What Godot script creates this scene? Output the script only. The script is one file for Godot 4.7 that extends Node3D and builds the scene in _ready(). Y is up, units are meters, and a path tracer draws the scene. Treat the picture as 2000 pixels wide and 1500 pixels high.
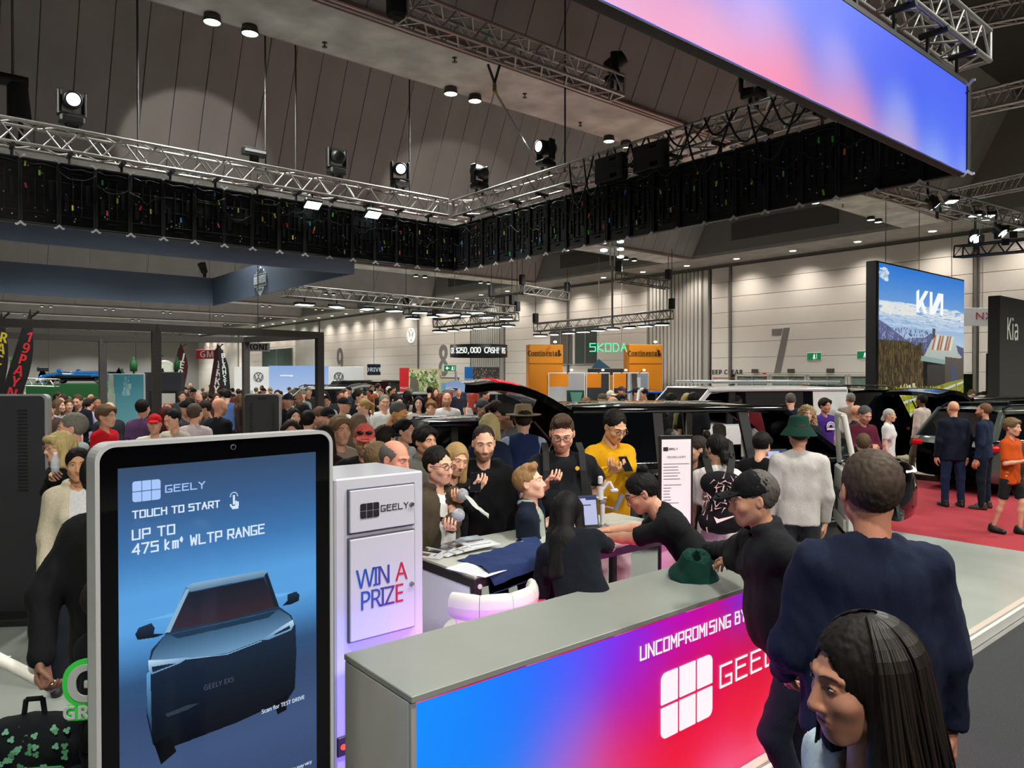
extends Node3D
# A motor show hall: a stand with an LED counter, kiosk and table in front, visitors, cars and signs behind.
# x runs along the counter, -z goes into the hall, y is up, metres.

var mats := {}
var taken := {}
var T0 := 0
const FACE0 := -39.65   # turn of a figure that looks at the photographer

# ---------------------------------------------------------------- materials
func mat(c, rough := 0.6, metal := 0.0, more := {}) -> StandardMaterial3D:
	var col: Color = c if c is Color else Color(str(c))
	var key := "%s %s %s %s" % [col.to_html(), rough, metal, str(more)]
	if mats.has(key): return mats[key]
	var m := StandardMaterial3D.new()
	m.albedo_color = col
	m.roughness = rough
	m.metallic = metal
	for k in more: m.set(k, more[k])
	mats[key] = m
	return m

func glow(c, energy := 1.0) -> StandardMaterial3D:
	return mat(Color(0.02, 0.02, 0.02), 0.5, 0.0, {"emission_enabled": true, "emission": Color(str(c)) if c is String else c, "emission_energy_multiplier": energy})

func glass(c: Color, alpha := 0.25) -> StandardMaterial3D:
	return mat(Color(c.r, c.g, c.b, alpha), 0.03, 0.0, {"transparency": BaseMaterial3D.TRANSPARENCY_ALPHA})

var noise_cache := {}
func noise_tex(freq: float, dark: float, bright: float, seed_ := 1, oct := 4, sz := 256) -> NoiseTexture2D:
	var key := [freq, dark, bright, seed_, oct]
	if noise_cache.has(key): return noise_cache[key]
	var n := FastNoiseLite.new()
	n.seed = seed_; n.frequency = freq; n.fractal_octaves = oct
	var t := NoiseTexture2D.new()
	t.width = sz; t.height = sz; t.seamless = true; t.noise = n
	var g := Gradient.new()
	g.set_color(0, Color(dark, dark, dark)); g.set_color(1, Color(bright, bright, bright))
	t.color_ramp = g
	noise_cache[key] = t
	return t

func rough_mat(c, rough: float, scale: float, freq: float, dark: float, bright: float, relief := 0.0, metal := 0.0) -> StandardMaterial3D:
	var key := "n%s %s %s %s %s %s %s" % [str(c), rough, scale, freq, dark, bright, relief]
	if mats.has(key): return mats[key]
	var m := StandardMaterial3D.new()
	m.albedo_color = c if c is Color else Color(str(c))
	m.roughness = rough; m.metallic = metal
	m.albedo_texture = noise_tex(freq, dark, bright)
	m.uv1_triplanar = true; m.uv1_world_triplanar = true
	m.uv1_scale = Vector3.ONE * scale
	if relief > 0.0:
		m.heightmap_enabled = true; m.heightmap_texture = noise_tex(freq, 0.0, 1.0); m.heightmap_scale = relief
	mats[key] = m
	return m

func fabric(c) -> StandardMaterial3D:
	var col: Color = c if c is Color else Color(str(c))
	var key := "f" + col.to_html()
	if mats.has(key): return mats[key]
	var m := StandardMaterial3D.new()
	m.albedo_color = col; m.roughness = 0.9; m.metallic_specular = 0.25
	m.albedo_texture = noise_tex(0.05, 0.82, 1.0, 3)
	m.uv1_triplanar = true; m.uv1_scale = Vector3.ONE * 6.0
	m.rim_enabled = true; m.rim = 0.25; m.rim_tint = 0.7
	mats[key] = m
	return m

# ---------------------------------------------------------------- things
func numbered(called: String) -> String:
	var k: int = taken.get(called, 0)
	taken[called] = k + 1
	return called if k == 0 else "%s_%03d" % [called, k]

func tag(o: Node, label := "", category := "", group := "", kind := "") -> Node:
	if label: o.set_meta("label", label)
	if category: o.set_meta("category", category)
	if group: o.set_meta("group", group)
	if kind: o.set_meta("kind", kind)
	return o

func thing(called: String, label: String, category: String, at := Vector3.ZERO, turn := 0.0, group := "") -> Node3D:
	var o := Node3D.new()
	o.name = numbered(called)
	add_child(o)
	o.position = at; o.rotation_degrees.y = turn
	tag(o, label, category, group)
	return o

func struct(called: String, at := Vector3.ZERO) -> Node3D:
	var o := Node3D.new()
	o.name = numbered(called); add_child(o); o.position = at
	o.set_meta("kind", "structure")
	return o

func part(parent: Node, called: String, mesh, m: Material, xf := Transform3D.IDENTITY) -> MeshInstance3D:
	var o := MeshInstance3D.new()
	o.name = called
	var me: Mesh = mesh.mesh() if mesh is MB else mesh
	o.mesh = me
	for s in me.get_surface_count(): o.set_surface_override_material(s, m)
	o.transform = xf
	parent.add_child(o, true)
	return o

func one(called: String, mesh, m: Material, label: String, category: String, at := Vector3.ZERO, turn := 0.0, group := "") -> MeshInstance3D:
	var o := part(self, numbered(called), mesh, m)
	o.position = at; o.rotation_degrees.y = turn
	tag(o, label, category, group)
	return o

func copy(o: Node3D, label := "") -> Node3D:
	var c: Node3D = o.duplicate()
	var base: String = o.name
	var r := RegEx.create_from_string("_\\d\\d\\d$")
	c.name = numbered(r.sub(base, "")); add_child(c)
	if label: c.set_meta("label", label)
	return c

# ---------------------------------------------------------------- mesh builder
class MB:
	var v := PackedVector3Array()
	var n := PackedVector3Array()
	var uv := PackedVector2Array()
	var ix := PackedInt32Array()
	var t := Transform3D.IDENTITY

	func put(p: Vector3, nn: Vector3, u := Vector2.ZERO) -> int:
		v.append(t * p); n.append((t.basis * nn).normalized()); uv.append(u)
		return v.size() - 1

	func tri(a: int, b: int, c: int) -> void:
		ix.append(a); ix.append(c); ix.append(b)

	func quad(a: Vector3, b: Vector3, c: Vector3, d: Vector3, u0 := Vector2(0, 1), u1 := Vector2(1, 1), u2 := Vector2(1, 0), u3 := Vector2(0, 0)) -> MB:
		var nn := (c - a).cross(d - b)
		if nn.length() < 1e-12: return self
		nn = nn.normalized()
		var i := put(a, nn, u0)
		put(b, nn, u1); put(c, nn, u2); put(d, nn, u3)
		tri(i, i + 1, i + 2); tri(i, i + 2, i + 3)
		return self

	func box(c: Vector3, s: Vector3, bev := 0.0, bas := Basis.IDENTITY) -> MB:
		var h := s * 0.5
		bev = minf(bev, 0.45 * minf(s.x, minf(s.y, s.z)))
		var keep := t
		t = t * Transform3D(bas, c)
		var q := Vector3(h.x - bev, h.y - bev, h.z - bev)
		for sg in [-1.0, 1.0]:
			_face(Vector3(sg * h.x, 0, 0), Vector3(0, q.y, 0), Vector3(0, 0, q.z) * sg)
			_face(Vector3(0, sg * h.y, 0), Vector3(0, 0, q.z), Vector3(q.x, 0, 0) * sg)
			_face(Vector3(0, 0, sg * h.z), Vector3(q.x, 0, 0), Vector3(0, q.y, 0) * sg)
		if bev > 0.0:
			for a in [-1.0, 1.0]:
				for b in [-1.0, 1.0]:
					_edge(Vector3(a * h.x, b * q.y, 0), Vector3(a * q.x, b * h.y, 0), Vector3(0, 0, q.z), Vector3(a, b, 0))
					_edge(Vector3(0, a * h.y, b * q.z), Vector3(0, a * q.y, b * h.z), Vector3(q.x, 0, 0), Vector3(0, a, b))
					_edge(Vector3(a * h.x, 0, b * q.z), Vector3(a * q.x, 0, b * h.z), Vector3(0, q.y, 0), Vector3(a, 0, b))
					for d in [-1.0, 1.0]:
						var nn := Vector3(a, b, d)
						var i := put(Vector3(a * h.x, b * q.y, d * q.z), nn)
						put(Vector3(a * q.x, b * h.y, d * q.z), nn); put(Vector3(a * q.x, b * q.y, d * h.z), nn)
						if a * b * d > 0: tri(i, i + 1, i + 2)
						else: tri(i, i + 2, i + 1)
		t = keep
		return self

	func _face(c: Vector3, e: Vector3, f: Vector3) -> void:
		quad(c - e - f, c + e - f, c + e + f, c - e + f)

	func _edge(a: Vector3, b: Vector3, e: Vector3, nn: Vector3) -> void:
		var g := (b - a).cross(e)
		if g.dot(nn) > 0: quad(a - e, b - e, b + e, a + e)
		else: quad(b - e, a - e, a + e, b + e)

	func tube(a: Vector3, b: Vector3, r0: float, r1 := -1.0, seg := 8, caps := true) -> MB:
		if r1 < 0: r1 = r0
		var d := (b - a).normalized()
		var e := d.cross(Vector3.UP if absf(d.y) < 0.9 else Vector3.RIGHT).normalized()
		var f := d.cross(e)
		var i := v.size()
		for k in seg + 1:
			var w := TAU * k / seg
			var o := e * cos(w) + f * sin(w)
			put(a + o * r0, o, Vector2(float(k) / seg, 0)); put(b + o * r1, o, Vector2(float(k) / seg, 1))
		for k in seg:
			tri(i + 2 * k, i + 2 * k + 2, i + 2 * k + 3); tri(i + 2 * k, i + 2 * k + 3, i + 2 * k + 1)
		if caps:
			for s in 2:
				var c := a if s == 0 else b
				var r := r0 if s == 0 else r1
				if r < 1e-4: continue
				var nn := -d if s == 0 else d
				var j := put(c, nn)
				for k in seg + 1:
					var w := TAU * k / seg
					put(c + (e * cos(w) + f * sin(w)) * r, nn)
				for k in seg:
					if s == 0: tri(j, j + 2 + k, j + 1 + k)
					else: tri(j, j + 1 + k, j + 2 + k)
		return self

	func path(pts: Array, r: float, seg := 6) -> MB:
		for k in pts.size() - 1:
			tube(pts[k], pts[k + 1], r, r, seg, true)
		return self

	# profile: [radius, height] pairs, turned round y
	func lathe(prof: Array, seg := 20, smooth := true) -> MB:
		for k in prof.size() - 1:
			var p: Vector2 = Vector2(prof[k][0], prof[k][1])
			var q: Vector2 = Vector2(prof[k + 1][0], prof[k + 1][1])
			var d := q - p
			var nn := Vector2(d.y, -d.x).normalized()
			var na := nn
			var nb := nn
			if smooth:
				if k > 0:
					var d0: Vector2 = p - Vector2(prof[k - 1][0], prof[k - 1][1])
					na = (nn + Vector2(d0.y, -d0.x).normalized()).normalized()
				if k < prof.size() - 2:
					var d1: Vector2 = Vector2(prof[k + 2][0], prof[k + 2][1]) - q
					nb = (nn + Vector2(d1.y, -d1.x).normalized()).normalized()
			var i := v.size()
			for s in seg + 1:
				var w := TAU * s / seg
				var o := Vector3(cos(w), 0, sin(w))
				put(o * p.x + Vector3(0, p.y, 0), o * na.x + Vector3(0, na.y, 0)); put(o * q.x + Vector3(0, q.y, 0), o * nb.x + Vector3(0, nb.y, 0))
			for s in seg:
				tri(i + 2 * s, i + 2 * s + 1, i + 2 * s + 3); tri(i + 2 * s, i + 2 * s + 3, i + 2 * s + 2)
		return self

	# a flat outline in x, y given depth along z (front face at +depth/2)
	func extrude(poly: PackedVector2Array, depth: float) -> MB:
		if Geometry2D.is_polygon_clockwise(poly): poly.reverse()
		var idx := Geometry2D.triangulate_polygon(poly)
		var lo := Vector2(1e9, 1e9)
		var hi := -lo
		for p in poly: lo = lo.min(p); hi = hi.max(p)
		var sz := hi - lo
		for s in [1.0, -1.0]:
			var i := v.size()
			for p in poly: put(Vector3(p.x, p.y, s * depth * 0.5), Vector3(0, 0, s), Vector2((p.x - lo.x) / sz.x, 1.0 - (p.y - lo.y) / sz.y))
			for k in range(0, idx.size(), 3):
				var a := poly[idx[k]]
				var ccw := (poly[idx[k + 1]] - a).cross(poly[idx[k + 2]] - a) > 0
				if ccw == (s > 0): tri(i + idx[k], i + idx[k + 1], i + idx[k + 2])
				else: tri(i + idx[k], i + idx[k + 2], i + idx[k + 1])
		if depth > 0.0:
			for k in poly.size():
				var a := poly[k]
				var b := poly[(k + 1) % poly.size()]
				quad(Vector3(a.x, a.y, depth * 0.5), Vector3(a.x, a.y, -depth * 0.5), Vector3(b.x, b.y, -depth * 0.5), Vector3(b.x, b.y, depth * 0.5))
		return self

	# rows of points (all the same length) joined into a smooth sheet
	func grid(rows: Array, flip := false) -> MB:
		var i := v.size()
		var w: int = rows[0].size()
		for r in rows.size():
			for c in w:
				var du: Vector3 = rows[r][mini(c + 1, w - 1)] - rows[r][maxi(c - 1, 0)]
				var dv: Vector3 = rows[mini(r + 1, rows.size() - 1)][c] - rows[maxi(r - 1, 0)][c]
				var nn := du.cross(dv)
				put(rows[r][c], -nn if flip else nn, Vector2(float(c) / (w - 1), float(r) / (rows.size() - 1)))
		for r in rows.size() - 1:
			for c in w - 1:
				var a := i + r * w + c
				if flip: tri(a, a + w, a + w + 1); tri(a, a + w + 1, a + 1)
				else: tri(a, a + 1, a + w + 1); tri(a, a + w + 1, a + w)
		return self

	func ball(c: Vector3, r: Vector3, seg := 14, rings := 8) -> MB:
		var i := v.size()
		for a in rings + 1:
			var ph := PI * a / rings
			for b in seg + 1:
				var w := TAU * b / seg
				var o := Vector3(sin(ph) * cos(w), cos(ph), sin(ph) * sin(w))
				put(c + o * r, o / r)
		for a in rings:
			for b in seg:
				var q := i + a * (seg + 1) + b
				tri(q, q + 1, q + seg + 2); tri(q, q + seg + 2, q + seg + 1)
		return self

	func mesh() -> ArrayMesh:
		var a := []
		a.resize(Mesh.ARRAY_MAX)
		a[Mesh.ARRAY_VERTEX] = v; a[Mesh.ARRAY_NORMAL] = n; a[Mesh.ARRAY_TEX_UV] = uv; a[Mesh.ARRAY_INDEX] = ix
		var m := ArrayMesh.new()
		m.add_surface_from_arrays(Mesh.PRIMITIVE_TRIANGLES, a)
		return m

func bx(c: Vector3, s: Vector3, bev := 0.0) -> MB:
	return MB.new().box(c, s, bev)

func pv(a: Array) -> PackedVector2Array:
	var o := PackedVector2Array()
	for k in range(0, a.size(), 2): o.append(Vector2(a[k], a[k + 1]))
	return o

func rrect(w: float, h: float, r: float, seg := 6) -> PackedVector2Array:
	var o := PackedVector2Array()
	for q in 4:
		var c := Vector2((w / 2 - r) * [1, -1, -1, 1][q], (h / 2 - r) * [1, 1, -1, -1][q])
		for k in seg + 1:
			var a := PI / 2 * (q + float(k) / seg)
			o.append(c + Vector2(cos(a), sin(a)) * r)
	return o

# ---------------------------------------------------------------- lettering
var GLYPHS := {"G": "67 07 00 60 63 33", "E": "67 07 00 60|04 54", "L": "07 00 60", "Y": "07 34 67|34 30", "T": "07 67|37 30", "O": "07 67 60 00 07", "U": "07 00 60 67", "C": "67 07 00 60",
	"H": "07 00|67 60|04 64", "S": "67 07 04 64 60 00", "A": "00 37 60|13 53", "R": "00 07 67 63 03|33 60", "P": "00 07 67 63 03", "W": "07 10 35 50 67", "N": "00 07 60 67", "I": "07 00", "K": "07 00|67 03 60",
	"M": "00 07 33 67 60", "B": "00 07 57 54 04|54 64 60 00", "D": "00 07 47 65 62 40 00", "Z": "07 67 00 60", "F": "67 07 00|04 54", "V": "07 30 67", "X": "07 60|00 67", "J": "67 60 00 02",
	"4": "50 57 02 62", "7": "07 67 20", "5": "67 07 04 64 60 00", "2": "07 67 64 04 00 60", "0": "07 67 60 00 07", "9": "60 67 07 03 63", "8": "00 07 67 60 00|04 64", "1": "07 00",
	"k": "07 00|45 02 40", "m": "00 05 65 60|35 30", "*": "27 24|06 35|36 05", "-": "14 54", "$": "67 07 04 64 60 00|38 30", "!": "07 02|01 00", ",": "10 00"}

# lettering from strokes: height hgt, stroke width sw, as thin plates of depth dp standing in x, y from the origin
func strokes(text: String, hgt: float, wid: float, sw: float, dp := 0.002, gap := 0.45) -> MB:
	var mb := MB.new()
	var x := 0.0
	for ch in text:
		if ch == " ":
			x += wid * 0.75
			continue
		var lw := wid * (0.25 if ch in "I1!," else (0.8 if ch in "km" else (0.5 if ch == "*" else 1.0)))
		for line in GLYPHS[ch].split("|"):
			var pts := []
			for w in line.split(" "): pts.append(Vector2(float(w[0]) / 6.0 * lw, float(w[1]) / 7.0 * hgt))
			for k in pts.size() - 1:
				var a: Vector2 = pts[k]
				var b: Vector2 = pts[k + 1]
				var d := (b - a).normalized() * sw * 0.5
				a -= d; b += d
				var e := Vector2(-d.y, d.x)
				var q := [a - e, b - e, b + e, a + e]
				for z in [dp]:
					mb.quad(Vector3(x + q[0].x, q[0].y, z), Vector3(x + q[1].x, q[1].y, z), Vector3(x + q[2].x, q[2].y, z), Vector3(x + q[3].x, q[3].y, z))
				for s in 4:
					var p0: Vector2 = q[s]
					var p1: Vector2 = q[(s + 1) % 4]
					mb.quad(Vector3(x + p0.x, p0.y, 0), Vector3(x + p1.x, p1.y, 0), Vector3(x + p1.x, p1.y, dp), Vector3(x + p0.x, p0.y, dp))
		x += lw + wid * gap
	return mb

func text_width(text: String, wid: float, gap := 0.45) -> float:
	var x := 0.0
	for ch in text:
		if ch == " ": x += wid * 0.75
		else: x += wid * (0.25 if ch in "I1!," else (0.8 if ch in "km" else (0.5 if ch == "*" else 1.0))) + wid * gap
	return x - wid * gap

func letters(text: String, hgt: float, depth := 0.004, font := "Droid Sans", weight := 400, slant := false) -> TextMesh:
	var f := SystemFont.new()
	f.font_names = PackedStringArray([font]); f.font_weight = weight; f.font_italic = slant
	var t := TextMesh.new()
	t.text = text; t.font = f; t.font_size = 64; t.pixel_size = hgt / 46.0; t.depth = depth; t.curve_step = 1.0
	return t

func at3(o: Vector3, yaw := 0.0, sc := Vector3.ONE) -> Transform3D:
	return Transform3D(Basis(Vector3.UP, deg_to_rad(yaw)).scaled_local(sc), o)

# six-block badge of rounded tiles, w wide, standing in x, y
func badge(w: float) -> MB:
	var mb := MB.new()
	var h := w * 0.78
	var g := w * 0.018
	for r in 2:
		for c in 3:
			var x0 := -w / 2 + c * w / 3 + g
			var y0 := -h / 2 + r * h / 2 + g
			var x1 := x0 + w / 3 - 2 * g
			var y1 := y0 + h / 2 - 2 * g
			var p := PackedVector2Array()
			var big := w * 0.085
			var sm := w * 0.008
			for k in 4:
				var cx: float = [x1, x0, x0, x1][k]
				var cy: float = [y1, y1, y0, y0][k]
				var rad := big if (k == 0 and c == 2 and r == 1) or (k == 1 and c == 0 and r == 1) or (k == 2 and c == 0 and r == 0) or (k == 3 and c == 2 and r == 0) else sm
				var cc := Vector2(cx - rad * [1, -1, -1, 1][k], cy - rad * [1, 1, -1, -1][k])
				for s in 5:
					var a := PI / 2 * (k + s / 4.0)
					p.append(cc + Vector2(cos(a), sin(a)) * rad)
			mb.extrude(p, 0.003)
	return mb

# ---------------------------------------------------------------- smooth solid figures: distance fields meshed as surface nets
class Field:
	var o: Vector3
	var c: float
	var nx: int
	var ny: int
	var nz: int
	var f := PackedFloat32Array()

	func _init(lo: Vector3, hi: Vector3, cell: float) -> void:
		o = lo; c = cell
		nx = int(ceil((hi.x - lo.x) / c)) + 1; ny = int(ceil((hi.y - lo.y) / c)) + 1; nz = int(ceil((hi.z - lo.z) / c)) + 1
		f.resize(nx * ny * nz); f.fill(1.0)

	# a tapered capsule, joined with a soft blend k (k < 0 cuts it away)
	func cap(a: Vector3, b: Vector3, ra: float, rb: float, k := 0.03) -> void:
		var cut := k < 0.0
		var kk := absf(k)
		var m := maxf(ra, rb) + kk + 2.0 * c
		var lo := (a.min(b) - Vector3(m, m, m) - o) / c
		var hi := (a.max(b) + Vector3(m, m, m) - o) / c
		var i0 := maxi(int(lo.x), 0)
		var i1 := mini(int(hi.x) + 1, nx - 1)
		var j0 := maxi(int(lo.y), 0)
		var j1 := mini(int(hi.y) + 1, ny - 1)
		var k0 := maxi(int(lo.z), 0)
		var k1 := mini(int(hi.z) + 1, nz - 1)
		var ba := b - a
		var bb := maxf(ba.dot(ba), 1e-9)
		var dr := rb - ra
		for z in range(k0, k1 + 1):
			for y in range(j0, j1 + 1):
				var row := nx * (y + ny * z)
				var p := Vector3(i0 * c, y * c, z * c) + o - a
				for x in range(i0, i1 + 1):
					var h := clampf(p.dot(ba) / bb, 0.0, 1.0)
					var d := (p - ba * h).length() - ra - dr * h
					p.x += c
					var old := f[row + x]
					if cut:
						if -d > old: f[row + x] = -d
					else:
						var e := absf(old - d)
						if e >= kk:
							if d < old: f[row + x] = d
						else:
							e = kk - e
							f[row + x] = minf(old, d) - e * e / (4.0 * kk)

	func ell(ce: Vector3, r: Vector3, k := 0.02, bas := Basis.IDENTITY) -> void:
		var cut := k < 0.0
		var kk := absf(k)
		var m := maxf(r.x, maxf(r.y, r.z)) + kk + 2.0 * c
		var lo := (ce - Vector3(m, m, m) - o) / c
		var hi := (ce + Vector3(m, m, m) - o) / c
		var inv := bas.inverse()
		var r2 := r * r
		for z in range(maxi(int(lo.z), 0), mini(int(hi.z) + 1, nz - 1) + 1):
			for y in range(maxi(int(lo.y), 0), mini(int(hi.y) + 1, ny - 1) + 1):
				var row := nx * (y + ny * z)
				for x in range(maxi(int(lo.x), 0), mini(int(hi.x) + 1, nx - 1) + 1):
					var p := inv * (Vector3(x * c, y * c, z * c) + o - ce)
					var q0 := (p / r).length()
					var q1 := (p / r2).length()
					var d := q0 * (q0 - 1.0) / maxf(q1, 1e-6)
					var old := f[row + x]
					if cut:
						if -d > old: f[row + x] = -d
					else:
						var e := absf(old - d)
						if e >= kk:
							if d < old: f[row + x] = d
						else:
							e = kk - e
							f[row + x] = minf(old, d) - e * e / (4.0 * kk)

	# keep only the side that the plane's normal points away from
	func plane(p: Vector3, n: Vector3) -> void:
		var d0 := (o - p).dot(n)
		for z in nz:
			for y in ny:
				var row := nx * (y + ny * z)
				var d := d0 + (y * n.y + z * n.z) * c
				for x in nx:
					if d > f[row + x]: f[row + x] = d
					d += n.x * c

	func plane_box(p: Vector3, n: Vector3, ce: Vector3, r: float) -> void:
		for z in range(maxi(int((ce.z - r - o.z) / c), 0), mini(int((ce.z + r - o.z) / c) + 1, nz - 1) + 1):
			for y in range(maxi(int((ce.y - r - o.y) / c), 0), mini(int((ce.y + r - o.y) / c) + 1, ny - 1) + 1):
				for x in range(maxi(int((ce.x - r - o.x) / c), 0), mini(int((ce.x + r - o.x) / c) + 1, nx - 1) + 1):
					var q := Vector3(x * c, y * c, z * c) + o
					if q.distance_squared_to(ce) < r * r:
						var d := (q - p).dot(n)
						var i := x + nx * (y + ny * z)
						if d > f[i]: f[i] = d

	func surf() -> Array:
		var v := PackedVector3Array()
		var ix := PackedInt32Array()
		var at := PackedInt32Array()
		at.resize(nx * ny * nz)
		var dy := nx
		var dz := nx * ny
		var far := 3.0 * c
		for z in nz - 1:
			for y in ny - 1:
				var row := nx * (y + ny * z)
				for x in nx - 1:
					var i := row + x
					var g0 := f[i]
					if g0 > far or g0 < -far: continue
					var g1 := f[i + 1]
					var g2 := f[i + dy]
					var g3 := f[i + dy + 1]
					var g4 := f[i + dz]
					var g5 := f[i + dz + 1]
					var g6 := f[i + dz + dy]
					var g7 := f[i + dz + dy + 1]
					var m := int(g0 < 0) + int(g1 < 0) + int(g2 < 0) + int(g3 < 0) + int(g4 < 0) + int(g5 < 0) + int(g6 < 0) + int(g7 < 0)
					if m == 0 or m == 8: continue
					var s := Vector3.ZERO
					var w := 0
					if (g0 < 0) != (g1 < 0): s += Vector3(g0 / (g0 - g1), 0, 0); w += 1
					if (g2 < 0) != (g3 < 0): s += Vector3(g2 / (g2 - g3), 1, 0); w += 1
					if (g4 < 0) != (g5 < 0): s += Vector3(g4 / (g4 - g5), 0, 1); w += 1
					if (g6 < 0) != (g7 < 0): s += Vector3(g6 / (g6 - g7), 1, 1); w += 1
					if (g0 < 0) != (g2 < 0): s += Vector3(0, g0 / (g0 - g2), 0); w += 1
					if (g1 < 0) != (g3 < 0): s += Vector3(1, g1 / (g1 - g3), 0); w += 1
					if (g4 < 0) != (g6 < 0): s += Vector3(0, g4 / (g4 - g6), 1); w += 1
					if (g5 < 0) != (g7 < 0): s += Vector3(1, g5 / (g5 - g7), 1); w += 1
					if (g0 < 0) != (g4 < 0): s += Vector3(0, 0, g0 / (g0 - g4)); w += 1
					if (g1 < 0) != (g5 < 0): s += Vector3(1, 0, g1 / (g1 - g5)); w += 1
					if (g2 < 0) != (g6 < 0): s += Vector3(0, 1, g2 / (g2 - g6)); w += 1
					if (g3 < 0) != (g7 < 0): s += Vector3(1, 1, g3 / (g3 - g7)); w += 1
					at[i] = v.size()
					v.append(o + (Vector3(x, y, z) + s / w) * c)
					var b0 := g0 < 0
					if b0 != (g1 < 0) and y > 0 and z > 0:
						_q(ix, at[i - dy - dz], at[i - dz], at[i], at[i - dy], b0)
					if b0 != (g2 < 0) and x > 0 and z > 0:
						_q(ix, at[i - 1 - dz], at[i - 1], at[i], at[i - dz], b0)
					if b0 != (g4 < 0) and x > 0 and y > 0:
						_q(ix, at[i - 1 - dy], at[i - dy], at[i], at[i - 1], b0)
		return [v, ix]

	func _q(ix: PackedInt32Array, a: int, b: int, d: int, e: int, inside: bool) -> void:
		if inside: ix.append_array([a, d, b, a, e, d])
		else: ix.append_array([a, b, d, a, d, e])

func normals_of(v: PackedVector3Array, ix: PackedInt32Array) -> PackedVector3Array:
	var n := PackedVector3Array()
	n.resize(v.size())
	for k in range(0, ix.size(), 3):
		var a := ix[k]
		var b := ix[k + 1]
		var d := ix[k + 2]
		var q := (v[d] - v[a]).cross(v[b] - v[a])
		n[a] += q; n[b] += q; n[d] += q
	for k in n.size(): n[k] = n[k].normalized()
	return n

var fold_noise: FastNoiseLite
# mesh of a field; folds > 0 moves the surface by noise (creases of cloth, strands of hair)
func field_arrays(fl: Field, folds := 0.0, stretch := Vector3(9, 4, 9), sd := 0.0) -> Array:
	var s := fl.surf()
	var v: PackedVector3Array = s[0]
	var n := normals_of(v, s[1])
	if folds > 0.0:
		for k in v.size():
			var p := v[k]
			v[k] = p + n[k] * folds * fold_noise.get_noise_3d(p.x * stretch.x + sd, p.y * stretch.y, p.z * stretch.z)
		n = normals_of(v, s[1])
	return [v, n, s[1]]

func arrays_mesh(sets: Array, cols = null) -> ArrayMesh:
	var v := PackedVector3Array()
	var n := PackedVector3Array()
	var ix := PackedInt32Array()
	for s in sets:
		var b := v.size()
		v.append_array(s[0]); n.append_array(s[1])
		var t: PackedInt32Array = s[2].duplicate()
		if b > 0:
			for k in t.size(): t[k] += b
		ix.append_array(t)
	var a := []
	a.resize(Mesh.ARRAY_MAX)
	a[Mesh.ARRAY_VERTEX] = v; a[Mesh.ARRAY_NORMAL] = n; a[Mesh.ARRAY_INDEX] = ix
	if cols != null: a[Mesh.ARRAY_COLOR] = cols
	var m := ArrayMesh.new()
	m.add_surface_from_arrays(Mesh.PRIMITIVE_TRIANGLES, a)
	return m

var jobs := []
func later(parent: Node, called: String, job: Callable, m: Material) -> MeshInstance3D:
	var o := MeshInstance3D.new()
	o.name = called
	o.material_override = m
	parent.add_child(o, true)
	jobs.append([o, job, null])
	return o

func work(k: int) -> void:
	jobs[k][2] = jobs[k][1].call()

func finish_jobs() -> void:
	if jobs.is_empty(): return
	for j in jobs.size(): jobs[j][2] = null
	var g := WorkerThreadPool.add_group_task(work, jobs.size(), -1, true)
	WorkerThreadPool.wait_for_group_task_completion(g)
	for j in jobs: j[0].mesh = arrays_mesh(j[2][0], j[2][1])
	jobs.clear()

func moved(s: Array, xf: Transform3D) -> Array:
	return [xf * s[0], Transform3D(xf.basis.orthonormalized(), Vector3.ZERO) * s[1], s[2]]

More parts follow.
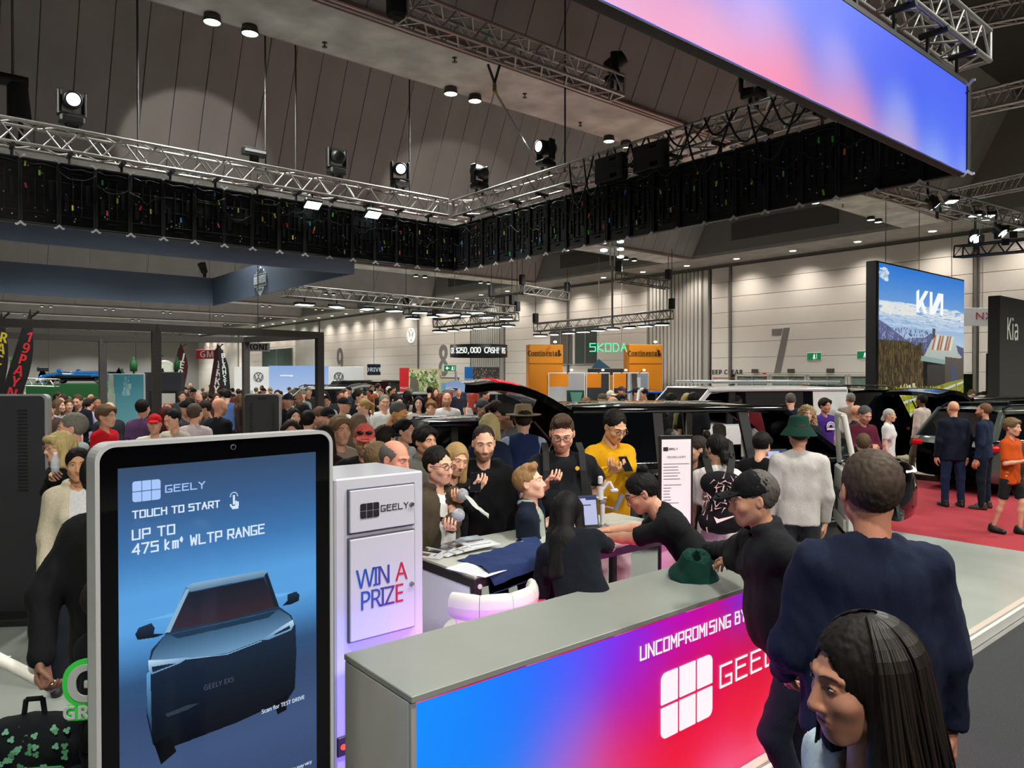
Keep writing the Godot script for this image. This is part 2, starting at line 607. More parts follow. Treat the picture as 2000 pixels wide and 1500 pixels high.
# ---------------------------------------------------------------- heads (forward +z, origin between the ears, chin at -0.115, crown at 0.125)
# each: [vertices, normals, index, tags]; tags 0 skin 1 lips 2 brow 3 eye white 4 iris 5 beard area 6 cheek
var heads := {}
func head(kind: String, cell: float, smile := false) -> Array:
	var key := "%s %s %s" % [kind, cell, smile]
	if heads.has(key): return heads[key]
	var f := Field.new(Vector3(-0.11, -0.2, -0.14), Vector3(0.11, 0.15, 0.15), cell)
	var wd := {"m": 1.0, "w": 1.07, "f": 0.95, "c": 0.97}[kind] as float
	f.ell(Vector3(0, 0.035, -0.015), Vector3(0.076 * wd, 0.09, 0.098), 0.01)
	f.ell(Vector3(0, -0.02, 0.02), Vector3(0.066 * wd, 0.085, 0.074), 0.03)
	f.cap(Vector3(0.044 * wd, -0.055, 0.0), Vector3(0.018, -0.094, 0.055), 0.024, 0.017, 0.03)
	f.cap(Vector3(-0.044 * wd, -0.055, 0.0), Vector3(-0.018, -0.094, 0.055), 0.024, 0.017, 0.03)
	f.ell(Vector3(0, -0.094, 0.064), Vector3(0.02, 0.017, 0.017), 0.025)
	f.ell(Vector3(0, -0.055, 0.068), Vector3(0.036, 0.032, 0.024), 0.02)
	for s in [-1.0, 1.0]:
		f.ell(Vector3(s * 0.043 * wd, -0.022, 0.062), Vector3(0.022, 0.02, 0.02), 0.025)  # cheek
		f.cap(Vector3(s * 0.012, 0.032, 0.09), Vector3(s * 0.05, 0.03, 0.07), 0.007, 0.006, 0.016)  # brow
		f.ell(Vector3(s * 0.032, 0.011, 0.1), Vector3(0.0175, 0.0115, 0.0165), -1)
		f.ell(Vector3(s * 0.032, 0.011, 0.077), Vector3(0.0145, 0.0125, 0.0135), 0.004)  # lids
		f.ell(Vector3(s * 0.0125, -0.038, 0.094), Vector3(0.0085, 0.0075, 0.010), 0.006)  # nostril wings
		f.ell(Vector3(s * 0.078 * wd, 0.0, -0.012), Vector3(0.009, 0.031, 0.019), 0.006, Basis(Vector3.UP, s * -0.35))
		f.ell(Vector3(s * 0.086 * wd, 0.004, -0.006), Vector3(0.006, 0.016, 0.009), -1)
	f.cap(Vector3(0, 0.022, 0.084), Vector3(0, -0.028, 0.106), 0.0085, 0.0115, 0.012)
	f.ell(Vector3(0, -0.035, 0.106), Vector3(0.012, 0.009, 0.011), 0.008)
	f.cap(Vector3(-0.019, -0.0595, 0.086), Vector3(0.019, -0.0595, 0.086), 0.0055, 0.0055, 0.006)
	f.cap(Vector3(-0.016, -0.071, 0.085), Vector3(0.016, -0.071, 0.085), 0.0068, 0.0068, 0.006)
	if smile: f.ell(Vector3(0, -0.065, 0.097), Vector3(0.021, 0.0045, 0.012), -1)
	else: f.ell(Vector3(0, -0.065, 0.1), Vector3(0.022, 0.0016, 0.012), -1)
	f.cap(Vector3(0, -0.06, -0.02), Vector3(0, -0.17, -0.035), 0.05 * wd, 0.053 * wd, 0.03)
	var a := field_arrays(f)
	var tags := PackedByteArray()
	tags.resize(a[0].size())
	for k in tags.size():
		var p: Vector3 = a[0][k]
		var q := Vector3(absf(p.x), p.y, p.z)
		if q.z > 0.06 and q.x < 0.026 and absf(q.y + 0.0655) < 0.0135 * (1.0 - q.x / 0.034): tags[k] = 1
		elif q.y < -0.02 and q.z > -0.005 and q.y < -0.012 - (q.z - 0.0) * 0.35: tags[k] = 5
		elif q.z > 0.05 and absf(q.y + 0.022) < 0.02 and q.x > 0.03: tags[k] = 6
	# eyes and brows: small solids of their own, part of the same surface
	var mb := MB.new()
	var marks := []
	for s in [-1.0, 1.0]:
		var b0 := mb.v.size()
		mb.ball(Vector3(s * 0.032, 0.0105, 0.0835), Vector3(0.0118, 0.0046 if kind != "c" else 0.0055, 0.0078), 12, 8)
		marks.append([b0, mb.v.size(), 3]); b0 = mb.v.size()
		mb.ball(Vector3(s * 0.0315, 0.0107, 0.0878), Vector3(0.0052, 0.0046, 0.004), 10, 6)
		marks.append([b0, mb.v.size(), 4]); b0 = mb.v.size()
		var prev := Vector3(s * 0.0145, 0.0305, 0.0975)
		for w in [Vector3(0.027, 0.0355, 0.0935), Vector3(0.04, 0.035, 0.0855), Vector3(0.05, 0.029, 0.075)]:
			var nx := Vector3(s * w.x, w.y, w.z)
			mb.tube(prev, nx, 0.0034 if kind != "f" else 0.0025, 0.003 if kind != "f" else 0.002, 6); prev = nx
		marks.append([b0, mb.v.size(), 2]); b0 = mb.v.size()
		mb.path([Vector3(s * 0.0195, 0.0125, 0.0885), Vector3(s * 0.027, 0.0168, 0.0915), Vector3(s * 0.037, 0.0165, 0.089), Vector3(s * 0.0445, 0.011, 0.0815)], 0.0013 if kind != "f" else 0.002, 5)
		marks.append([b0, mb.v.size(), 2])
	var extra := PackedByteArray()
	extra.resize(mb.v.size())
	for q in marks:
		for k in range(q[0], q[1]): extra[k] = q[2]
	var base: int = a[0].size()
	a[0].append_array(mb.v); a[1].append_array(mb.n)
	var t := mb.ix.duplicate()
	for k in t.size(): t[k] += base
	a[2].append_array(t)
	tags.append_array(extra)
	a.append(tags)
	heads[key] = a
	return a

# hair and hats, in the head's own axes
var hairs := {}
func hair_mesh(style: String, cell: float) -> ArrayMesh:
	var key := "%s %s" % [style, cell]
	if hairs.has(key): return hairs[key]
	if style in ["bucket", "brim"]:
		var hat := MB.new()
		hat.t = Transform3D(Basis.IDENTITY.scaled(Vector3(1.06, 1.06, 1.18)), Vector3(0, 0.024, -0.014))
		if style == "bucket": hat.lathe([[0.0, 0.138], [0.05, 0.137], [0.068, 0.13], [0.074, 0.118], [0.088, 0.05], [0.094, 0.043], [0.118, 0.012], [0.141, -0.022], [0.143, -0.027], [0.137, -0.025], [0.114, 0.006], [0.09, 0.034], [0.08, 0.05], [0.06, 0.11], [0.0, 0.125]], 28)
		else: hat.lathe([[0.0, 0.125], [0.04, 0.132], [0.07, 0.13], [0.08, 0.112], [0.09, 0.045], [0.1, 0.036], [0.14, 0.03], [0.168, 0.036], [0.168, 0.031], [0.13, 0.022], [0.09, 0.026], [0.08, 0.06], [0.0, 0.12]], 28)
		hairs[key] = hat.mesh()
		return hairs[key]
	var f := Field.new(Vector3(-0.2, -0.5 if style in ["long", "curly", "bob", "side"] else -0.16, -0.25), Vector3(0.2, 0.2, 0.2), cell)
	var folds := 0.006
	var st := Vector3(70, 18, 70)
	match style:
		"short", "crop", "quiff", "grey_side", "mop":
			var th := {"short": 0.013, "crop": 0.006, "quiff": 0.012, "grey_side": 0.01, "mop": 0.02}[style] as float
			f.ell(Vector3(0, 0.042, -0.029 if style != "mop" else -0.016), Vector3(0.076 + th, 0.092 + th, 0.098 + th * (0.6 if style != "mop" else 1.0)), 0.01)
			if style == "quiff":
				f.cap(Vector3(-0.035, 0.118, 0.055), Vector3(0.04, 0.128, 0.05), 0.026, 0.028, 0.03)
				f.cap(Vector3(-0.03, 0.13, 0.0), Vector3(0.03, 0.135, 0.0), 0.02, 0.02, 0.03)
			if style == "mop":
				f.cap(Vector3(-0.05, 0.085, 0.06), Vector3(0.05, 0.085, 0.062), 0.03, 0.03, 0.02)
				f.cap(Vector3(-0.075, 0.03, 0.0), Vector3(-0.07, 0.06, 0.05), 0.02, 0.02, 0.02)
				f.cap(Vector3(0.075, 0.03, 0.0), Vector3(0.07, 0.06, 0.05), 0.02, 0.02, 0.02)
			f.ell(Vector3(0, -0.022, 0.108), Vector3(0.07, 0.106, 0.085), -1)
			f.ell(Vector3(0.075, -0.03, 0.02), Vector3(0.03, 0.05, 0.03), -1)
			f.ell(Vector3(-0.075, -0.03, 0.02), Vector3(0.03, 0.05, 0.03), -1)
			f.plane(Vector3(0, -0.055, -0.06), Vector3(0, -0.86, 0.5))
			for s in [-1.0, 1.0]: f.ell(Vector3(s * 0.085, 0.0, -0.008), Vector3(0.022, 0.033, 0.022), -1)
		"ring":   # bald on top
			f.ell(Vector3(0, 0.03, -0.018), Vector3(0.083, 0.09, 0.103), 0.01)
			f.ell(Vector3(0, 0.1, 0.03), Vector3(0.07, 0.07, 0.115), -1)
			f.ell(Vector3(0, -0.03, 0.1), Vector3(0.12, 0.13, 0.085), -1)
			f.plane(Vector3(0, -0.05, -0.06), Vector3(0, -0.86, 0.5))
			for s in [-1.0, 1.0]: f.ell(Vector3(s * 0.085, 0.0, -0.008), Vector3(0.022, 0.033, 0.022), -1)
			folds = 0.003
		"bun", "tail", "tied":
			f.ell(Vector3(0, 0.038, -0.016), Vector3(0.084, 0.1, 0.107), 0.01)
			f.ell(Vector3(0, -0.026, 0.108), Vector3(0.068, 0.112, 0.085), -1)
			f.plane(Vector3(0, -0.06, -0.06), Vector3(0, -0.8, 0.6))
			for s in [-1.0, 1.0]: f.ell(Vector3(s * 0.085, -0.008, -0.004), Vector3(0.024, 0.032, 0.022), -1)
			if style == "bun":
				f.cap(Vector3(-0.012, 0.13, -0.06), Vector3(0.012, 0.14, -0.075), 0.034, 0.03, 0.01)
				f.cap(Vector3(0.02, 0.15, -0.05), Vector3(0.035, 0.165, -0.04), 0.014, 0.006, 0.01)
				f.cap(Vector3(-0.02, 0.15, -0.05), Vector3(-0.04, 0.16, -0.06), 0.014, 0.006, 0.01)
			elif style == "tail":
				f.cap(Vector3(0, 0.06, -0.12), Vector3(0, 0.02, -0.16), 0.025, 0.03, 0.015)
				f.cap(Vector3(0, 0.02, -0.16), Vector3(0, -0.13, -0.15), 0.03, 0.016, 0.02)
			else:
				f.cap(Vector3(0, -0.03, -0.11), Vector3(0, -0.07, -0.12), 0.035, 0.04, 0.02)
		"long", "side":
			f.ell(Vector3(0, 0.038, -0.018), Vector3(0.088, 0.102, 0.108), 0.01)
			for s in [-1.0, 1.0]:
				f.cap(Vector3(s * 0.072, 0.035, -0.01), Vector3(s * 0.085, -0.15, 0.008), 0.034, 0.038, 0.03)
				f.cap(Vector3(s * 0.085, -0.15, -0.02), Vector3(s * 0.105, -0.4, 0.03 if style == "side" else -0.05), 0.038, 0.024, 0.03)
			f.cap(Vector3(0, 0.0, -0.08), Vector3(0, -0.2, -0.1), 0.06, 0.055, 0.04)
			f.cap(Vector3(0.0, -0.2, -0.1), Vector3(0, -0.42, -0.13), 0.055, 0.03, 0.05)
			f.cap(Vector3(-0.045, -0.2, -0.1), Vector3(-0.065, -0.42, -0.11), 0.044, 0.025, 0.05)
			f.cap(Vector3(0.045, -0.2, -0.1), Vector3(0.065, -0.42, -0.11), 0.044, 0.025, 0.05)
			f.ell(Vector3(0, -0.034, 0.112), Vector3(0.064, 0.12, 0.085), -1)
			f.cap(Vector3(0, -0.05, -0.01), Vector3(0, -0.3, 0.03), 0.052, 0.06, -1)
			folds = 0.0035; st = Vector3(90, 3, 90)
		"bob":
			f.ell(Vector3(0, 0.038, -0.018), Vector3(0.094, 0.106, 0.112), 0.01)
			for s in [-1.0, 1.0]:
				f.cap(Vector3(s * 0.075, 0.03, -0.01), Vector3(s * 0.088, -0.14, 0.015), 0.035, 0.03, 0.03)
			f.cap(Vector3(0, 0.0, -0.07), Vector3(0, -0.13, -0.075), 0.07, 0.07, 0.04)
			f.cap(Vector3(-0.05, 0.075, 0.075), Vector3(0.05, 0.075, 0.075), 0.03, 0.03, 0.02)
			f.ell(Vector3(0, -0.06, 0.11), Vector3(0.06, 0.11, 0.085), -1)
			f.cap(Vector3(0, -0.05, -0.01), Vector3(0, -0.3, 0.02), 0.052, 0.06, -1)
			folds = 0.01; st = Vector3(50, 6, 50)
		"curly":
			f.ell(Vector3(0, 0.03, -0.025), Vector3(0.108, 0.115, 0.118), 0.01)
			for s in [-1.0, 1.0]:
				f.cap(Vector3(s * 0.085, 0.03, -0.02), Vector3(s * 0.11, -0.17, -0.02), 0.045, 0.045, 0.03)
			f.cap(Vector3(0, 0.0, -0.08), Vector3(0, -0.17, -0.09), 0.08, 0.07, 0.04)
			f.ell(Vector3(0, -0.04, 0.12), Vector3(0.062, 0.115, 0.09), -1)
			f.cap(Vector3(0, -0.05, -0.01), Vector3(0, -0.3, 0.02), 0.052, 0.06, -1)
			folds = 0.035; st = Vector3(40, 40, 40)
		"cap":
			f.ell(Vector3(0, 0.045, -0.016), Vector3(0.088, 0.098, 0.108), 0.01)
			f.plane(Vector3(0, 0.032, 0), Vector3(0, -1, -0.12).normalized())
			f.ell(Vector3(0, 0.042, 0.115), Vector3(0.074, 0.0105, 0.075), 0.012, Basis(Vector3.RIGHT, 0.18))
			f.cap(Vector3(0, 0.143, -0.016), Vector3(0, 0.146, -0.016), 0.008, 0.008, 0.004)
			folds = 0.004; st = Vector3(20, 20, 20)
		"backcap":
			f.ell(Vector3(0, 0.04, -0.02), Vector3(0.088, 0.095, 0.108), 0.01)
			f.plane(Vector3(0, 0.028, 0), Vector3(0, -1, 0.25).normalized())
			f.ell(Vector3(0, 0.0, -0.13), Vector3(0.07, 0.01, 0.06), 0.01, Basis(Vector3.RIGHT, 0.35))
			folds = 0.004; st = Vector3(20, 20, 20)
	var m := arrays_mesh([field_arrays(f, folds, st)])
	hairs[key] = m
	return m

# a hand: wrist at the origin, fingers along -y, palm towards +z, thumb on +x
var hands := {}
func hand_arrays(curl: float, cell: float) -> Array:
	var key := "%s %s" % [curl, cell]
	if hands.has(key): return hands[key]
	var f := Field.new(Vector3(-0.075, -0.21, -0.05), Vector3(0.1, 0.035, 0.11), cell)
	f.cap(Vector3(0, 0.02, 0), Vector3(0, -0.02, 0), 0.024, 0.022, 0.01)
	for k in 4:
		var x := 0.03 - 0.02 * k
		f.cap(Vector3(x * 0.55, -0.02, 0), Vector3(x, -0.085, 0.002), 0.015, 0.0125, 0.012)
		var p := Vector3(x, -0.085, 0.002)
		var ang := curl * 0.5
		var len_ := [0.043, 0.048, 0.045, 0.035][k] as float
		for j in 3:
			var d := Vector3(x * 0.12 / 0.03 * 0.4 * (1.0 if j == 0 else 0.3), -cos(ang), sin(ang)).normalized()
			var q: Vector3 = p + d * len_ * [1.0, 0.68, 0.55][j]
			f.cap(p, q, 0.0092 - 0.0008 * j, 0.0086 - 0.0008 * j, 0.004)
			p = q
			ang += curl * [0.9, 0.7, 0.5][j]
	var t0 := Vector3(0.022, -0.02, 0.006)
	var t1 := Vector3(0.046, -0.055, 0.018 + 0.012 * curl)
	var t2 := t1 + Vector3(0.012 - 0.014 * curl, -0.03, 0.008 + 0.014 * curl)
	var t3 := t2 + Vector3(0.002 - 0.014 * curl, -0.026, 0.006 + 0.01 * curl)
	f.cap(t0, t1, 0.016, 0.0125, 0.012); f.cap(t1, t2, 0.0115, 0.01, 0.004); f.cap(t2, t3, 0.01, 0.0085, 0.004)
	hands[key] = field_arrays(f)
	return hands[key]

func limb(spec, sh: Vector3, side: float, up: float, fo: float, inv: Transform3D) -> Array:
	# spec: [upper arm direction, forearm direction] with x outwards, or ["to", wrist in the world, elbow hint]
	if spec[0] is String:
		var w: Vector3 = inv * (spec[1] as Vector3)
		var d := w - sh
		var l := clampf(d.length(), 0.08, up + fo - 0.005)
		d = d.normalized()
		w = sh + d * l
		var a := (up * up - fo * fo + l * l) / (2.0 * l)
		var h := sqrt(maxf(up * up - a * a, 0.0))
		var hint: Vector3 = spec[2] * Vector3(side, 1, 1)
		hint = (hint - d * hint.dot(d)).normalized()
		return [sh + d * a + hint * h, w]
	var u: Vector3 = (spec[0] as Vector3).normalized() * Vector3(side, 1, 1)
	var g: Vector3 = (spec[1] as Vector3).normalized() * Vector3(side, 1, 1)
	return [sh + u * up, sh + u * up + g * fo]

const HANG := [Vector3(0.16, -1, -0.02), Vector3(0.06, -1, 0.22)]
const PHONE := [Vector3(0.14, -1, 0.1), Vector3(-0.45, 0.25, 1)]
const CROSS := [Vector3(0.22, -1, 0.25), Vector3(-1, 0.1, 0.35)]

# where: [x, floor height, z, height of the crown above the floor]; the crown of the head stands at x, z
func human(label: String, where: Array, face: float, o: Dictionary) -> Node3D:
	var tall: float = o.get("tall", where[3])
	var s := tall / 1.76
	var q: float = o.get("q", 1.0)
	var sex: String = o.get("sex", "m")
	var fem := sex == "f"
	var child := sex == "c"
	var g: float = o.get("girth", 1.0)
	var root := Node3D.new()
	root.name = numbered("person")
	add_child(root)
	tag(root, label, "person", o.get("group", ""))
	var hip_h: float = o.get("hip", 0.92 * s)
	var lean := deg_to_rad(o.get("lean", 0.0))
	var tb := Basis(Vector3.UP, deg_to_rad(o.get("twist", 0.0))) * Basis(Vector3.BACK, deg_to_rad(o.get("side", 0.0))) * Basis(Vector3.RIGHT, lean)
	var hipc := Vector3(0, hip_h, 0)
	var T := Transform3D(tb.scaled(Vector3.ONE * s), hipc)
	var neck := T * Vector3(0, 0.535, -0.008)
	var hb := Basis(Vector3.UP, deg_to_rad(o.get("hy", 0.0))) * Basis(Vector3.RIGHT, deg_to_rad(o.get("hp", 0.0))) * Basis(Vector3.BACK, deg_to_rad(o.get("hr", 0.0)))
	var hs: float = o.get("hs", (0.96 if fem else 1.0) * (s if not child else pow(s, 0.5)))
	var hc := T * Vector3(0, 0.585, 0.008 + 0.02 * sin(lean)) + hb * Vector3(0, 0.108, 0.012) * hs
	var HX := Transform3D(hb.scaled(Vector3.ONE * hs), hc)
	var turn := deg_to_rad(FACE0 + face)
	var rb := Basis(Vector3.UP, turn)
	var crown := rb * (hc + hb * Vector3(0, 0.06, -0.01) * hs)
	root.transform = Transform3D(rb, Vector3(where[0] - crown.x, where[1], where[2] - crown.z))
	var inv := root.transform.affine_inverse()
	var sw := (0.178 if not fem else 0.155) * (0.94 if child else 1.0)
	var loose: float = o.get("loose", 1.0)
	var up := 0.295 * s
	var fo := 0.265 * s
	var arms := []
	for k in 2:
		var side := 1.0 if k == 0 else -1.0
		var sh := T * Vector3(side * sw, 0.46, -0.005)
		var e := limb(o.get("la" if k == 0 else "ra", HANG), sh, side, up, fo, inv)
		arms.append([sh, e[0], e[1], side])
	var legs := []
	for k in 2:
		var side := 1.0 if k == 0 else -1.0
		var hp := hipc + (Basis(Vector3.UP, deg_to_rad(o.get("twist", 0.0) * 0.4)) * Vector3(side * 0.09 * s, -0.02 * s, 0))
		var d: Array = o.get("ll" if k == 0 else "rl", [Vector3(0.06, -1, 0.02), Vector3(0.02, -1, -0.03)])
		var th := 0.42 * s
		var kn: Vector3 = hp + (d[0] as Vector3).normalized() * Vector3(side, 1, 1) * th
		var an: Vector3 = kn + (d[1] as Vector3).normalized() * Vector3(side, 1, 1) * (0.40 * s)
		if not o.has("ll") and not o.has("rl"): an.y = 0.085 * s
		legs.append([hp, kn, an, side])
	var top: Array = o.get("top", ["tee", "333333"])
	var long: bool = top[0] in ["long", "coat", "hoodie", "jacket", "open"]
	var lo := Vector3(1e9, 1e9, 1e9)
	var hi := -lo
	for a in arms:
		for k in 3: lo = lo.min(a[k]); hi = hi.max(a[k])
	for p in [T * Vector3(0, 0.62, 0), T * Vector3(-0.17, 0.55, 0), T * Vector3(0.17, 0.55, 0), T * Vector3(0.0, -0.05, 0.05)]: lo = lo.min(p); hi = hi.max(p)
	var cell := 0.017 * q
	var skin := Color(str(o.get("skin", "d9a58a")))
	var hairc := Color(str(o.get("hairc", "2a211c")))
	# --- body
	var bare: bool = o.get("bare", false)
	var blo := lo
	var bhi := hi
	if bare:
		for a in legs:
			for k in 3: blo = blo.min(a[k]); bhi = bhi.max(a[k])
	var hcell: float = o.get("hcell", 0.0052 * q)
	var hd := head({"m": "w" if g > 1.12 else "m", "f": "f", "c": "c"}[sex], hcell, o.get("smile", false))
	var hnd := [hand_arrays(o.get("lc", 0.5), 0.0062 * q), hand_arrays(o.get("rc", 0.5), 0.0062 * q)]
	var job := func():
		var f := Field.new(blo - Vector3.ONE * 0.13, bhi + Vector3.ONE * 0.13, 0.013 * q)
		f.cap(T * Vector3(0, 0.44, -0.01), hc + hb * Vector3(0, -0.07, -0.025) * hs, 0.06 * s, 0.05 * s, 0.03)
		f.cap(T * Vector3(-0.1, 0.462, -0.008), T * Vector3(0.1, 0.462, -0.008), 0.045 * s, 0.045 * s, 0.03)
		f.cap(T * Vector3(0, 0.4, -0.01), T * Vector3(0, 0.06, -0.01), 0.062 * s, 0.062 * s, 0.03)
		var slim := 0.86 if fem else (0.8 if child else 1.0)
		slim *= sqrt(g) * (0.82 if long else 1.0)
		for a in arms:
			f.cap(a[0], a[1], 0.045 * s * slim, 0.04 * s * slim, 0.04)
			f.cap(a[1], a[1].lerp(a[2], 0.35), 0.038 * s * slim, 0.038 * s * slim, 0.02)
			f.cap(a[1].lerp(a[2], 0.35), a[2], 0.038 * s * slim, 0.026 * s * slim, 0.02)
		if bare:
			for a in legs:
				f.cap(hipc, a[0], 0.06 * s, 0.07 * s, 0.03)
				f.cap(a[0], a[1], 0.08 * s * slim, 0.055 * s * slim, 0.03)
				f.cap(a[1], a[1].lerp(a[2], 0.3), 0.052 * s * slim, 0.056 * s * slim, 0.02)
				f.cap(a[1].lerp(a[2], 0.3), a[2], 0.056 * s * slim, 0.036 * s * slim, 0.02)
		var sets := [field_arrays(f)]
		var cols := PackedColorArray()
		var sk := skin.srgb_to_linear()
		cols.resize(sets[0][0].size()); cols.fill(sk)
		var hcl := hairc.srgb_to_linear()
		var beard: float = o.get("beard", 0.0)
		var lut := [sk, sk.lerp(Color(0.35, 0.08, 0.08), 0.55 if fem else 0.3), hcl.lerp(sk, 0.15), Color(0.62, 0.58, 0.55), Color(0.03, 0.02, 0.015), sk.lerp(hcl, beard), sk.lerp(Color(0.6, 0.2, 0.16), 0.12)]
		sets.append(moved(hd, HX))
		for t in hd[3]: cols.append(lut[t])
		for k in 2:
			var a: Array = arms[k]
			if o.get("no_hand", -1) == k: continue
			var d: Vector3 = (a[2] - a[1]).normalized()
			var pn: Vector3 = (o.get("lp" if k == 0 else "rp", Vector3(-1, 0, 0.1)) as Vector3) * Vector3(a[3], 1, 1)
			pn = (pn - d * pn.dot(d)).normalized()
			var b := Basis((-d).cross(pn), -d, pn)
			var mir: float = o.get("thumb", 1.0) * (1.0 if k == 0 else -1.0)
			# the thumb lies on the forward side of a hanging hand
			var ha: Array = hnd[k]
			var hand_xf := Transform3D(Basis(b.x * mir * -1.0, b.y, b.z).scaled(Vector3.ONE * s * (0.9 if fem else 1.0)), a[2] - d * 0.01)
			var set_ := moved_any(ha, hand_xf)
			sets.append(set_)
			var c0 := cols.size()
			cols.resize(c0 + set_[0].size())
			for j in range(c0, cols.size()): cols[j] = sk
		return [sets, cols]
	later(root, "body", job, mat(Color.WHITE, 0.55, 0.0, {"vertex_color_use_as_albedo": true, "metallic_specular": 0.35}))
	# --- hair or hat
	for st in o.get("hair", ["short"]):
		if st == "none": continue
		var hat: bool = st in ["cap", "backcap", "bucket", "brim"]
		var hm := fabric(o.get("hatc", "1c1c20")) if hat else hair_mat(hairc)
		var hn := part(root, {"cap": "cap", "backcap": "cap", "bucket": "bucket_hat", "brim": "brimmed_hat"}.get(st, "hair"), hair_mesh(st, o.get("hair_cell", 0.0075 * q)), hm, HX)
		if hat: tag(hn, o.get("hat_label", ""))
	# --- top
	if top[0] != "none":
		var inner := 1.0
		if top[0] == "open":
			later(root, "shirt", func(): return _garment("shirt", T, lo, hi, arms, s, sw, g, 0.93 * loose, fem, child, o.get("inner_sleeve", 0.1), true, -0.07, cell, o, HX, hs, false, 0.012), fabric(top[2]))
		var tn: String = {"tee": "tshirt", "long": "sweater", "coat": "coat", "hoodie": "hoodie", "jacket": "jacket", "open": "jacket", "vest": "vest", "sleeveless": "vest"}[top[0]]
		var sleeve: float = top[3] if top.size() > 3 else (0.72 if top[0] == "tee" else (1.0 if long else 0.0))
		later(root, tn, func(): return _garment(tn, T, lo, hi, arms, s, sw, g, loose, fem, child, sleeve, not long, (o.get("hem", -0.09 if not child else -0.07)), cell, o, HX, hs, top[0] == "open", o.get("folds", 0.013)), fabric(top[1]))
	# --- bottoms and shoes
	var bot: Array = o.get("bottom", ["trousers", "23252c"])
	if bot[0] != "none": later(root, bot[0], func(): return _legs(bot, legs, T, hipc, s, g, fem, cell * 1.05, o), fabric(bot[1]))
	if not o.get("no_feet", false):
		for a in legs: _shoe(root, a, s, o.get("shoes", "1b1b1c"), o, q)
	return root

func moved_any(st: Array, xf: Transform3D) -> Array:
	var v: PackedVector3Array = xf * st[0]
	var n: PackedVector3Array = Transform3D(xf.basis.orthonormalized() if xf.basis.determinant() > 0 else xf.basis * (1.0 / xf.basis.y.length()), Vector3.ZERO) * st[1]
	var ix: PackedInt32Array = st[2]
	if xf.basis.determinant() < 0:
		ix = ix.duplicate()
		for k in range(0, ix.size(), 3):
			var t := ix[k]
			ix[k] = ix[k + 1]; ix[k + 1] = t
	return [v, n, ix]

func hair_mat(c: Color) -> StandardMaterial3D:
	var key := "h" + c.to_html()
	if mats.has(key): return mats[key]
	var m := StandardMaterial3D.new()
	m.albedo_color = c.lightened(0.04); m.roughness = 0.62; m.metallic_specular = 0.25
	m.albedo_texture = noise_tex(0.08, 0.7, 1.0, 7)
	m.uv1_triplanar = true; m.uv1_scale = Vector3(26, 3.5, 26)
	mats[key] = m
	return m

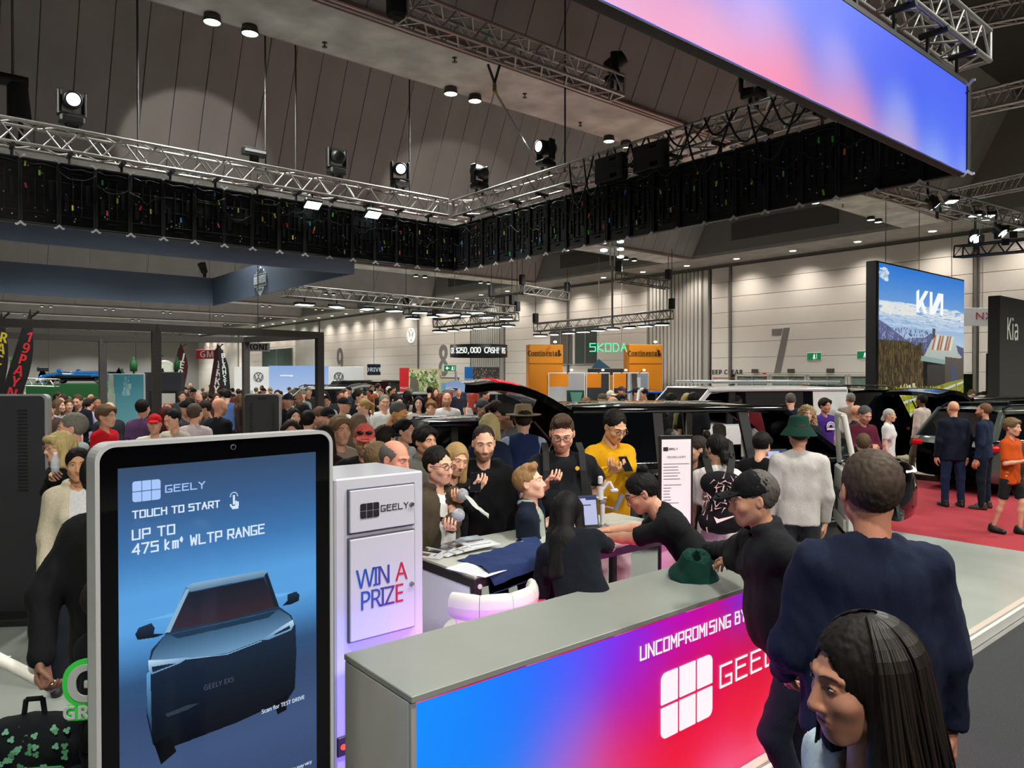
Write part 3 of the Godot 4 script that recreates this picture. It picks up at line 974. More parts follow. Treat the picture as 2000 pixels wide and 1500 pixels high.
func _garment(called, T: Transform3D, lo, hi, arms, s, sw, g, loose, fem, child, sleeve: float, _short: bool, hem: float, cell, o, HX: Transform3D, hs, open: bool, folds: float) -> Array:
	var low := lo as Vector3
	low.y = minf(low.y, (T * Vector3(0, hem, 0)).y)
	var f := Field.new(low - Vector3.ONE * 0.24 * s * maxf(g, 1.0), hi + Vector3.ONE * 0.22 * s * maxf(g, 1.0), cell)
	var L: float = s * loose
	f.cap(T * Vector3(-sw + 0.05, 0.462, -0.008), T * Vector3(sw - 0.05, 0.462, -0.008), 0.062 * L, 0.062 * L, 0.05)
	for k in [-1.0, 1.0]:
		f.cap(T * Vector3(k * 0.02, 0.535, -0.012), T * Vector3(k * (sw - 0.025), 0.468, -0.008), 0.046 * L, 0.05 * L, 0.04)
		if fem:
			f.cap(T * Vector3(k * 0.068, 0.41, -0.005), T * Vector3(k * 0.058, 0.2, 0.005), 0.094 * L, 0.084 * L * g, 0.05)
			f.cap(T * Vector3(k * 0.058, 0.2, 0.005), T * Vector3(k * 0.068, hem, 0.0), 0.084 * L * g, 0.108 * L * g, 0.05)
			f.ell(T * Vector3(k * 0.066, 0.335, 0.068), Vector3(0.062, 0.06, 0.06) * L, 0.05)
		else:
			f.cap(T * Vector3(k * 0.082, 0.41, 0.0), T * Vector3(k * 0.07 * g, 0.22, 0.008), (0.104 if not child else 0.092) * L * sqrt(g), (0.098 if not child else 0.09) * L * g, 0.05)
			f.cap(T * Vector3(k * 0.07 * g, 0.22, 0.008), T * Vector3(k * 0.074 * g, hem, 0.002), (0.098 if not child else 0.09) * L * g, 0.103 * L * g, 0.05)
	f.cap(T * Vector3(0, 0.42, 0.004), T * Vector3(0, hem, 0.006), (0.092 if not child else 0.082) * L * g, (0.094 if not child else 0.088) * L * g, 0.05)
	if g > 1.1: f.ell(T * Vector3(0, 0.14, 0.07), Vector3(0.15, 0.16, 0.12) * L * g * 0.9, 0.08)
	for a in arms:
		if sleeve <= 0.01: continue
		var wd := (0.86 if fem else (0.84 if child else 1.0)) * sqrt(g)
		if sleeve < 0.95:
			var e: Vector3 = a[0].lerp(a[1], sleeve)
			f.cap(a[0], e, 0.066 * L * wd, 0.064 * L * wd, 0.045)
			f.plane_box(a[0].lerp(a[1], sleeve), (a[1] - a[0]).normalized(), e + (a[1] - a[0]).normalized() * 0.05, 0.12 * s)
		else:
			f.cap(a[0], a[1], 0.066 * L * wd, 0.056 * L * wd, 0.045)
			f.cap(a[1], a[1].lerp(a[2], 0.93), 0.056 * L * wd, 0.043 * L * wd, 0.03)
			f.cap(a[1].lerp(a[2], 0.88), a[1].lerp(a[2], 0.94), 0.045 * L * wd, 0.042 * L * wd, 0.01)
	if o.get("top", [""])[0] == "hoodie" or o.get("hood", false):
		for k in 9:
			var w := PI * (k / 8.0) + PI
			var w2 := PI * ((k + 1) / 8.0) + PI
			if k == 8: continue
			f.cap(T * Vector3(cos(w) * 0.1, 0.55 + 0.015 * sin(w), 0.03 + sin(w) * 0.105), T * Vector3(cos(w2) * 0.1, 0.55 + 0.015 * sin(w2), 0.03 + sin(w2) * 0.105), 0.035 * s, 0.035 * s, 0.03)
	elif o.get("collar", false) and called != "shirt":
		for k in 10:
			var w := PI * 1.6 * (k / 10.0) + PI * 0.7
			var w2 := PI * 1.6 * ((k + 1) / 10.0) + PI * 0.7
			f.cap(T * Vector3(cos(w) * 0.075, 0.565, sin(w) * 0.07), T * Vector3(cos(w2) * 0.075, 0.565, sin(w2) * 0.07), 0.018 * s, 0.018 * s, 0.02)
	f.cap(T * Vector3(0, 0.46, -0.035), T * Vector3(0, 0.53, -0.038), 0.055 * L, 0.042 * L, 0.03)
	# neck opening
	f.cap(T * Vector3(0, 0.535, 0.016), T * Vector3(0, 0.68, 0.05), 0.052 * s, 0.06 * s, -1)
	if o.get("vneck", 0.0) > 0.0: f.cap(T * Vector3(0, 0.5 - o.vneck, 0.12), T * Vector3(0, 0.56, 0.08), 0.02, 0.06 * s, -1)
	if open:
		var w: float = o.get("gap", 0.05)
		f.cap(T * Vector3(0, 0.55, 0.09), T * Vector3(0.0, hem - 0.1, 0.12 * g), w * 0.9, w * 1.2, -1)
	f.plane(T * Vector3(0, hem + 0.012, 0), (T.basis * Vector3(0, -1, 0)).normalized())
	return [[field_arrays(f, folds * s, Vector3(8, 3.5, 8), s * 31.0 + low.x * 17.0)], null]

func _legs(bot, legs, T: Transform3D, hipc: Vector3, s, g, fem, cell, o) -> Array:
	var lo := hipc
	var hi: Vector3 = hipc + Vector3(0, 0.12, 0) * s
	for a in legs:
		for k in 3: lo = lo.min(a[k]); hi = hi.max(a[k])
	var f := Field.new(lo - Vector3.ONE * 0.2 * s, hi + Vector3.ONE * 0.2 * s, cell)
	var w: float = bot[2] if bot.size() > 2 else 1.0
	for k in [-1.0, 1.0]: f.cap(T * Vector3(k * 0.055 * g, 0.03, -0.002), hipc + Vector3(k * 0.06 * g, -0.02, -0.012) * s, 0.078 * s * g, 0.09 * s * g, 0.05)
	for a in legs:
		f.cap(a[0], a[1], 0.092 * s * sqrt(g), 0.068 * s * w, 0.05)
		if bot[0] == "shorts":
			f.plane_box(a[0].lerp(a[1], 0.85), (a[1] - a[0]).normalized(), a[1], 0.14 * s)
		else:
			f.cap(a[1], a[2] + (a[2] - a[1]).normalized() * 0.02 * s, 0.066 * s * w, 0.054 * s * w, 0.03)
			f.plane_box(a[2] + (a[2] - a[1]).normalized() * 0.03 * s, (a[2] - a[1]).normalized(), a[2] + (a[2] - a[1]).normalized() * 0.08 * s, 0.12 * s)
	f.plane(T * Vector3(0, o.get("waist", -0.065), 0), (T.basis * Vector3.UP).normalized())
	return [[field_arrays(f, 0.009 * s, Vector3(9, 7, 9), s * 13.0)], null]

var shoe_cache := {}
func _shoe(root, a, s, color, o, q) -> void:
	var key := "%s" % q
	if not shoe_cache.has(key):
		var f := Field.new(Vector3(-0.07, -0.03, -0.12), Vector3(0.07, 0.16, 0.26), 0.011 * q)
		f.cap(Vector3(0, 0.042, -0.045), Vector3(0, 0.034, 0.15), 0.042, 0.036, 0.02)
		f.cap(Vector3(0.012, 0.034, 0.06), Vector3(0.008, 0.03, 0.15), 0.042, 0.032, 0.02)
		f.cap(Vector3(0, 0.1, -0.03), Vector3(0, 0.05, 0.04), 0.042, 0.04, 0.03)
		f.plane(Vector3(0, 0.0, 0), Vector3.DOWN)
		shoe_cache[key] = arrays_mesh([field_arrays(f)])
	var yaw: float = o.get("toes", 0.12) * a[3]
	var dn: Vector3 = (a[2] - a[1]).normalized()
	var p: Vector3 = a[2]
	var b := Basis(Vector3.UP, yaw)
	if o.get("foot_pitch_" + ("l" if a[3] > 0 else "r"), 0.0) != 0.0: b = b * Basis(Vector3.RIGHT, o["foot_pitch_" + ("l" if a[3] > 0 else "r")])
	part(root, "shoe", shoe_cache[key], mat(color, 0.55), Transform3D(b.scaled(Vector3.ONE * s), p - b * Vector3(0, 0.085, 0) * s + dn * 0.0))

# ---------------------------------------------------------------- pictures for screens and posters
class Pic:
	var im: Image
	var w: int
	var h: int
	func _init(w_: int, h_: int, c := Color.BLACK) -> void:
		w = w_; h = h_
		im = Image.create(w, h, false, Image.FORMAT_RGB8)
		im.fill(c)
	# outline in fractions of the picture, filled from colour a (top) to b (bottom)
	func poly(p: Array, a, b = null) -> Pic:
		var ca: Color = Color(str(a)) if a is String else a
		var cb: Color = ca if b == null else (Color(str(b)) if b is String else b)
		var pts := []
		var y0 := 1e9
		var y1 := -1e9
		for k in range(0, p.size(), 2):
			pts.append(Vector2(p[k] * w, p[k + 1] * h)); y0 = minf(y0, p[k + 1] * h); y1 = maxf(y1, p[k + 1] * h)
		for y in range(maxi(0, int(y0)), mini(h - 1, int(y1)) + 1):
			var xs := []
			for k in pts.size():
				var q: Vector2 = pts[k]
				var r: Vector2 = pts[(k + 1) % pts.size()]
				if (q.y > y + 0.5) != (r.y > y + 0.5): xs.append(q.x + (y + 0.5 - q.y) / (r.y - q.y) * (r.x - q.x))
			xs.sort()
			var col := ca.lerp(cb, clampf((y - y0) / maxf(y1 - y0, 1.0), 0.0, 1.0))
			for k in range(0, xs.size() - 1, 2): im.fill_rect(Rect2i(int(xs[k]), y, maxi(1, int(xs[k + 1]) - int(xs[k])), 1), col)
		return self
	func line(p: Array, wd: float, c) -> Pic:
		for k in range(0, p.size() - 2, 2):
			var a := Vector2(p[k] * w, p[k + 1] * h)
			var b := Vector2(p[k + 2] * w, p[k + 3] * h)
			var d := (b - a).normalized() * wd * w * 0.5
			var e := Vector2(-d.y, d.x)
			var q := [a - d - e, b + d - e, b + d + e, a - d + e]
			var fl := []
			for v in q: fl.append(v.x / w); fl.append(v.y / h)
			poly(fl, c)
		return self
	func speckle(x0: float, y0: float, x1: float, y1: float, n: int, size: float, cols: Array, sd: int, tall := 1.0) -> Pic:
		var r := RandomNumberGenerator.new()
		r.seed = sd
		for k in n:
			var s := size * r.randf_range(0.4, 1.2)
			var c: Color = Color(str(cols[r.randi() % cols.size()]))
			im.fill_rect(Rect2i(int(r.randf_range(x0, x1) * w), int(r.randf_range(y0, y1) * h), maxi(1, int(s * w)), maxi(1, int(s * w * tall))), c)
		return self
	func tex() -> ImageTexture:
		return ImageTexture.create_from_image(im)

# colours at points [x, y, colour, reach] blended softly
func blend_pic(w: int, h: int, pts: Array, big := 4) -> Image:
	var im := Image.create(w, h, false, Image.FORMAT_RGBF)
	for y in h:
		for x in w:
			var s := Vector3.ZERO
			var t := 0.0
			for p in pts:
				var d := Vector2((x + 0.5) / w - p[0], ((y + 0.5) / h - p[1]) * float(h) / w).length() / p[3] as float
				var g := exp(-d * d) + 1e-6
				var c: Color = p[2]
				s += Vector3(c.r, c.g, c.b) * g; t += g
			s /= t
			im.set_pixel(x, y, Color(s.x, s.y, s.z))
	im.resize(w * big, h * big, Image.INTERPOLATE_CUBIC)
	im.convert(Image.FORMAT_RGB8)
	return im

func screen_mat(t: Texture2D, energy := 1.0, rough := 0.25) -> StandardMaterial3D:
	var m := StandardMaterial3D.new()
	m.albedo_color = Color(0.015, 0.015, 0.018); m.roughness = rough
	m.emission_enabled = true; m.emission = Color.BLACK; m.emission_texture = t; m.emission_energy_multiplier = energy
	return m

func print_mat(t: Texture2D, rough := 0.6) -> StandardMaterial3D:
	var m := StandardMaterial3D.new()
	m.albedo_texture = t; m.roughness = rough
	return m

func face_quad(w: float, h: float) -> MB:   # a sheet in x, y facing +z, origin in the middle
	return MB.new().quad(Vector3(-w / 2, -h / 2, 0), Vector3(w / 2, -h / 2, 0), Vector3(w / 2, h / 2, 0), Vector3(-w / 2, h / 2, 0))

func area(parent: Node, called: String, xf: Transform3D, w: float, h: float, c: Color, energy: float) -> void:
	var l := AreaLight3D.new()
	l.name = called; l.area_size = Vector2(w, h); l.light_color = c; l.light_energy = energy; l.shadow_enabled = true
	l.transform = xf
	l.area_range = 60.0
	parent.add_child(l, true)

func spot(parent: Node, called: String, at: Vector3, to: Vector3, angle: float, c: Color, energy: float, size := 0.05, soft := 0.4) -> void:
	var l := SpotLight3D.new()
	l.name = called; l.light_color = c; l.light_energy = energy; l.spot_angle = angle; l.spot_range = 80.0; l.light_size = size; l.shadow_enabled = true
	l.spot_angle_attenuation = soft
	parent.add_child(l, true)
	var d := (to - at).normalized()
	l.transform = Transform3D(Basis.looking_at(d, Vector3.UP if absf(d.y) < 0.95 else Vector3.RIGHT), at)

# ---------------------------------------------------------------- trusses
var rod_mesh: Mesh
func rod(parent: Node, called: String, a: Vector3, b: Vector3, r: float, m: Material) -> MeshInstance3D:
	if rod_mesh == null: rod_mesh = MB.new().tube(Vector3(0, -0.5, 0), Vector3(0, 0.5, 0), 1.0, 1.0, 8).mesh()
	var d := b - a
	var y := d.normalized()
	var x := y.cross(Vector3.FORWARD if absf(y.z) < 0.9 else Vector3.RIGHT).normalized()
	return part(parent, called, rod_mesh, m, Transform3D(Basis(x * r, d, x.cross(y) * r), (a + b) / 2))

func truss(label: String, a: Vector3, b: Vector3, s := 0.3, fine := true, m: Material = null, bays := 0, group := "") -> Node3D:
	if m == null: m = mat("b9b6b2", 0.35, 0.85)
	var root := thing("lighting_truss", label, "truss", a, 0.0, group)
	var d := b - a
	var L := d.length()
	var ax := d / L
	var side := ax.cross(Vector3.UP).normalized() * s * 0.5
	var up := side.cross(ax).normalized() * s * 0.5
	var q := [side + up, -side + up, -side - up, side - up]
	var r := s * 0.083
	for k in 4: rod(root, "chord", q[k], d + q[k], r, m)
	var n := bays if bays > 0 else int(round(L / (s * 1.6)))
	var step := d / n
	var mb := MB.new()
	for i in n:
		for k in 4:
			var p: Vector3 = q[k] + step * i
			var e: Vector3 = q[(k + 1) % 4] + step * (i + 0.5)
			var g: Vector3 = q[k] + step * (i + 1)
			if fine:
				rod(root, "brace", p, e, r * 0.5, m); rod(root, "brace", e, g, r * 0.5, m)
			else:
				mb.tube(p, e, r * 0.5, -1.0, 4, false); mb.tube(e, g, r * 0.5, -1.0, 4, false)
	if not fine: tag(part(root, "lattice", mb, m), "", "", "", "stuff")
	for e in [Vector3.ZERO, d]:
		var fr := MB.new()
		for k in 4: fr.tube(e + q[k], e + q[(k + 1) % 4], r * 0.8, -1.0, 6)
		part(root, "end_frame", fr, m)
	return root

# ---------------------------------------------------------------- lights
func moving_head(label: String, at: Vector3, aim: Vector3, on: bool, hang := false, cone := 14.0, power := 60.0) -> Node3D:
	var root := thing("moving_head_light", label, "stage light", at, 0.0, "moving head lights on the trusses")
	var blk := mat("141416", 0.45)
	var sg := -1.0 if hang else 1.0
	part(root, "base", bx(Vector3(0, sg * 0.17, 0), Vector3(0.34, 0.13, 0.26), 0.03), blk)
	var cl := MB.new()
	for k in [-0.08, 0.08]: cl.box(Vector3(k, sg * 0.05, 0), Vector3(0.035, 0.13, 0.06), 0.008)
	part(root, "clamp", cl, mat("222224", 0.5))
	var dir := (aim - at - Vector3(0, sg * 0.48, 0)).normalized()
	var yaw := atan2(dir.x, dir.z)
	var yoke := MB.new()
	yoke.t = Transform3D(Basis(Vector3.UP, yaw), Vector3.ZERO)
	for k in [-1.0, 1.0]: yoke.box(Vector3(k * 0.17, sg * 0.42, 0), Vector3(0.06, 0.4, 0.15), 0.02)
	yoke.box(Vector3(0, sg * 0.25, 0), Vector3(0.38, 0.05, 0.17), 0.02)
	part(root, "yoke", yoke, blk)
	var hd := MB.new()
	hd.lathe([[0.0, -0.2], [0.1, -0.2], [0.13, -0.17], [0.14, 0.0], [0.135, 0.14], [0.125, 0.19], [0.1, 0.195], [0.095, 0.17], [0.0, 0.17]], 18)
	var q := Basis(Vector3.UP, yaw) * Basis(Vector3.RIGHT, PI / 2 - asin(clampf(dir.y, -1, 1)))
	var xf := Transform3D(q, Vector3(0, sg * 0.48, 0))
	part(root, "head", hd, blk, xf)
	part(root, "lens_light", MB.new().tube(Vector3(0, 0.165, 0), Vector3(0, 0.185, 0), 0.095, 0.095, 18), glow("dff2ff", 6.0) if on else mat("20242c", 0.08), xf)
	if on: spot(root, "beam", xf * Vector3(0, 0.2, 0), xf * Vector3(0, 5, 0), cone, Color(0.95, 0.97, 1.0), power, 0.06, 0.25)
	return root

func flood(label: String, at: Vector3, turn: float, group: String, tilt := 0.0) -> Node3D:
	var root := thing("flood_light", label, "flood light", at, turn, group)
	var xf := Transform3D(Basis(Vector3.RIGHT, tilt), Vector3.ZERO)
	part(root, "housing", bx(Vector3.ZERO, Vector3(0.34, 0.09, 0.24), 0.02), mat("1a1a1c", 0.5), xf)
	part(root, "lamp_face_light", bx(Vector3(0, -0.05, 0), Vector3(0.29, 0.016, 0.19), 0.004), glow("e8fff6", 5.0), xf)
	part(root, "bracket", MB.new().tube(Vector3(0, 0.04, 0), Vector3(0, 0.2, 0), 0.015), mat("222222", 0.5))
	return root

# ---------------------------------------------------------------- cars (nose towards +x, wheels on y = 0)
var wheel_meshes := {}
func wheel(root: Node3D, p: Vector3, r: float, side: float, rimc := "b8bcc2") -> void:
	if not wheel_meshes.has("tyre"):
		wheel_meshes.tyre = MB.new().lathe([[0.66, -0.32], [0.9, -0.34], [0.98, -0.26], [1.0, -0.1], [1.0, 0.1], [0.98, 0.26], [0.9, 0.34], [0.66, 0.32], [0.64, 0.2], [0.64, -0.2], [0.66, -0.32]], 28).mesh()
		var rm := MB.new()
		rm.lathe([[0.66, 0.3], [0.62, 0.31], [0.6, 0.24], [0.6, -0.2]], 24)
		for k in 10:
			var w := TAU * k / 10
			rm.box(Vector3(cos(w) * 0.36, 0.25, sin(w) * 0.36), Vector3(0.56, 0.05, 0.085), 0.012, Basis(Vector3.UP, -w))
		rm.tube(Vector3(0, 0.2, 0), Vector3(0, 0.3, 0), 0.13, 0.11, 14)
		wheel_meshes.rim = rm.mesh()
		wheel_meshes.disc = MB.new().tube(Vector3(0, 0.08, 0), Vector3(0, 0.12, 0), 0.5, 0.5, 20).mesh()
	var b := Basis(Vector3.RIGHT, side * PI / 2).scaled(Vector3.ONE * r)
	var xf := Transform3D(b, p)
	var t := part(root, "wheel", wheel_meshes.tyre, mat("131314", 0.85), xf)
	part(t, "rim", wheel_meshes.rim, mat(rimc, 0.25, 0.9))
	part(t, "brake_disc", wheel_meshes.disc, mat("3a3a3c", 0.5, 0.6))

# o: len, wid, high, belt, hood (height), nose (x where the windscreen foot lies, from the middle), col, roof points, open tailgate ...
var cars_at := []
func car(label: String, at: Vector3, turn: float, o: Dictionary) -> Node3D:
	cars_at.append(at)
	var root := thing("car", label, "car", at, turn, o.get("group", ""))
	var L: float = o.get("len", 4.6)
	var W: float = o.get("wid", 1.86) / 2
	var top: float = o.get("high", 1.65)
	var belt: float = o.get("belt", 1.02)
	var hood: float = o.get("hood", 0.98)
	var wr: float = o.get("wheel", 0.345)
	var fx: float = L / 2 - o.get("front", 0.88)
	var rx: float = -L / 2 + o.get("rear", 0.92)
	var a0: float = o.get("a0", L * 0.2)      # windscreen foot
	var a1: float = o.get("a1", L * 0.03)     # roof front
	var d1: float = o.get("d1", -L * 0.4)     # roof rear
	var d0: float = o.get("d0", -L * 0.48)    # rear window foot
	var paint := mat(o.get("col", "101114"), o.get("rough", 0.12), o.get("metal", 0.3), {"clearcoat_enabled": true, "clearcoat": 1.0, "clearcoat_roughness": 0.03})
	var dark := mat("0d0d0f", 0.5)
	var glz: StandardMaterial3D = o.get("glass", mat("0b0e12", 0.04, 0.0, {"metallic_specular": 0.7}))
	# --- lower body
	var rows := []
	var n := 44
	for i in n + 1:
		var t := float(i) / n
		var x := lerpf(-L / 2, L / 2, 0.5 - 0.5 * cos(PI * t) if true else t)
		var e := clampf((absf(x) - L * 0.36) / (L * 0.14), 0.0, 1.0)
		var w := W * (1.0 - 0.2 * e * e * e)
		var yb := 0.2 + 0.1 * e * e
		for cx in [fx, rx]:
			var dx: float = absf(x - cx)
			if dx < wr * 1.16: yb = maxf(yb, wr + sqrt(wr * wr * 1.345 - dx * dx) * 0.97)
		var tp := belt
		if x > a0: tp = lerpf(hood + 0.06, hood - 0.13 * (1.0 if x > L * 0.3 else 1.0), pow((x - a0) / (L / 2 - a0), 1.8))
		elif x < d0: tp = lerpf(belt, belt - 0.1, clampf((d0 - x) / maxf(L / 2 + d0, 0.01), 0, 1))
		if e > 0.85: tp -= (e - 0.85) * 0.5 * (1.0 if x > 0 else 0.4)
		yb = minf(yb, tp - 0.12)
		var m := lerpf(yb, tp, 0.5)
		var r := []
		for p in [[0.78, yb], [0.97, yb + 0.012], [1.0, lerpf(yb, tp, 0.22)], [1.0, m], [0.985, lerpf(yb, tp, 0.72)], [0.955, lerpf(yb, tp, 0.93)], [0.9, tp], [0.6, tp + 0.03 * (1.0 if x > a0 else 0.3)], [0.0, tp + 0.045 * (1.0 if x > a0 else 0.3)]]:
			r.append(Vector3(x, p[1], p[0] * w))
		if o.get("open_deck", false) and x < a0 and x > d0 - 0.2:
			r[7] = Vector3(x, tp - 0.03, 0.83 * w); r[8] = Vector3(x, 0.42, 0.8 * w)
		var full := r.duplicate()
		for k in range(r.size() - 1, -1, -1): full.append(Vector3(r[k].x, r[k].y, -r[k].z))
		rows.append(full)
	var body := MB.new().grid(rows, true)
	for en in [0, n]:
		var c := Vector3(rows[en][0].x + (0.03 if en else -0.03), 0.6, 0)
		for k in rows[en].size() - 1:
			if en: body.quad(c, rows[en][k + 1], rows[en][k], c)
			else: body.quad(c, rows[en][k], rows[en][k + 1], c)
		var i := body.v.size()
		var r: Array = rows[en]
		body.put(c, Vector3(1 if en else -1, 0, 0))
		for p in r: body.put(p, Vector3(1 if en else -1, 0, 0.3 * signf(p.z)))
		for k in r.size(): body.tri(i, i + 1 + (k + 1) % r.size(), i + 1 + k)
	part(root, "body", body, paint)
	part(root, "floor_pan", bx(Vector3((fx + rx) / 2, minf(0.24, belt * 0.4), 0), Vector3(fx - rx - wr * 2.3, 0.1, W * 1.8), 0.02).box(Vector3(0, minf(0.5, belt * 0.55), 0), Vector3(L * 0.9, minf(0.3, belt * 0.4), W * 1.1), 0.02), dark)
	# --- greenhouse
	var wb := W * 0.9
	var wt: float = W * o.get("tumble", 0.74)
	var rowsr := []
	for i in 13:
		var t := i / 12.0
		var x := lerpf(d1 - 0.04, a1 + 0.05, t)
		var y := top - 0.05 * pow(absf(2 * t - 0.9), 3.0)
		var r := []
		for k in 9:
			var z := -1.0 + k / 4.0
			r.append(Vector3(x, y - 0.05 * pow(absf(z), 3.5), z * wt * 1.02))
		rowsr.append(r)
	var roof := MB.new().grid(rowsr, true)
	var under := []
	for r in rowsr:
		var u := []
		for p in r: u.append(p - Vector3(0, 0.035, 0))
		under.append(u)
	roof.grid(under)
	part(root, "roof", roof, mat(o.roof_col, 0.1, 0.2, {"clearcoat_enabled": true}) if o.has("roof_col") else paint)
	var yt := top - 0.07
	var sills := []
	for sd in [-1.0, 1.0]:
		var lo := func(x): return Vector3(x, belt - 0.01, sd * wb)
		var hi := func(x): return Vector3(x, yt, sd * wt)
		var pil: Array = o.get("pillars", [[a0, a1, 0.07], [L * -0.03, L * -0.04, 0.09], [L * -0.27, L * -0.27, 0.1], [d0, d1, 0.13]])
		for k in pil.size():
			var p: Array = pil[k]
			var mb := MB.new()
			var q0: Vector3 = lo.call(p[0])
			var q1: Vector3 = hi.call(p[1])
			var hw := Vector3(p[2] / 2, 0, 0)
			var inn := Vector3(0, 0, -sd * 0.05)
			mb.quad(q0 - hw, q0 + hw, q1 + hw, q1 - hw); mb.quad(q0 - hw + inn, q1 - hw + inn, q1 + hw + inn, q0 + hw + inn)
			mb.quad(q0 - hw, q1 - hw, q1 - hw + inn, q0 - hw + inn); mb.quad(q0 + hw, q0 + hw + inn, q1 + hw + inn, q1 + hw)
			part(root, "pillar", mb, paint if k in [0, pil.size() - 1] else dark)
			if k == 0: continue
			var pr: Array = pil[k - 1]
			if o.get("open", []).has("%d%s" % [k, "r" if sd > 0 else "l"]): continue
			var g := MB.new()
			var b0: Vector3 = lo.call(p[0] + p[2] / 2)
			var b1: Vector3 = lo.call(pr[0] - pr[2] / 2)
			var t1: Vector3 = hi.call(pr[1] - pr[2] / 2)
			var t0: Vector3 = hi.call(p[1] + p[2] / 2)
			g.quad(b0, b1, t1, t0)
			part(root, "side_window", g, glz, Transform3D(Basis.IDENTITY, Vector3(0, 0, -sd * 0.015)))
		if o.get("chrome", false):
			part(root, "window_trim", MB.new().path([lo.call(a0) + Vector3(0, 0.012, sd * 0.01), lo.call(d0) + Vector3(0, 0.012, sd * 0.01)], 0.012), mat("d8dade", 0.12, 1.0))
			part(root, "window_trim", MB.new().path([hi.call(a1) + Vector3(0, 0, sd * 0.012), hi.call(d1) + Vector3(0, 0, sd * 0.012)], 0.011), mat("d8dade", 0.12, 1.0))
		part(root, "cant_rail", MB.new().tube(hi.call(a1) + Vector3(0.05, 0, 0), hi.call(d1), 0.045, 0.045, 8), paint)
		# mirror, handles, lamps
		var mi := MB.new().box(Vector3(a0 - 0.12, belt + 0.1, sd * (W + 0.1)), Vector3(0.12, 0.14, 0.2), 0.04).box(Vector3(a0 - 0.1, belt + 0.04, sd * (W - 0.02)), Vector3(0.05, 0.04, 0.16), 0.01)
		part(root, "mirror", mi, paint)
		for hx in [L * 0.03, L * -0.2]: part(root, "door_handle", bx(Vector3(hx, belt - 0.12, sd * (W * 0.985)), Vector3(0.2, 0.03, 0.035), 0.012), mat("c8ccd0", 0.15, 0.9) if o.get("chrome", false) else paint)
		for hx in [L * -0.04, L * -0.26]: part(root, "door_gap", bx(Vector3(hx, (belt + 0.3) / 2, sd * (W * 0.992)), Vector3(0.008, belt - 0.36, 0.012)), dark)
		part(root, "headlight", MB.new().box(Vector3(L / 2 - 0.22, hood - 0.2, sd * W * 0.72), Vector3(0.36, 0.11, 0.34), 0.05, Basis(Vector3.UP, sd * 0.45)), mat("e8eef2", 0.05, 0.0, {"metallic_specular": 0.9}) if not o.get("lit", false) else glow("f4fbff", 3.0))
		part(root, "tail_light", bx(Vector3(-L / 2 + 0.1, belt - 0.14, sd * W * 0.78), Vector3(0.22, 0.13, 0.3), 0.04), mat("c01018", 0.08) if not o.get("lit", false) else glow("ff1a22", 2.5))
		part(root, "sill", bx(Vector3((fx + rx) / 2, 0.25, sd * W * 0.97), Vector3(fx - rx - wr * 2.4, 0.1, 0.06), 0.02), dark)
		wheel(root, Vector3(fx, wr, sd * (W - 0.13)), wr, sd); wheel(root, Vector3(rx, wr, sd * (W - 0.13)), wr, sd)
		if o.has("rails"): part(root, "roof_rail", MB.new().path([Vector3(a1 - 0.1, top - 0.02, sd * wt * 0.92), Vector3(a1 - 0.3, top + 0.05, sd * wt * 0.92), Vector3(d1 + 0.2, top + 0.05, sd * wt * 0.92), Vector3(d1 + 0.05, top - 0.02, sd * wt * 0.92)], 0.02), mat(o.rails, 0.25, 0.8))
	var ws := MB.new().quad(Vector3(a0, belt, wb), Vector3(a0, belt, -wb), Vector3(a1 + 0.04, yt + 0.02, -wt), Vector3(a1 + 0.04, yt + 0.02, wt))
	part(root, "windscreen", ws, glz)
	part(root, "grille", bx(Vector3(L / 2 + 0.005, 0.52, 0), Vector3(0.06, 0.16, W * 1.2), 0.03), dark)
	if not o.get("gate", false):
		part(root, "rear_window", MB.new().quad(Vector3(d0, belt, -wb), Vector3(d0, belt, wb), Vector3(d1, yt, wt), Vector3(d1, yt, -wt)), glz)
	else:
		# tailgate swung up about the rear edge of the roof
		var gl: float = o.get("gate_len", 1.15)
		var tg := Node3D.new()
		tg.name = "tailgate"; root.add_child(tg)
		tg.position = Vector3(d1, top - 0.03, 0); tg.rotation.z = o.get("gate_tilt", -0.12)
		var rg := []
		for i in 11:
			var t := i / 10.0
			var r := []
			for k in 9:
				var z := -1.0 + k / 4.0
				var bulge := 0.09 * sin(PI * clampf(t * 1.1, 0, 1)) - 0.04 * z * z
				r.append(Vector3(-gl * t, bulge - 0.14 * maxf(t - 0.75, 0) * 4.0 * 0.6, z * lerpf(wt, W * 0.9, minf(t * 1.6, 1.0))))
			rg.append(r)
		var shell := MB.new().grid(rg)
		var rg2 := []
		for r in rg:
			var u := []
			for p in r: u.append(p + Vector3(0.02, -0.09, 0) * Vector3(1, 1, 1))
			rg2.append(u)
		shell.grid(rg2, true)
		for r in [0, 10]:
			for k in 8: shell.quad(rg[r][k], rg[r][k + 1], rg2[r][k + 1], rg2[r][k])
		for k in [0, 8]:
			for i in 10: shell.quad(rg[i][k], rg[i + 1][k], rg2[i + 1][k], rg2[i][k])
		part(tg, "panel", shell, paint)
		var win := []
		for i in 6:
			var r := []
			for k in 7:
				var t := 0.08 + i / 5.0 * 0.42
				var z := -0.8 + k / 3.0 * 0.8
				r.append(Vector3(-gl * t, 0.09 * sin(PI * t * 1.1) - 0.04 * z * z + 0.006, z * lerpf(wt, W * 0.9, minf(t * 1.6, 1.0))))
			win.append(r)
		part(tg, "rear_window", MB.new().grid(win), mat("0a0c10", 0.03))
		var lt := []
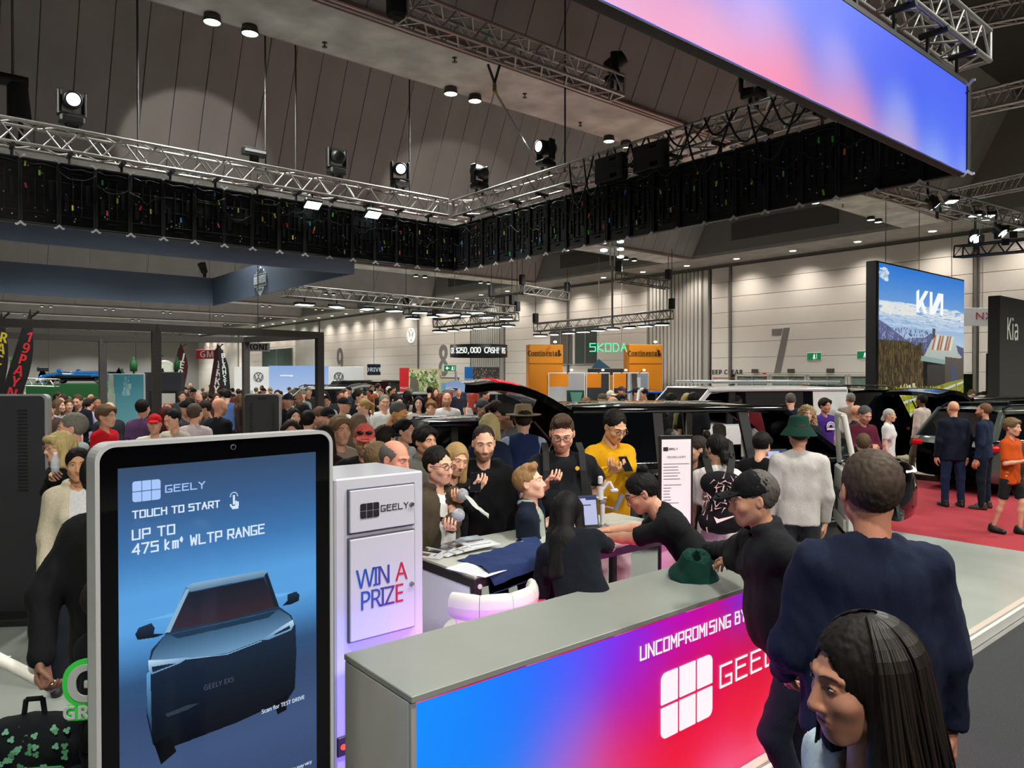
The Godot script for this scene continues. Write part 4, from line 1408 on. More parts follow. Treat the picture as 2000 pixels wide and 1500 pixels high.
		for i in 3:
			var r := []
			for k in 9:
				var t := 0.52 + i / 2.0 * 0.2
				var z := -1.0 + k / 4.0
				r.append(Vector3(-gl * t, 0.09 * sin(PI * t * 1.1) - 0.04 * z * z + 0.008, z * W * 0.9))
			lt.append(r)
		part(tg, "light_bar", MB.new().grid(lt), glow("e0102a", 1.2) if o.get("lit", false) else mat("a01020", 0.1))
		for sd in [-1.0, 1.0]:
			part(root, "strut", MB.new().tube(Vector3(d1 - 0.1, belt + 0.1, sd * wt * 0.98), Vector3(d1 - gl * 0.35, top + 0.02 - o.get("gate_tilt", -0.12) * gl * -0.35 - 0.08, sd * wt * 0.95), 0.015), dark)
	return root

# ---------------------------------------------------------------- signs
func sign_box(called: String, label: String, at: Vector3, turn: float, size: Vector3, m: Material, frame := "") -> Node3D:
	var root := thing(called, label, "sign", at, turn)
	part(root, "panel", bx(Vector3(0, size.y / 2, 0), size, 0.01), m)
	return root

func picture(root: Node3D, called: String, w: float, h: float, m: Material, xf: Transform3D) -> MeshInstance3D:
	return part(root, called, face_quad(w, h), m, xf)

func write(root: Node, text: String, hgt: float, m: Material, xf: Transform3D, wide := 1.0, font := "Droid Sans", weight := 400, slant := false) -> MeshInstance3D:
	xf.basis = xf.basis.scaled_local(Vector3(wide, 1, 1))
	return part(root, "lettering_sign", letters(text, hgt, 0.01, font, weight, slant), m, xf)

func stroke_text(root: Node, text: String, hgt: float, wid: float, sw: float, m: Material, xf: Transform3D, mid := true) -> MeshInstance3D:
	var mb := strokes(text, hgt, wid, sw)
	var sh := Transform3D(Basis.IDENTITY, Vector3(-text_width(text, wid) / 2 if mid else 0.0, 0, 0))
	return part(root, "lettering_sign", mb, m, xf * sh)

func ring_vw(r: float, dp := 0.03) -> MB:
	var mb := MB.new()
	var n := 36
	for k in n:
		var a := TAU * k / n
		var b := TAU * (k + 1) / n
		var p := [Vector2(cos(a), sin(a)), Vector2(cos(b), sin(b))]
		mb.quad(Vector3(p[0].x * r, p[0].y * r, dp), Vector3(p[1].x * r, p[1].y * r, dp), Vector3(p[1].x * r * 0.88, p[1].y * r * 0.88, dp), Vector3(p[0].x * r * 0.88, p[0].y * r * 0.88, dp))
		mb.quad(Vector3(p[0].x * r, p[0].y * r, 0), Vector3(p[1].x * r, p[1].y * r, 0), Vector3(p[1].x * r, p[1].y * r, dp), Vector3(p[0].x * r, p[0].y * r, dp))
	for s in [-1.0, 1.0]:
		for l in [[0.36, 0.8, 0.0, 0.12], [0.8, 0.42, 0.36, -0.78], [0.36, -0.78, 0.0, 0.0]]:
			var a := Vector2(l[0] * s, l[1]) * r
			var b := Vector2(l[2] * s, l[3]) * r
			var d := (b - a).normalized() * 0.07 * r
			var e := Vector2(-d.y, d.x)
			mb.extrude(PackedVector2Array([a - e, b - e, b + e, a + e]), dp)
	return mb

func flag(label: String, at: Vector3, turn: float, hgt: float, wid: float, col: String, text: String, txtcol: String, lean := 0.0, group := "") -> Node3D:
	var root := thing("feather_flag", label, "flag", at, turn, group)
	root.rotation_degrees.z = lean
	part(root, "pole", MB.new().path([Vector3(0, 0, 0), Vector3(0, hgt * 0.95, 0), Vector3(wid * 0.5, hgt * 1.02, 0)], 0.02), mat("202020", 0.5))
	var p := PackedVector2Array()
	for k in 13:
		var t := k / 12.0
		p.append(Vector2(wid * (0.05 + 0.95 * sin(PI * 0.5 * clampf((1.0 - t) * 2.4, 0, 1)) * (1.0 - 0.55 * (1.0 - t) * 0.0)), hgt * (0.25 + 0.77 * t)))
	p.append(Vector2(0.02, hgt)); p.append(Vector2(0.02, hgt * 0.25))
	part(root, "banner", MB.new().extrude(p, 0.015), mat(col, 0.75))
	if text:
		var m := mat(txtcol, 0.6)
		var st := wid * 1.0
		for k in text.length():
			part(root, "letter", letters(text[k], wid * 0.6, 0.006, "Droid Sans", 800), m, Transform3D(Basis.IDENTITY.scaled(Vector3(0.9, 0.9, 1)), Vector3(wid * 0.48, hgt * 0.9 - wid * 0.2 - k * st * 0.62, 0.012)))
	return root

# ---------------------------------------------------------------- the hall
const XW := 34.5      # right hand wall
const ZB := -118.0    # far wall
const SOF := 8.3      # underside of the beams and of the ledge along the wall

func build_hall() -> void:
	var fl := struct("floor")
	part(fl, "slab", bx(Vector3(2, -0.25, -50), Vector3(68, 0.5, 140)), rough_mat("8f8c88", 0.5, 0.25, 0.02, 0.8, 1.0))
	part(fl, "aisle_carpet", bx(Vector3(8, 0.005, 2.9), Vector3(40, 0.01, 9.9)), rough_mat("4b4c50", 0.95, 3.0, 0.2, 0.35, 1.0, 0.6))
	part(fl, "red_carpet", bx(Vector3(13.2, 0.006, -9.6), Vector3(6.2, 0.012, 15.0)), rough_mat("a82634", 0.95, 2.0, 0.12, 0.8, 1.0, 0.3))
	var pl := struct("floor")
	var white := rough_mat("a2a69f", 0.22, 0.3, 0.01, 0.93, 1.0)
	part(pl, "stand_platform", bx(Vector3(3.2, 0.05, -7.6), Vector3(14.0, 0.1, 10.94)), white)
	part(pl, "platform_edge", bx(Vector3(3.2, 0.05, -2.115), Vector3(14.0, 0.094, 0.03), 0.006), mat("cfcdc8", 0.4))
	for k in 3: part(pl, "front_plank", bx(Vector3(5.0, 0.106, -2.13 - 0.028 - k * 0.0), Vector3(10.0, 0.012, 0.05), 0.003), mat("c8b8ac", 0.25)) if k == 0 else null
	var kp := struct("floor")
	part(kp, "neighbour_platform", bx(Vector3(21.5, 0.06, -8.6), Vector3(10.4, 0.12, 12.0), 0.01), mat("c9b793", 0.5))
	part(kp, "platform_edge", bx(Vector3(16.28, 0.06, -8.6), Vector3(0.05, 0.125, 12.0)), mat("222222", 0.5))
	# --- right hand wall: rows of door panels between ribbed piers
	var w := struct("wall_right")
	for b in [[17.0, -11.2, 0.0], [-11.2, -22.9, 2.3], [-22.9, -119.0, 0.0]]: part(w, "backing", bx(Vector3(XW + 0.45, (9.3 + b[2]) / 2, (b[0] + b[1]) / 2), Vector3(0.5, 9.3 - b[2], b[0] - b[1])), mat("8c8884", 0.8))
	var hg := []
	for i in 13:
		var r := []
		for j in 61: r.append(Vector3(39.0 + 0.35 * sin(i * 2.3 + j * 1.9) + 0.3 * sin(j * 0.7), i * 0.3, -8.0 - j * 0.3))
		hg.append(r)
	part(fl, "outside_paving", bx(Vector3(41, -0.1, -16), Vector3(12, 0.2, 30)), mat("b0aca4", 0.8))
	one("outdoor_hedge", MB.new().grid(hg).grid(hg, true), rough_mat("7f9a62", 0.9, 1.2, 0.15, 0.3, 1.0), "sunlit green hedge seen through the far glazed doors", "hedge")
	var cream := mat("d3cbc3", 0.7)
	var piers := [[-24.3, -28.7], [-42.6, -46.8], [-74.6, -81.0], [-100.0, -105.0]]
	var rib := MB.new().box(Vector3.ZERO, Vector3(0.16, 8.1, 0.2), 0.03).mesh()
	for p in piers:
		part(w, "pier", bx(Vector3(XW + 0.12, 4.05, (p[0] + p[1]) / 2), Vector3(0.2, 8.1, p[0] - p[1])), mat("77746f", 0.8))
		var n := int((p[0] - p[1]) / 0.31)
		for k in n: part(w, "rib", rib, mat("b5b2ac", 0.55), Transform3D(Basis.IDENTITY, Vector3(XW, 4.05, p[0] - 0.6 - k * (p[0] - p[1] - 0.6) / n)))
		part(w, "pier_edge", bx(Vector3(XW - 0.02, 4.05, p[0] - 0.16), Vector3(0.22, 8.1, 0.3), 0.02), mat("a29e98", 0.6))
	var bays := [[15.0, 2.0], [2.0, -11.0], [-11.2, -22.9], [-23.0, -24.2], [-28.8, -35.6], [-35.7, -42.5], [-46.9, -54.5], [-54.6, -74.5], [-81.1, -99.9], [-105.1, -118.0]]
	for b in bays:
		for r in 8:
			var lo := 2.25 if b[0] == -11.2 else 0.0
			var y0 := r * 0.83 + 1.5
			if r == 0: y0 = lo
			if y0 < lo: y0 = lo
			var y1 := (r + 1) * 0.83 + 1.5
			if y1 <= lo + 0.02: continue
			part(w, "wall_panel", bx(Vector3(XW + 0.1, (y0 + y1) / 2, (b[0] + b[1]) / 2), Vector3(0.14, y1 - y0 - 0.018, b[0] - b[1] - 0.05), 0.006), cream)
	for z in [-11.1, -22.95, -35.65, -54.55]: part(w, "wall_post", bx(Vector3(XW - 0.02, 4.05, z), Vector3(0.14, 8.1, 0.12), 0.01), mat("6d6963", 0.5))
	# glazed doors at the foot of the bay, daylight greenery behind
	for k in 5:
		var z := -13.4 - k * 2.05
		var d := struct("door_%d" % (k + 1), Vector3(XW + 0.02, 0, z))
		part(d, "frame", bx(Vector3(0, 1.1, -0.95), Vector3(0.16, 2.2, 0.12), 0.01).box(Vector3(0, 1.1, 0.95), Vector3(0.16, 2.2, 0.12), 0.01).box(Vector3(0, 2.19, 0), Vector3(0.16, 0.1, 2.0), 0.01), mat("b9b2aa", 0.5))
		part(d, "pane", bx(Vector3(0.02, 1.08, 0), Vector3(0.02, 2.1, 1.75)), glass(Color(0.9, 1.0, 0.95), 0.15))
		part(d, "leaf_stile", bx(Vector3(0, 1.08, 0), Vector3(0.08, 2.1, 0.09), 0.01), mat("8a857e", 0.5))
		part(d, "number_plate", bx(Vector3(-0.1, 2.42, 0.2), Vector3(0.03, 0.22, 0.4), 0.01).box(Vector3(-0.115, 2.42, 0.2), Vector3(0.02, 0.14, 0.32)), mat("4a4643", 0.5))
	# numerals painted on the wall doors
	var grey := mat("75706d", 0.7)
	var seven := MB.new().extrude(pv([-0.85, 2.3, -0.85, 1.98, -0.34, 1.98, -0.26, 2.3]), 0.02).extrude(pv([-0.2, 2.32, 0.14, 2.32, -0.36, 0.0, -0.72, 0.0]), 0.02)
	var nums := struct("trim_1")
	part(nums, "numeral_seven", seven, grey, Transform3D(Basis(Vector3.UP, -PI / 2), Vector3(34.52, 2.305, -19.629)))
	part(nums, "numeral_eight", letters("8", 2.6, 0.02, "Droid Sans", 700), grey, Transform3D(Basis(Vector3.UP, -PI / 2).scaled_local(Vector3(0.8, 1, 1)), Vector3(34.52, 3.361, -50.686)))
	part(nums, "numeral_nine", letters("9", 2.6, 0.02, "Droid Sans", 700), grey, Transform3D(Basis(Vector3.UP, -PI / 2).scaled_local(Vector3(0.8, 1, 1)), Vector3(34.52, 3.64, -69.747)))
	var kc := thing("notice_sign", "small keep clear notice in black and red on the pale wall", "sign", Vector3(34.52, 2.369, -23.295), -90)
	write(kc, "KEEP CLEAR", 0.26, mat("2c2726", 0.6), Transform3D.IDENTITY, 1.1, "Droid Sans", 700)
	part(kc, "small_print", bx(Vector3(0, -0.32, 0), Vector3(1.6, 0.05, 0.004)).box(Vector3(0, -0.48, 0), Vector3(1.5, 0.05, 0.004)), mat("a04844", 0.6))
	var al := one("fire_alarm", bx(Vector3.ZERO, Vector3(0.08, 0.24, 0.2), 0.01), mat("a8302c", 0.5), "small red alarm box on the pale wall below the numeral", "alarm box", Vector3(34.52, 2.2, -20.9))
	for k in 3:
		var px: Vector3 = [Vector3(34.5, 3.138, -18.175), Vector3(34.5, 3.161, -15.694), Vector3(90, 5.058, -53.964)][k]
		if k == 2: continue
		exit_sign(["green exit sign on the wall above the doors, nearer the numeral", "green exit sign on the wall right beside the tall light box"][k], px, -90, 0.75)
	exit_sign("green exit sign on a pale pole above the crowd", Vector3(13.741, 2.437, -19.788), FACE0, 0.42, true)
	# windows of an upper gallery
	for k in 2:
		var g := struct("window_%d" % (k + 1), [Vector3(34.52, 4.243, -36.353), Vector3(34.52, 4.237, -33.992)][k])
		part(g, "pane", bx(Vector3.ZERO, Vector3(0.05, 2.6 if k else 2.55, 2.0 if k else 2.2)), mat("4c5450" if k else "6a635e", 0.08))
		part(g, "window_frame", bx(Vector3(-0.04, 0, 0), Vector3(0.05, 2.6, 0.06)).box(Vector3(-0.04, -1.3, 0), Vector3(0.05, 0.08, 2.2)).box(Vector3(-0.04, 1.3, 0), Vector3(0.05, 0.08, 2.2)), mat("8f8a82", 0.5))
	var gw := struct("window_3", Vector3(34.52, 4.2, -86.608))
	part(gw, "pane", bx(Vector3.ZERO, Vector3(0.05, 2.4, 9.5)), mat("3c4a44", 0.1))
	part(gw, "window_frame", bx(Vector3(-0.04, 0, 0), Vector3(0.05, 2.4, 0.1)).box(Vector3(-0.04, 0, -4.7), Vector3(0.05, 2.4, 0.12)).box(Vector3(-0.04, 0, 4.7), Vector3(0.05, 2.4, 0.12)), mat("70706a", 0.5))
	# --- other walls, ledge and ceiling
	var wb := struct("wall_back")
	for k in 6: part(wb, "wall_panel", bx(Vector3(-26.4 + k * 10.9 + 3, 4.5, ZB - 0.2), Vector3(10.85, 9.2, 0.4)), mat("8f8c89", 0.75))
	part(struct("wall_left"), "panel", bx(Vector3(-30.2, 6, -51), Vector3(0.4, 13, 138)), mat("8a8784", 0.8))
	part(struct("wall_front"), "panel", bx(Vector3(2, 6, 17.2), Vector3(66, 13, 0.4)), mat("8a8784", 0.8))
	var ce := struct("ceiling")
	part(ce, "deck", bx(Vector3(2.5, 12.8, -51), Vector3(68, 0.4, 138)), mat("3a3836", 0.9))
	part(ce, "ledge", bx(Vector3(33.1, SOF + 0.1, -51), Vector3(2.7, 0.2, 137)), rough_mat("a19d97", 0.7, 0.12, 0.03, 0.85, 1.0))
	part(ce, "ledge_face", bx(Vector3(31.75, SOF + 2.3, -51), Vector3(0.1, 4.3, 137)), mat("7c7875", 0.85))
	for k in 3: part(ce, "vent_grille", bx(Vector3(31.65, SOF + 1.05, -18.3 - k * 12.4), Vector3(0.06, 0.85, 5.4)), mat("4c4946", 0.8))
	var us := [-1.4, 11.0, 23.4, 35.8, 48.2, 60.6, 73.0, 85.4, 97.8, 110.0]
	var fgrey := rough_mat("aca7a5", 0.75, 0.1, 0.02, 0.9, 1.0)
	var soff := rough_mat("e6e4de", 0.8, 0.13, 0.025, 0.72, 1.0, 0.5)
	for bi in us.size():
		var u: float = us[bi]
		var x0 := -30.0 if bi > 3 else -14.0
		var pitch := atan(0.486)
		var len_ := 4.3 / cos(pitch)
		part(ce, "beam_soffit", bx(Vector3((x0 + 31.7) / 2, SOF + 0.03, -u - 0.95), Vector3(31.7 - x0, 0.06, 1.9)), soff)
		part(ce, "beam_trim", bx(Vector3((x0 + 31.7) / 2, SOF + 0.01, -u + 0.03), Vector3(31.7 - x0, 0.05, 0.05)).box(Vector3((x0 + 31.7) / 2, SOF + 0.0, -u - 0.09), Vector3(31.7 - x0, 0.04, 0.04)).box(Vector3((x0 + 31.7) / 2, SOF + 0.0, -u - 0.2), Vector3(31.7 - x0, 0.04, 0.03)), mat("8a6a62", 0.6))
		# near face leans out towards the viewer as it rises; far face mirrors it
		var wide := 0.82 if bi > 0 and bi < 4 else 5.0
		var n := int((31.7 - x0) / wide)
		wide = (31.7 - x0) / n
		var pm := bx(Vector3(0, len_ / 2, -0.03), Vector3(wide - 0.02, len_, 0.06), 0.008).mesh()
		for k in n:
			part(ce, "beam_panel", pm, fgrey, Transform3D(Basis(Vector3.RIGHT, pitch), Vector3(x0 + (k + 0.5) * wide, SOF + 0.03, -u)))
		part(ce, "beam_back", bx(Vector3(0, len_ / 2, 0.04), Vector3(31.7 - x0, len_, 0.02)), fgrey, Transform3D(Basis(Vector3.RIGHT, -pitch), Vector3((x0 + 31.7) / 2, SOF + 0.05, -u - 2.1)))
		part(ce, "beam_core", bx(Vector3(0, len_ / 2, -0.1), Vector3(31.7 - x0, len_, 0.02)), fgrey, Transform3D(Basis(Vector3.RIGHT, pitch), Vector3((x0 + 31.7) / 2, SOF + 0.03, -u)))
		# pairs of downlights along the far edge of the soffit
		var x := -0.6
		while x < 30.0:
			downlights(Vector3(x, SOF - 0.02, -u - 1.75), bi)
			x += 4.9 if bi < 7 else 9.8
	# sprinkler heads and speckles on the nearest soffit
	for k in 12:
		one("sprinkler_head", MB.new().lathe([[0.0, -0.09], [0.05, -0.09], [0.05, -0.08], [0.015, -0.07], [0.015, -0.02], [0.05, -0.01], [0.05, 0.0]], 10), mat("4a4644", 0.4, 0.5), "small round sprinkler head under the pale ceiling beam", "sprinkler", Vector3(1.5 + k * 2.2, SOF, -11.5 - 0.5 * (k % 3)), 0.0, "sprinkler heads on the nearest beam")
	# downlights along the ledge wash the wall
	for k in 34:
		var z := -9.2 - k * 3.15
		var dl := thing("wall_downlight", "round downlight in the ledge along the pale wall", "downlight", Vector3(33.3, SOF, z), 0.0, "downlights along the ledge")
		part(dl, "rim", MB.new().lathe([[0.0, 0.0], [0.17, -0.0], [0.19, -0.02], [0.19, 0.02]], 14), mat("cfcac2", 0.4))
		part(dl, "lamp_light", MB.new().tube(Vector3(0, -0.03, 0), Vector3(0, -0.015, 0), 0.15, 0.15, 14), glow("f3fff0", 5.0))
		spot(dl, "beam", Vector3(0, -0.06, 0), Vector3(0.42, -3, 0), 62.0, Color(1.0, 0.97, 0.92), 15.0, 0.2, 1.0)

func downlights(at: Vector3, bi: int) -> void:
	var dl := thing("twin_downlight", "pair of bright round downlights at the edge of a ceiling beam", "downlight", at, 0.0, "twin downlights on the ceiling beams")
	for s in [-0.32, 0.32]:
		part(dl, "housing", MB.new().lathe([[0.0, 0.02], [0.13, 0.02], [0.15, -0.1], [0.14, -0.12]], 14), mat("3a3a38", 0.5), Transform3D(Basis.IDENTITY, Vector3(s, 0, 0)))
		part(dl, "lamp_light", MB.new().tube(Vector3(0, -0.11, 0), Vector3(0, -0.1, 0), 0.135, 0.135, 14), glow("f6ffe8", 6.0), Transform3D(Basis.IDENTITY, Vector3(s, 0, 0)))
	spot(dl, "beam", Vector3(0, -0.16, 0), Vector3(0, -4, 0), 66.0, Color(0.99, 1.0, 0.965), HALL_LIGHT * (1.0 if bi < 7 else 2.0), 0.35, 0.5)

var HALL_LIGHT := 42.0

func exit_sign(label: String, at: Vector3, turn: float, w: float, arrow := false) -> void:
	var e := thing("exit_sign", label, "exit sign", at, turn)
	var h := w * 0.5
	part(e, "case", bx(Vector3(0, 0, -0.03), Vector3(w, h, 0.06), 0.008), mat("dfe4df", 0.4))
	part(e, "face_light_sign", face_quad(w * 0.94, h * 0.9), glow("0c7a4a", 0.8), at3(Vector3(0, 0, 0.004)))
	var wh := glow("f2fff6", 1.1)
	var man := MB.new().box(Vector3(w * 0.2, h * 0.2, 0.01), Vector3(h * 0.16, h * 0.16, 0.006)).box(Vector3(w * 0.19, 0, 0.01), Vector3(h * 0.18, h * 0.3, 0.006)).box(Vector3(w * 0.24, -h * 0.25, 0.01), Vector3(h * 0.1, h * 0.24, 0.006)).box(Vector3(w * 0.14, -h * 0.22, 0.01), Vector3(h * 0.1, h * 0.24, 0.006)).box(Vector3(w * 0.36, 0, 0.01), Vector3(h * 0.05, h * 0.66, 0.006))
	if not arrow: man.t = Transform3D(Basis.IDENTITY, Vector3(-w * 0.2, 0, 0)); part(e, "door_symbol_sign", man, wh, at3(Vector3(-w * 0.18, 0, 0)))
	else:
		part(e, "man_symbol_sign", man, wh)
		part(e, "arrow_symbol_sign", MB.new().extrude(pv([-w * 0.36, 0, -w * 0.22, h * 0.26, -w * 0.16, h * 0.2, -w * 0.23, h * 0.06, -w * 0.05, h * 0.06, -w * 0.05, -h * 0.06, -w * 0.23, -h * 0.06, -w * 0.16, -h * 0.2, -w * 0.22, -h * 0.26]), 0.006), wh, at3(Vector3(0, 0, 0.008)))
		part(e, "post", MB.new().tube(Vector3(w * 0.45, -h * 0.5, -0.05), Vector3(w * 0.45, -at.y, -0.05), 0.04, 0.04, 10), mat("b9b6ba", 0.4, 0.6))

# ---------------------------------------------------------------- the stand in front
func build_stand() -> void:
	var off := rough_mat("868982", 0.38, 0.5, 0.01, 0.95, 1.0)
	# --- LED counter
	var c := thing("reception_counter", "long off-white reception counter with glowing red and blue LED front", "counter", Vector3(1.355, 0.1, -2.195))
	part(c, "worktop", bx(Vector3(1.6, 0.951, -0.2555), Vector3(3.2, 0.026, 0.52), 0.003), off)
	part(c, "end_panel", bx(Vector3(0.016, 0.468, -0.265), Vector3(0.03, 0.936, 0.49), 0.003), rough_mat("b9b7b0", 0.5, 0.6, 0.01, 0.9, 1.0))
	part(c, "end_panel", bx(Vector3(3.18, 0.468, -0.265), Vector3(0.03, 0.936, 0.49), 0.003), mat("b9b7b0", 0.5))
	part(c, "back_panel", bx(Vector3(1.6, 0.468, -0.5), Vector3(3.14, 0.936, 0.02)), mat("c4c1b8", 0.5))
	part(c, "corner_trim", bx(Vector3(0.014, 0.468, -0.012), Vector3(0.024, 0.936, 0.02), 0.003), mat("9c9a94", 0.45))
	part(c, "carcass", bx(Vector3(1.6, 0.468, -0.05), Vector3(3.12, 0.93, 0.05)), mat("161618", 0.6))
	var hx := func(s): return Color(str(s))
	var led := ImageTexture.create_from_image(blend_pic(96, 30, [[0.0, 0.05, hx.call("0090ff"), 0.12], [0.05, 0.5, hx.call("0a82f5"), 0.12], [0.16, 0.1, hx.call("1478ff"), 0.1], [0.12, 0.8, hx.call("5a86e8"), 0.1], [0.26, 0.05, hx.call("5a50ff"), 0.09], [0.24, 0.45, hx.call("9a68e8"), 0.08],
		[0.2, 0.95, hx.call("d48ad8"), 0.09], [0.3, 0.7, hx.call("e05aa8"), 0.09], [0.36, 0.1, hx.call("8a22f0"), 0.08], [0.4, 0.35, hx.call("b010c8"), 0.07], [0.37, 0.7, hx.call("f02048"), 0.1], [0.5, 0.08, hx.call("b400d0"), 0.08], [0.55, 0.3, hx.call("d00080"), 0.08], [0.5, 0.6, hx.call("f00028"), 0.14],
		[0.66, 0.05, hx.call("6a2cff"), 0.06], [0.7, 0.3, hx.call("c00070"), 0.08], [0.7, 0.62, hx.call("f0001e"), 0.12], [0.6, 0.98, hx.call("f070b0"), 0.09], [0.78, 0.9, hx.call("f4a8e0"), 0.07], [0.9, 0.5, hx.call("f01030"), 0.14], [0.98, 0.1, hx.call("5030ff"), 0.1]], 8))
	var lm := screen_mat(led, 1.0, 0.5)
	for k in 6:
		var w := 3.12 / 6
		var u0 := lerpf(0.006, 0.994, k / 6.0)
		var u1 := lerpf(0.006, 0.994, (k + 1) / 6.0)
		var q := MB.new().quad(Vector3(-w / 2, -0.464, 0), Vector3(w / 2, -0.464, 0), Vector3(w / 2, 0.464, 0), Vector3(-w / 2, 0.464, 0), Vector2(u0, 0.97), Vector2(u1, 0.97), Vector2(u1, 0.03), Vector2(u0, 0.03))
		q.box(Vector3(0, 0, -0.012), Vector3(w - 0.002, 0.928, 0.02))
		part(c, "led_tile_screen", q, lm, at3(Vector3(0.023 + (k + 0.5) * w, 0.468, 0.0)))
		area(c, "led_light", Transform3D(Basis(Vector3.UP, PI), Vector3(0.023 + (k + 0.5) * w, 0.468, 0.03)), w, 0.9, [Color(0.1, 0.5, 1), Color(0.6, 0.4, 0.95), Color(0.85, 0.1, 0.6), Color(0.9, 0.05, 0.3), Color(0.9, 0.1, 0.3), Color(0.8, 0.1, 0.5)][k], 0.25)
		part(c, "unseen_rear_tile_screen", q, lm, Transform3D(Basis(Vector3.UP, PI), Vector3(0.023 + (5.5 - k) * w, 0.468, -0.515)))  # rear LED face is out of view, lights the table side pink and blue
		area(c, "unseen_rear_led_light", Transform3D(Basis.IDENTITY, Vector3(0.023 + (k + 0.5) * w, 0.468, -0.55)), w, 0.9, [Color(0.3, 0.5, 1), Color(0.7, 0.45, 0.95), Color(0.95, 0.3, 0.6), Color(0.95, 0.2, 0.45), Color(0.9, 0.2, 0.4), Color(0.8, 0.2, 0.6)][k], 0.4)
	var wh := glow("fff4fa", 1.0)
	stroke_text(c, "UNCOMPROMISING BY", 0.06, 0.039, 0.0085, wh, at3(Vector3(1.232, 0.785, 0.003)), false)
	part(c, "badge_sign", badge(0.425), wh, at3(Vector3(1.585, 0.522, 0.004)))
	stroke_text(c, "GEELY", 0.108, 0.098, 0.0125, wh, at3(Vector3(1.862, 0.485, 0.003)), false)
	# --- touch kiosk
	var k := thing("touch_kiosk", "tall silver-framed touch kiosk whose lit screen shows a blue car advert", "kiosk", Vector3(0.39, 0.1, -2.271), 6.51)
	var ow := 0.753
	var oh := 1.91
	var rr := rrect(ow, oh, 0.05, 7)
	var ir := rrect(ow - 0.024, oh - 0.024, 0.042, 7)
	var fr := MB.new()
	for i in rr.size():
		var j := (i + 1) % rr.size()
		var a := rr[i]
		var b := rr[j]
		var p := ir[i]
		var q := ir[j]
		fr.quad(Vector3(a.x, a.y, 0), Vector3(b.x, b.y, 0), Vector3(q.x, q.y, 0), Vector3(p.x, p.y, 0))
		fr.quad(Vector3(a.x, a.y, -0.075), Vector3(b.x, b.y, -0.075), Vector3(b.x, b.y, 0), Vector3(a.x, a.y, 0))
		fr.quad(Vector3(p.x, p.y, 0), Vector3(q.x, q.y, 0), Vector3(q.x, q.y, -0.01), Vector3(p.x, p.y, -0.01))
	var mid := Vector3(ow / 2, oh / 2, 0)
	part(k, "frame", fr, mat("c4c3c4", 0.3, 0.25), at3(mid))
	part(k, "back", MB.new().extrude(rr, 0.004), mat("2a2a2d", 0.5), at3(mid + Vector3(0, 0, -0.075)))
	part(k, "bezel_glass", MB.new().extrude(ir, 0.004), mat("050507", 0.03, 0.0, {"metallic_specular": 0.7}), at3(mid + Vector3(0, 0, -0.006)))
	part(k, "camera_eye", MB.new().tube(Vector3(0, 0, 0), Vector3(0, 0, 0.002), 0.009, 0.009, 14), mat("8a8c92", 0.2, 0.6), at3(Vector3(0.395, 1.874, -0.004)))
	part(k, "camera_lens", MB.new().tube(Vector3(0, 0, 0), Vector3(0, 0, 0.003), 0.006, 0.006, 12), mat("08080c", 0.05), at3(Vector3(0.395, 1.874, -0.004)))
	part(k, "plinth", bx(Vector3(ow / 2, 0.02, -0.1), Vector3(0.8, 0.04, 0.45), 0.01), mat("3a3a3d", 0.4))
	var pic := Pic.new(512, 910)
	var stops := [[0.0, "3a5170"], [0.1, "3b5f8e"], [0.22, "4179b4"], [0.33, "5aa2e2"], [0.42, "5ca4e4"], [0.49, "4a86c0"], [0.56, "33557e"], [0.64, "374d72"], [0.8, "42567e"], [1.0, "394a70"]]
	for y in 910:
		var t := y / 909.0
		for s in stops.size() - 1:
			if t >= stops[s][0] and t <= stops[s + 1][0]:
				pic.im.fill_rect(Rect2i(0, y, 512, 1), Color(stops[s][1]).lerp(Color(stops[s + 1][1]), (t - stops[s][0]) / (stops[s + 1][0] - stops[s][0])))
	pic.poly([0.1, 0.4, 0.5, 0.39, 0.9, 0.42, 0.6, 0.425], "6fb2ee")
	pic.poly([0.125, 0.52, 0.14, 0.48, 0.2, 0.45, 0.3, 0.335, 0.33, 0.328, 0.69, 0.333, 0.715, 0.34, 0.78, 0.45, 0.85, 0.485, 0.875, 0.52, 0.88, 0.6, 0.87, 0.71, 0.83, 0.735, 0.55, 0.75, 0.2, 0.755, 0.145, 0.73, 0.118, 0.65], "2b4766", "0b0e16")
	pic.poly([0.3, 0.335, 0.33, 0.328, 0.69, 0.333, 0.715, 0.34, 0.7, 0.352, 0.32, 0.35], "8fb4d0", "5a7c98")
	pic.poly([0.315, 0.352, 0.695, 0.355, 0.765, 0.447, 0.5, 0.452, 0.21, 0.44], "1b2230", "3a2a34")
	pic.poly([0.2, 0.445, 0.3, 0.338, 0.315, 0.345, 0.225, 0.446], "8fb2cc"); pic.poly([0.78, 0.45, 0.712, 0.342, 0.7, 0.348, 0.755, 0.447], "1a2430")
	pic.poly([0.2, 0.45, 0.5, 0.455, 0.78, 0.458, 0.84, 0.485, 0.86, 0.505, 0.68, 0.535, 0.5, 0.545, 0.3, 0.53, 0.13, 0.515, 0.15, 0.485], "31516f", "6f9cc2")
	pic.poly([0.22, 0.452, 0.5, 0.458, 0.77, 0.46, 0.72, 0.475, 0.5, 0.472, 0.26, 0.468], "1f3850")
	pic.poly([0.125, 0.505, 0.2, 0.515, 0.31, 0.527, 0.27, 0.536, 0.14, 0.545, 0.125, 0.53], "c9e6fa", "5a86b0")
	pic.poly([0.14, 0.525, 0.22, 0.53, 0.25, 0.534, 0.145, 0.54], "1d2c40")
	pic.poly([0.86, 0.5, 0.8, 0.51, 0.68, 0.535, 0.72, 0.54, 0.85, 0.53, 0.868, 0.515], "c9e6fa", "5a86b0"); pic.poly([0.84, 0.515, 0.76, 0.527, 0.75, 0.532, 0.845, 0.525], "1d2c40")
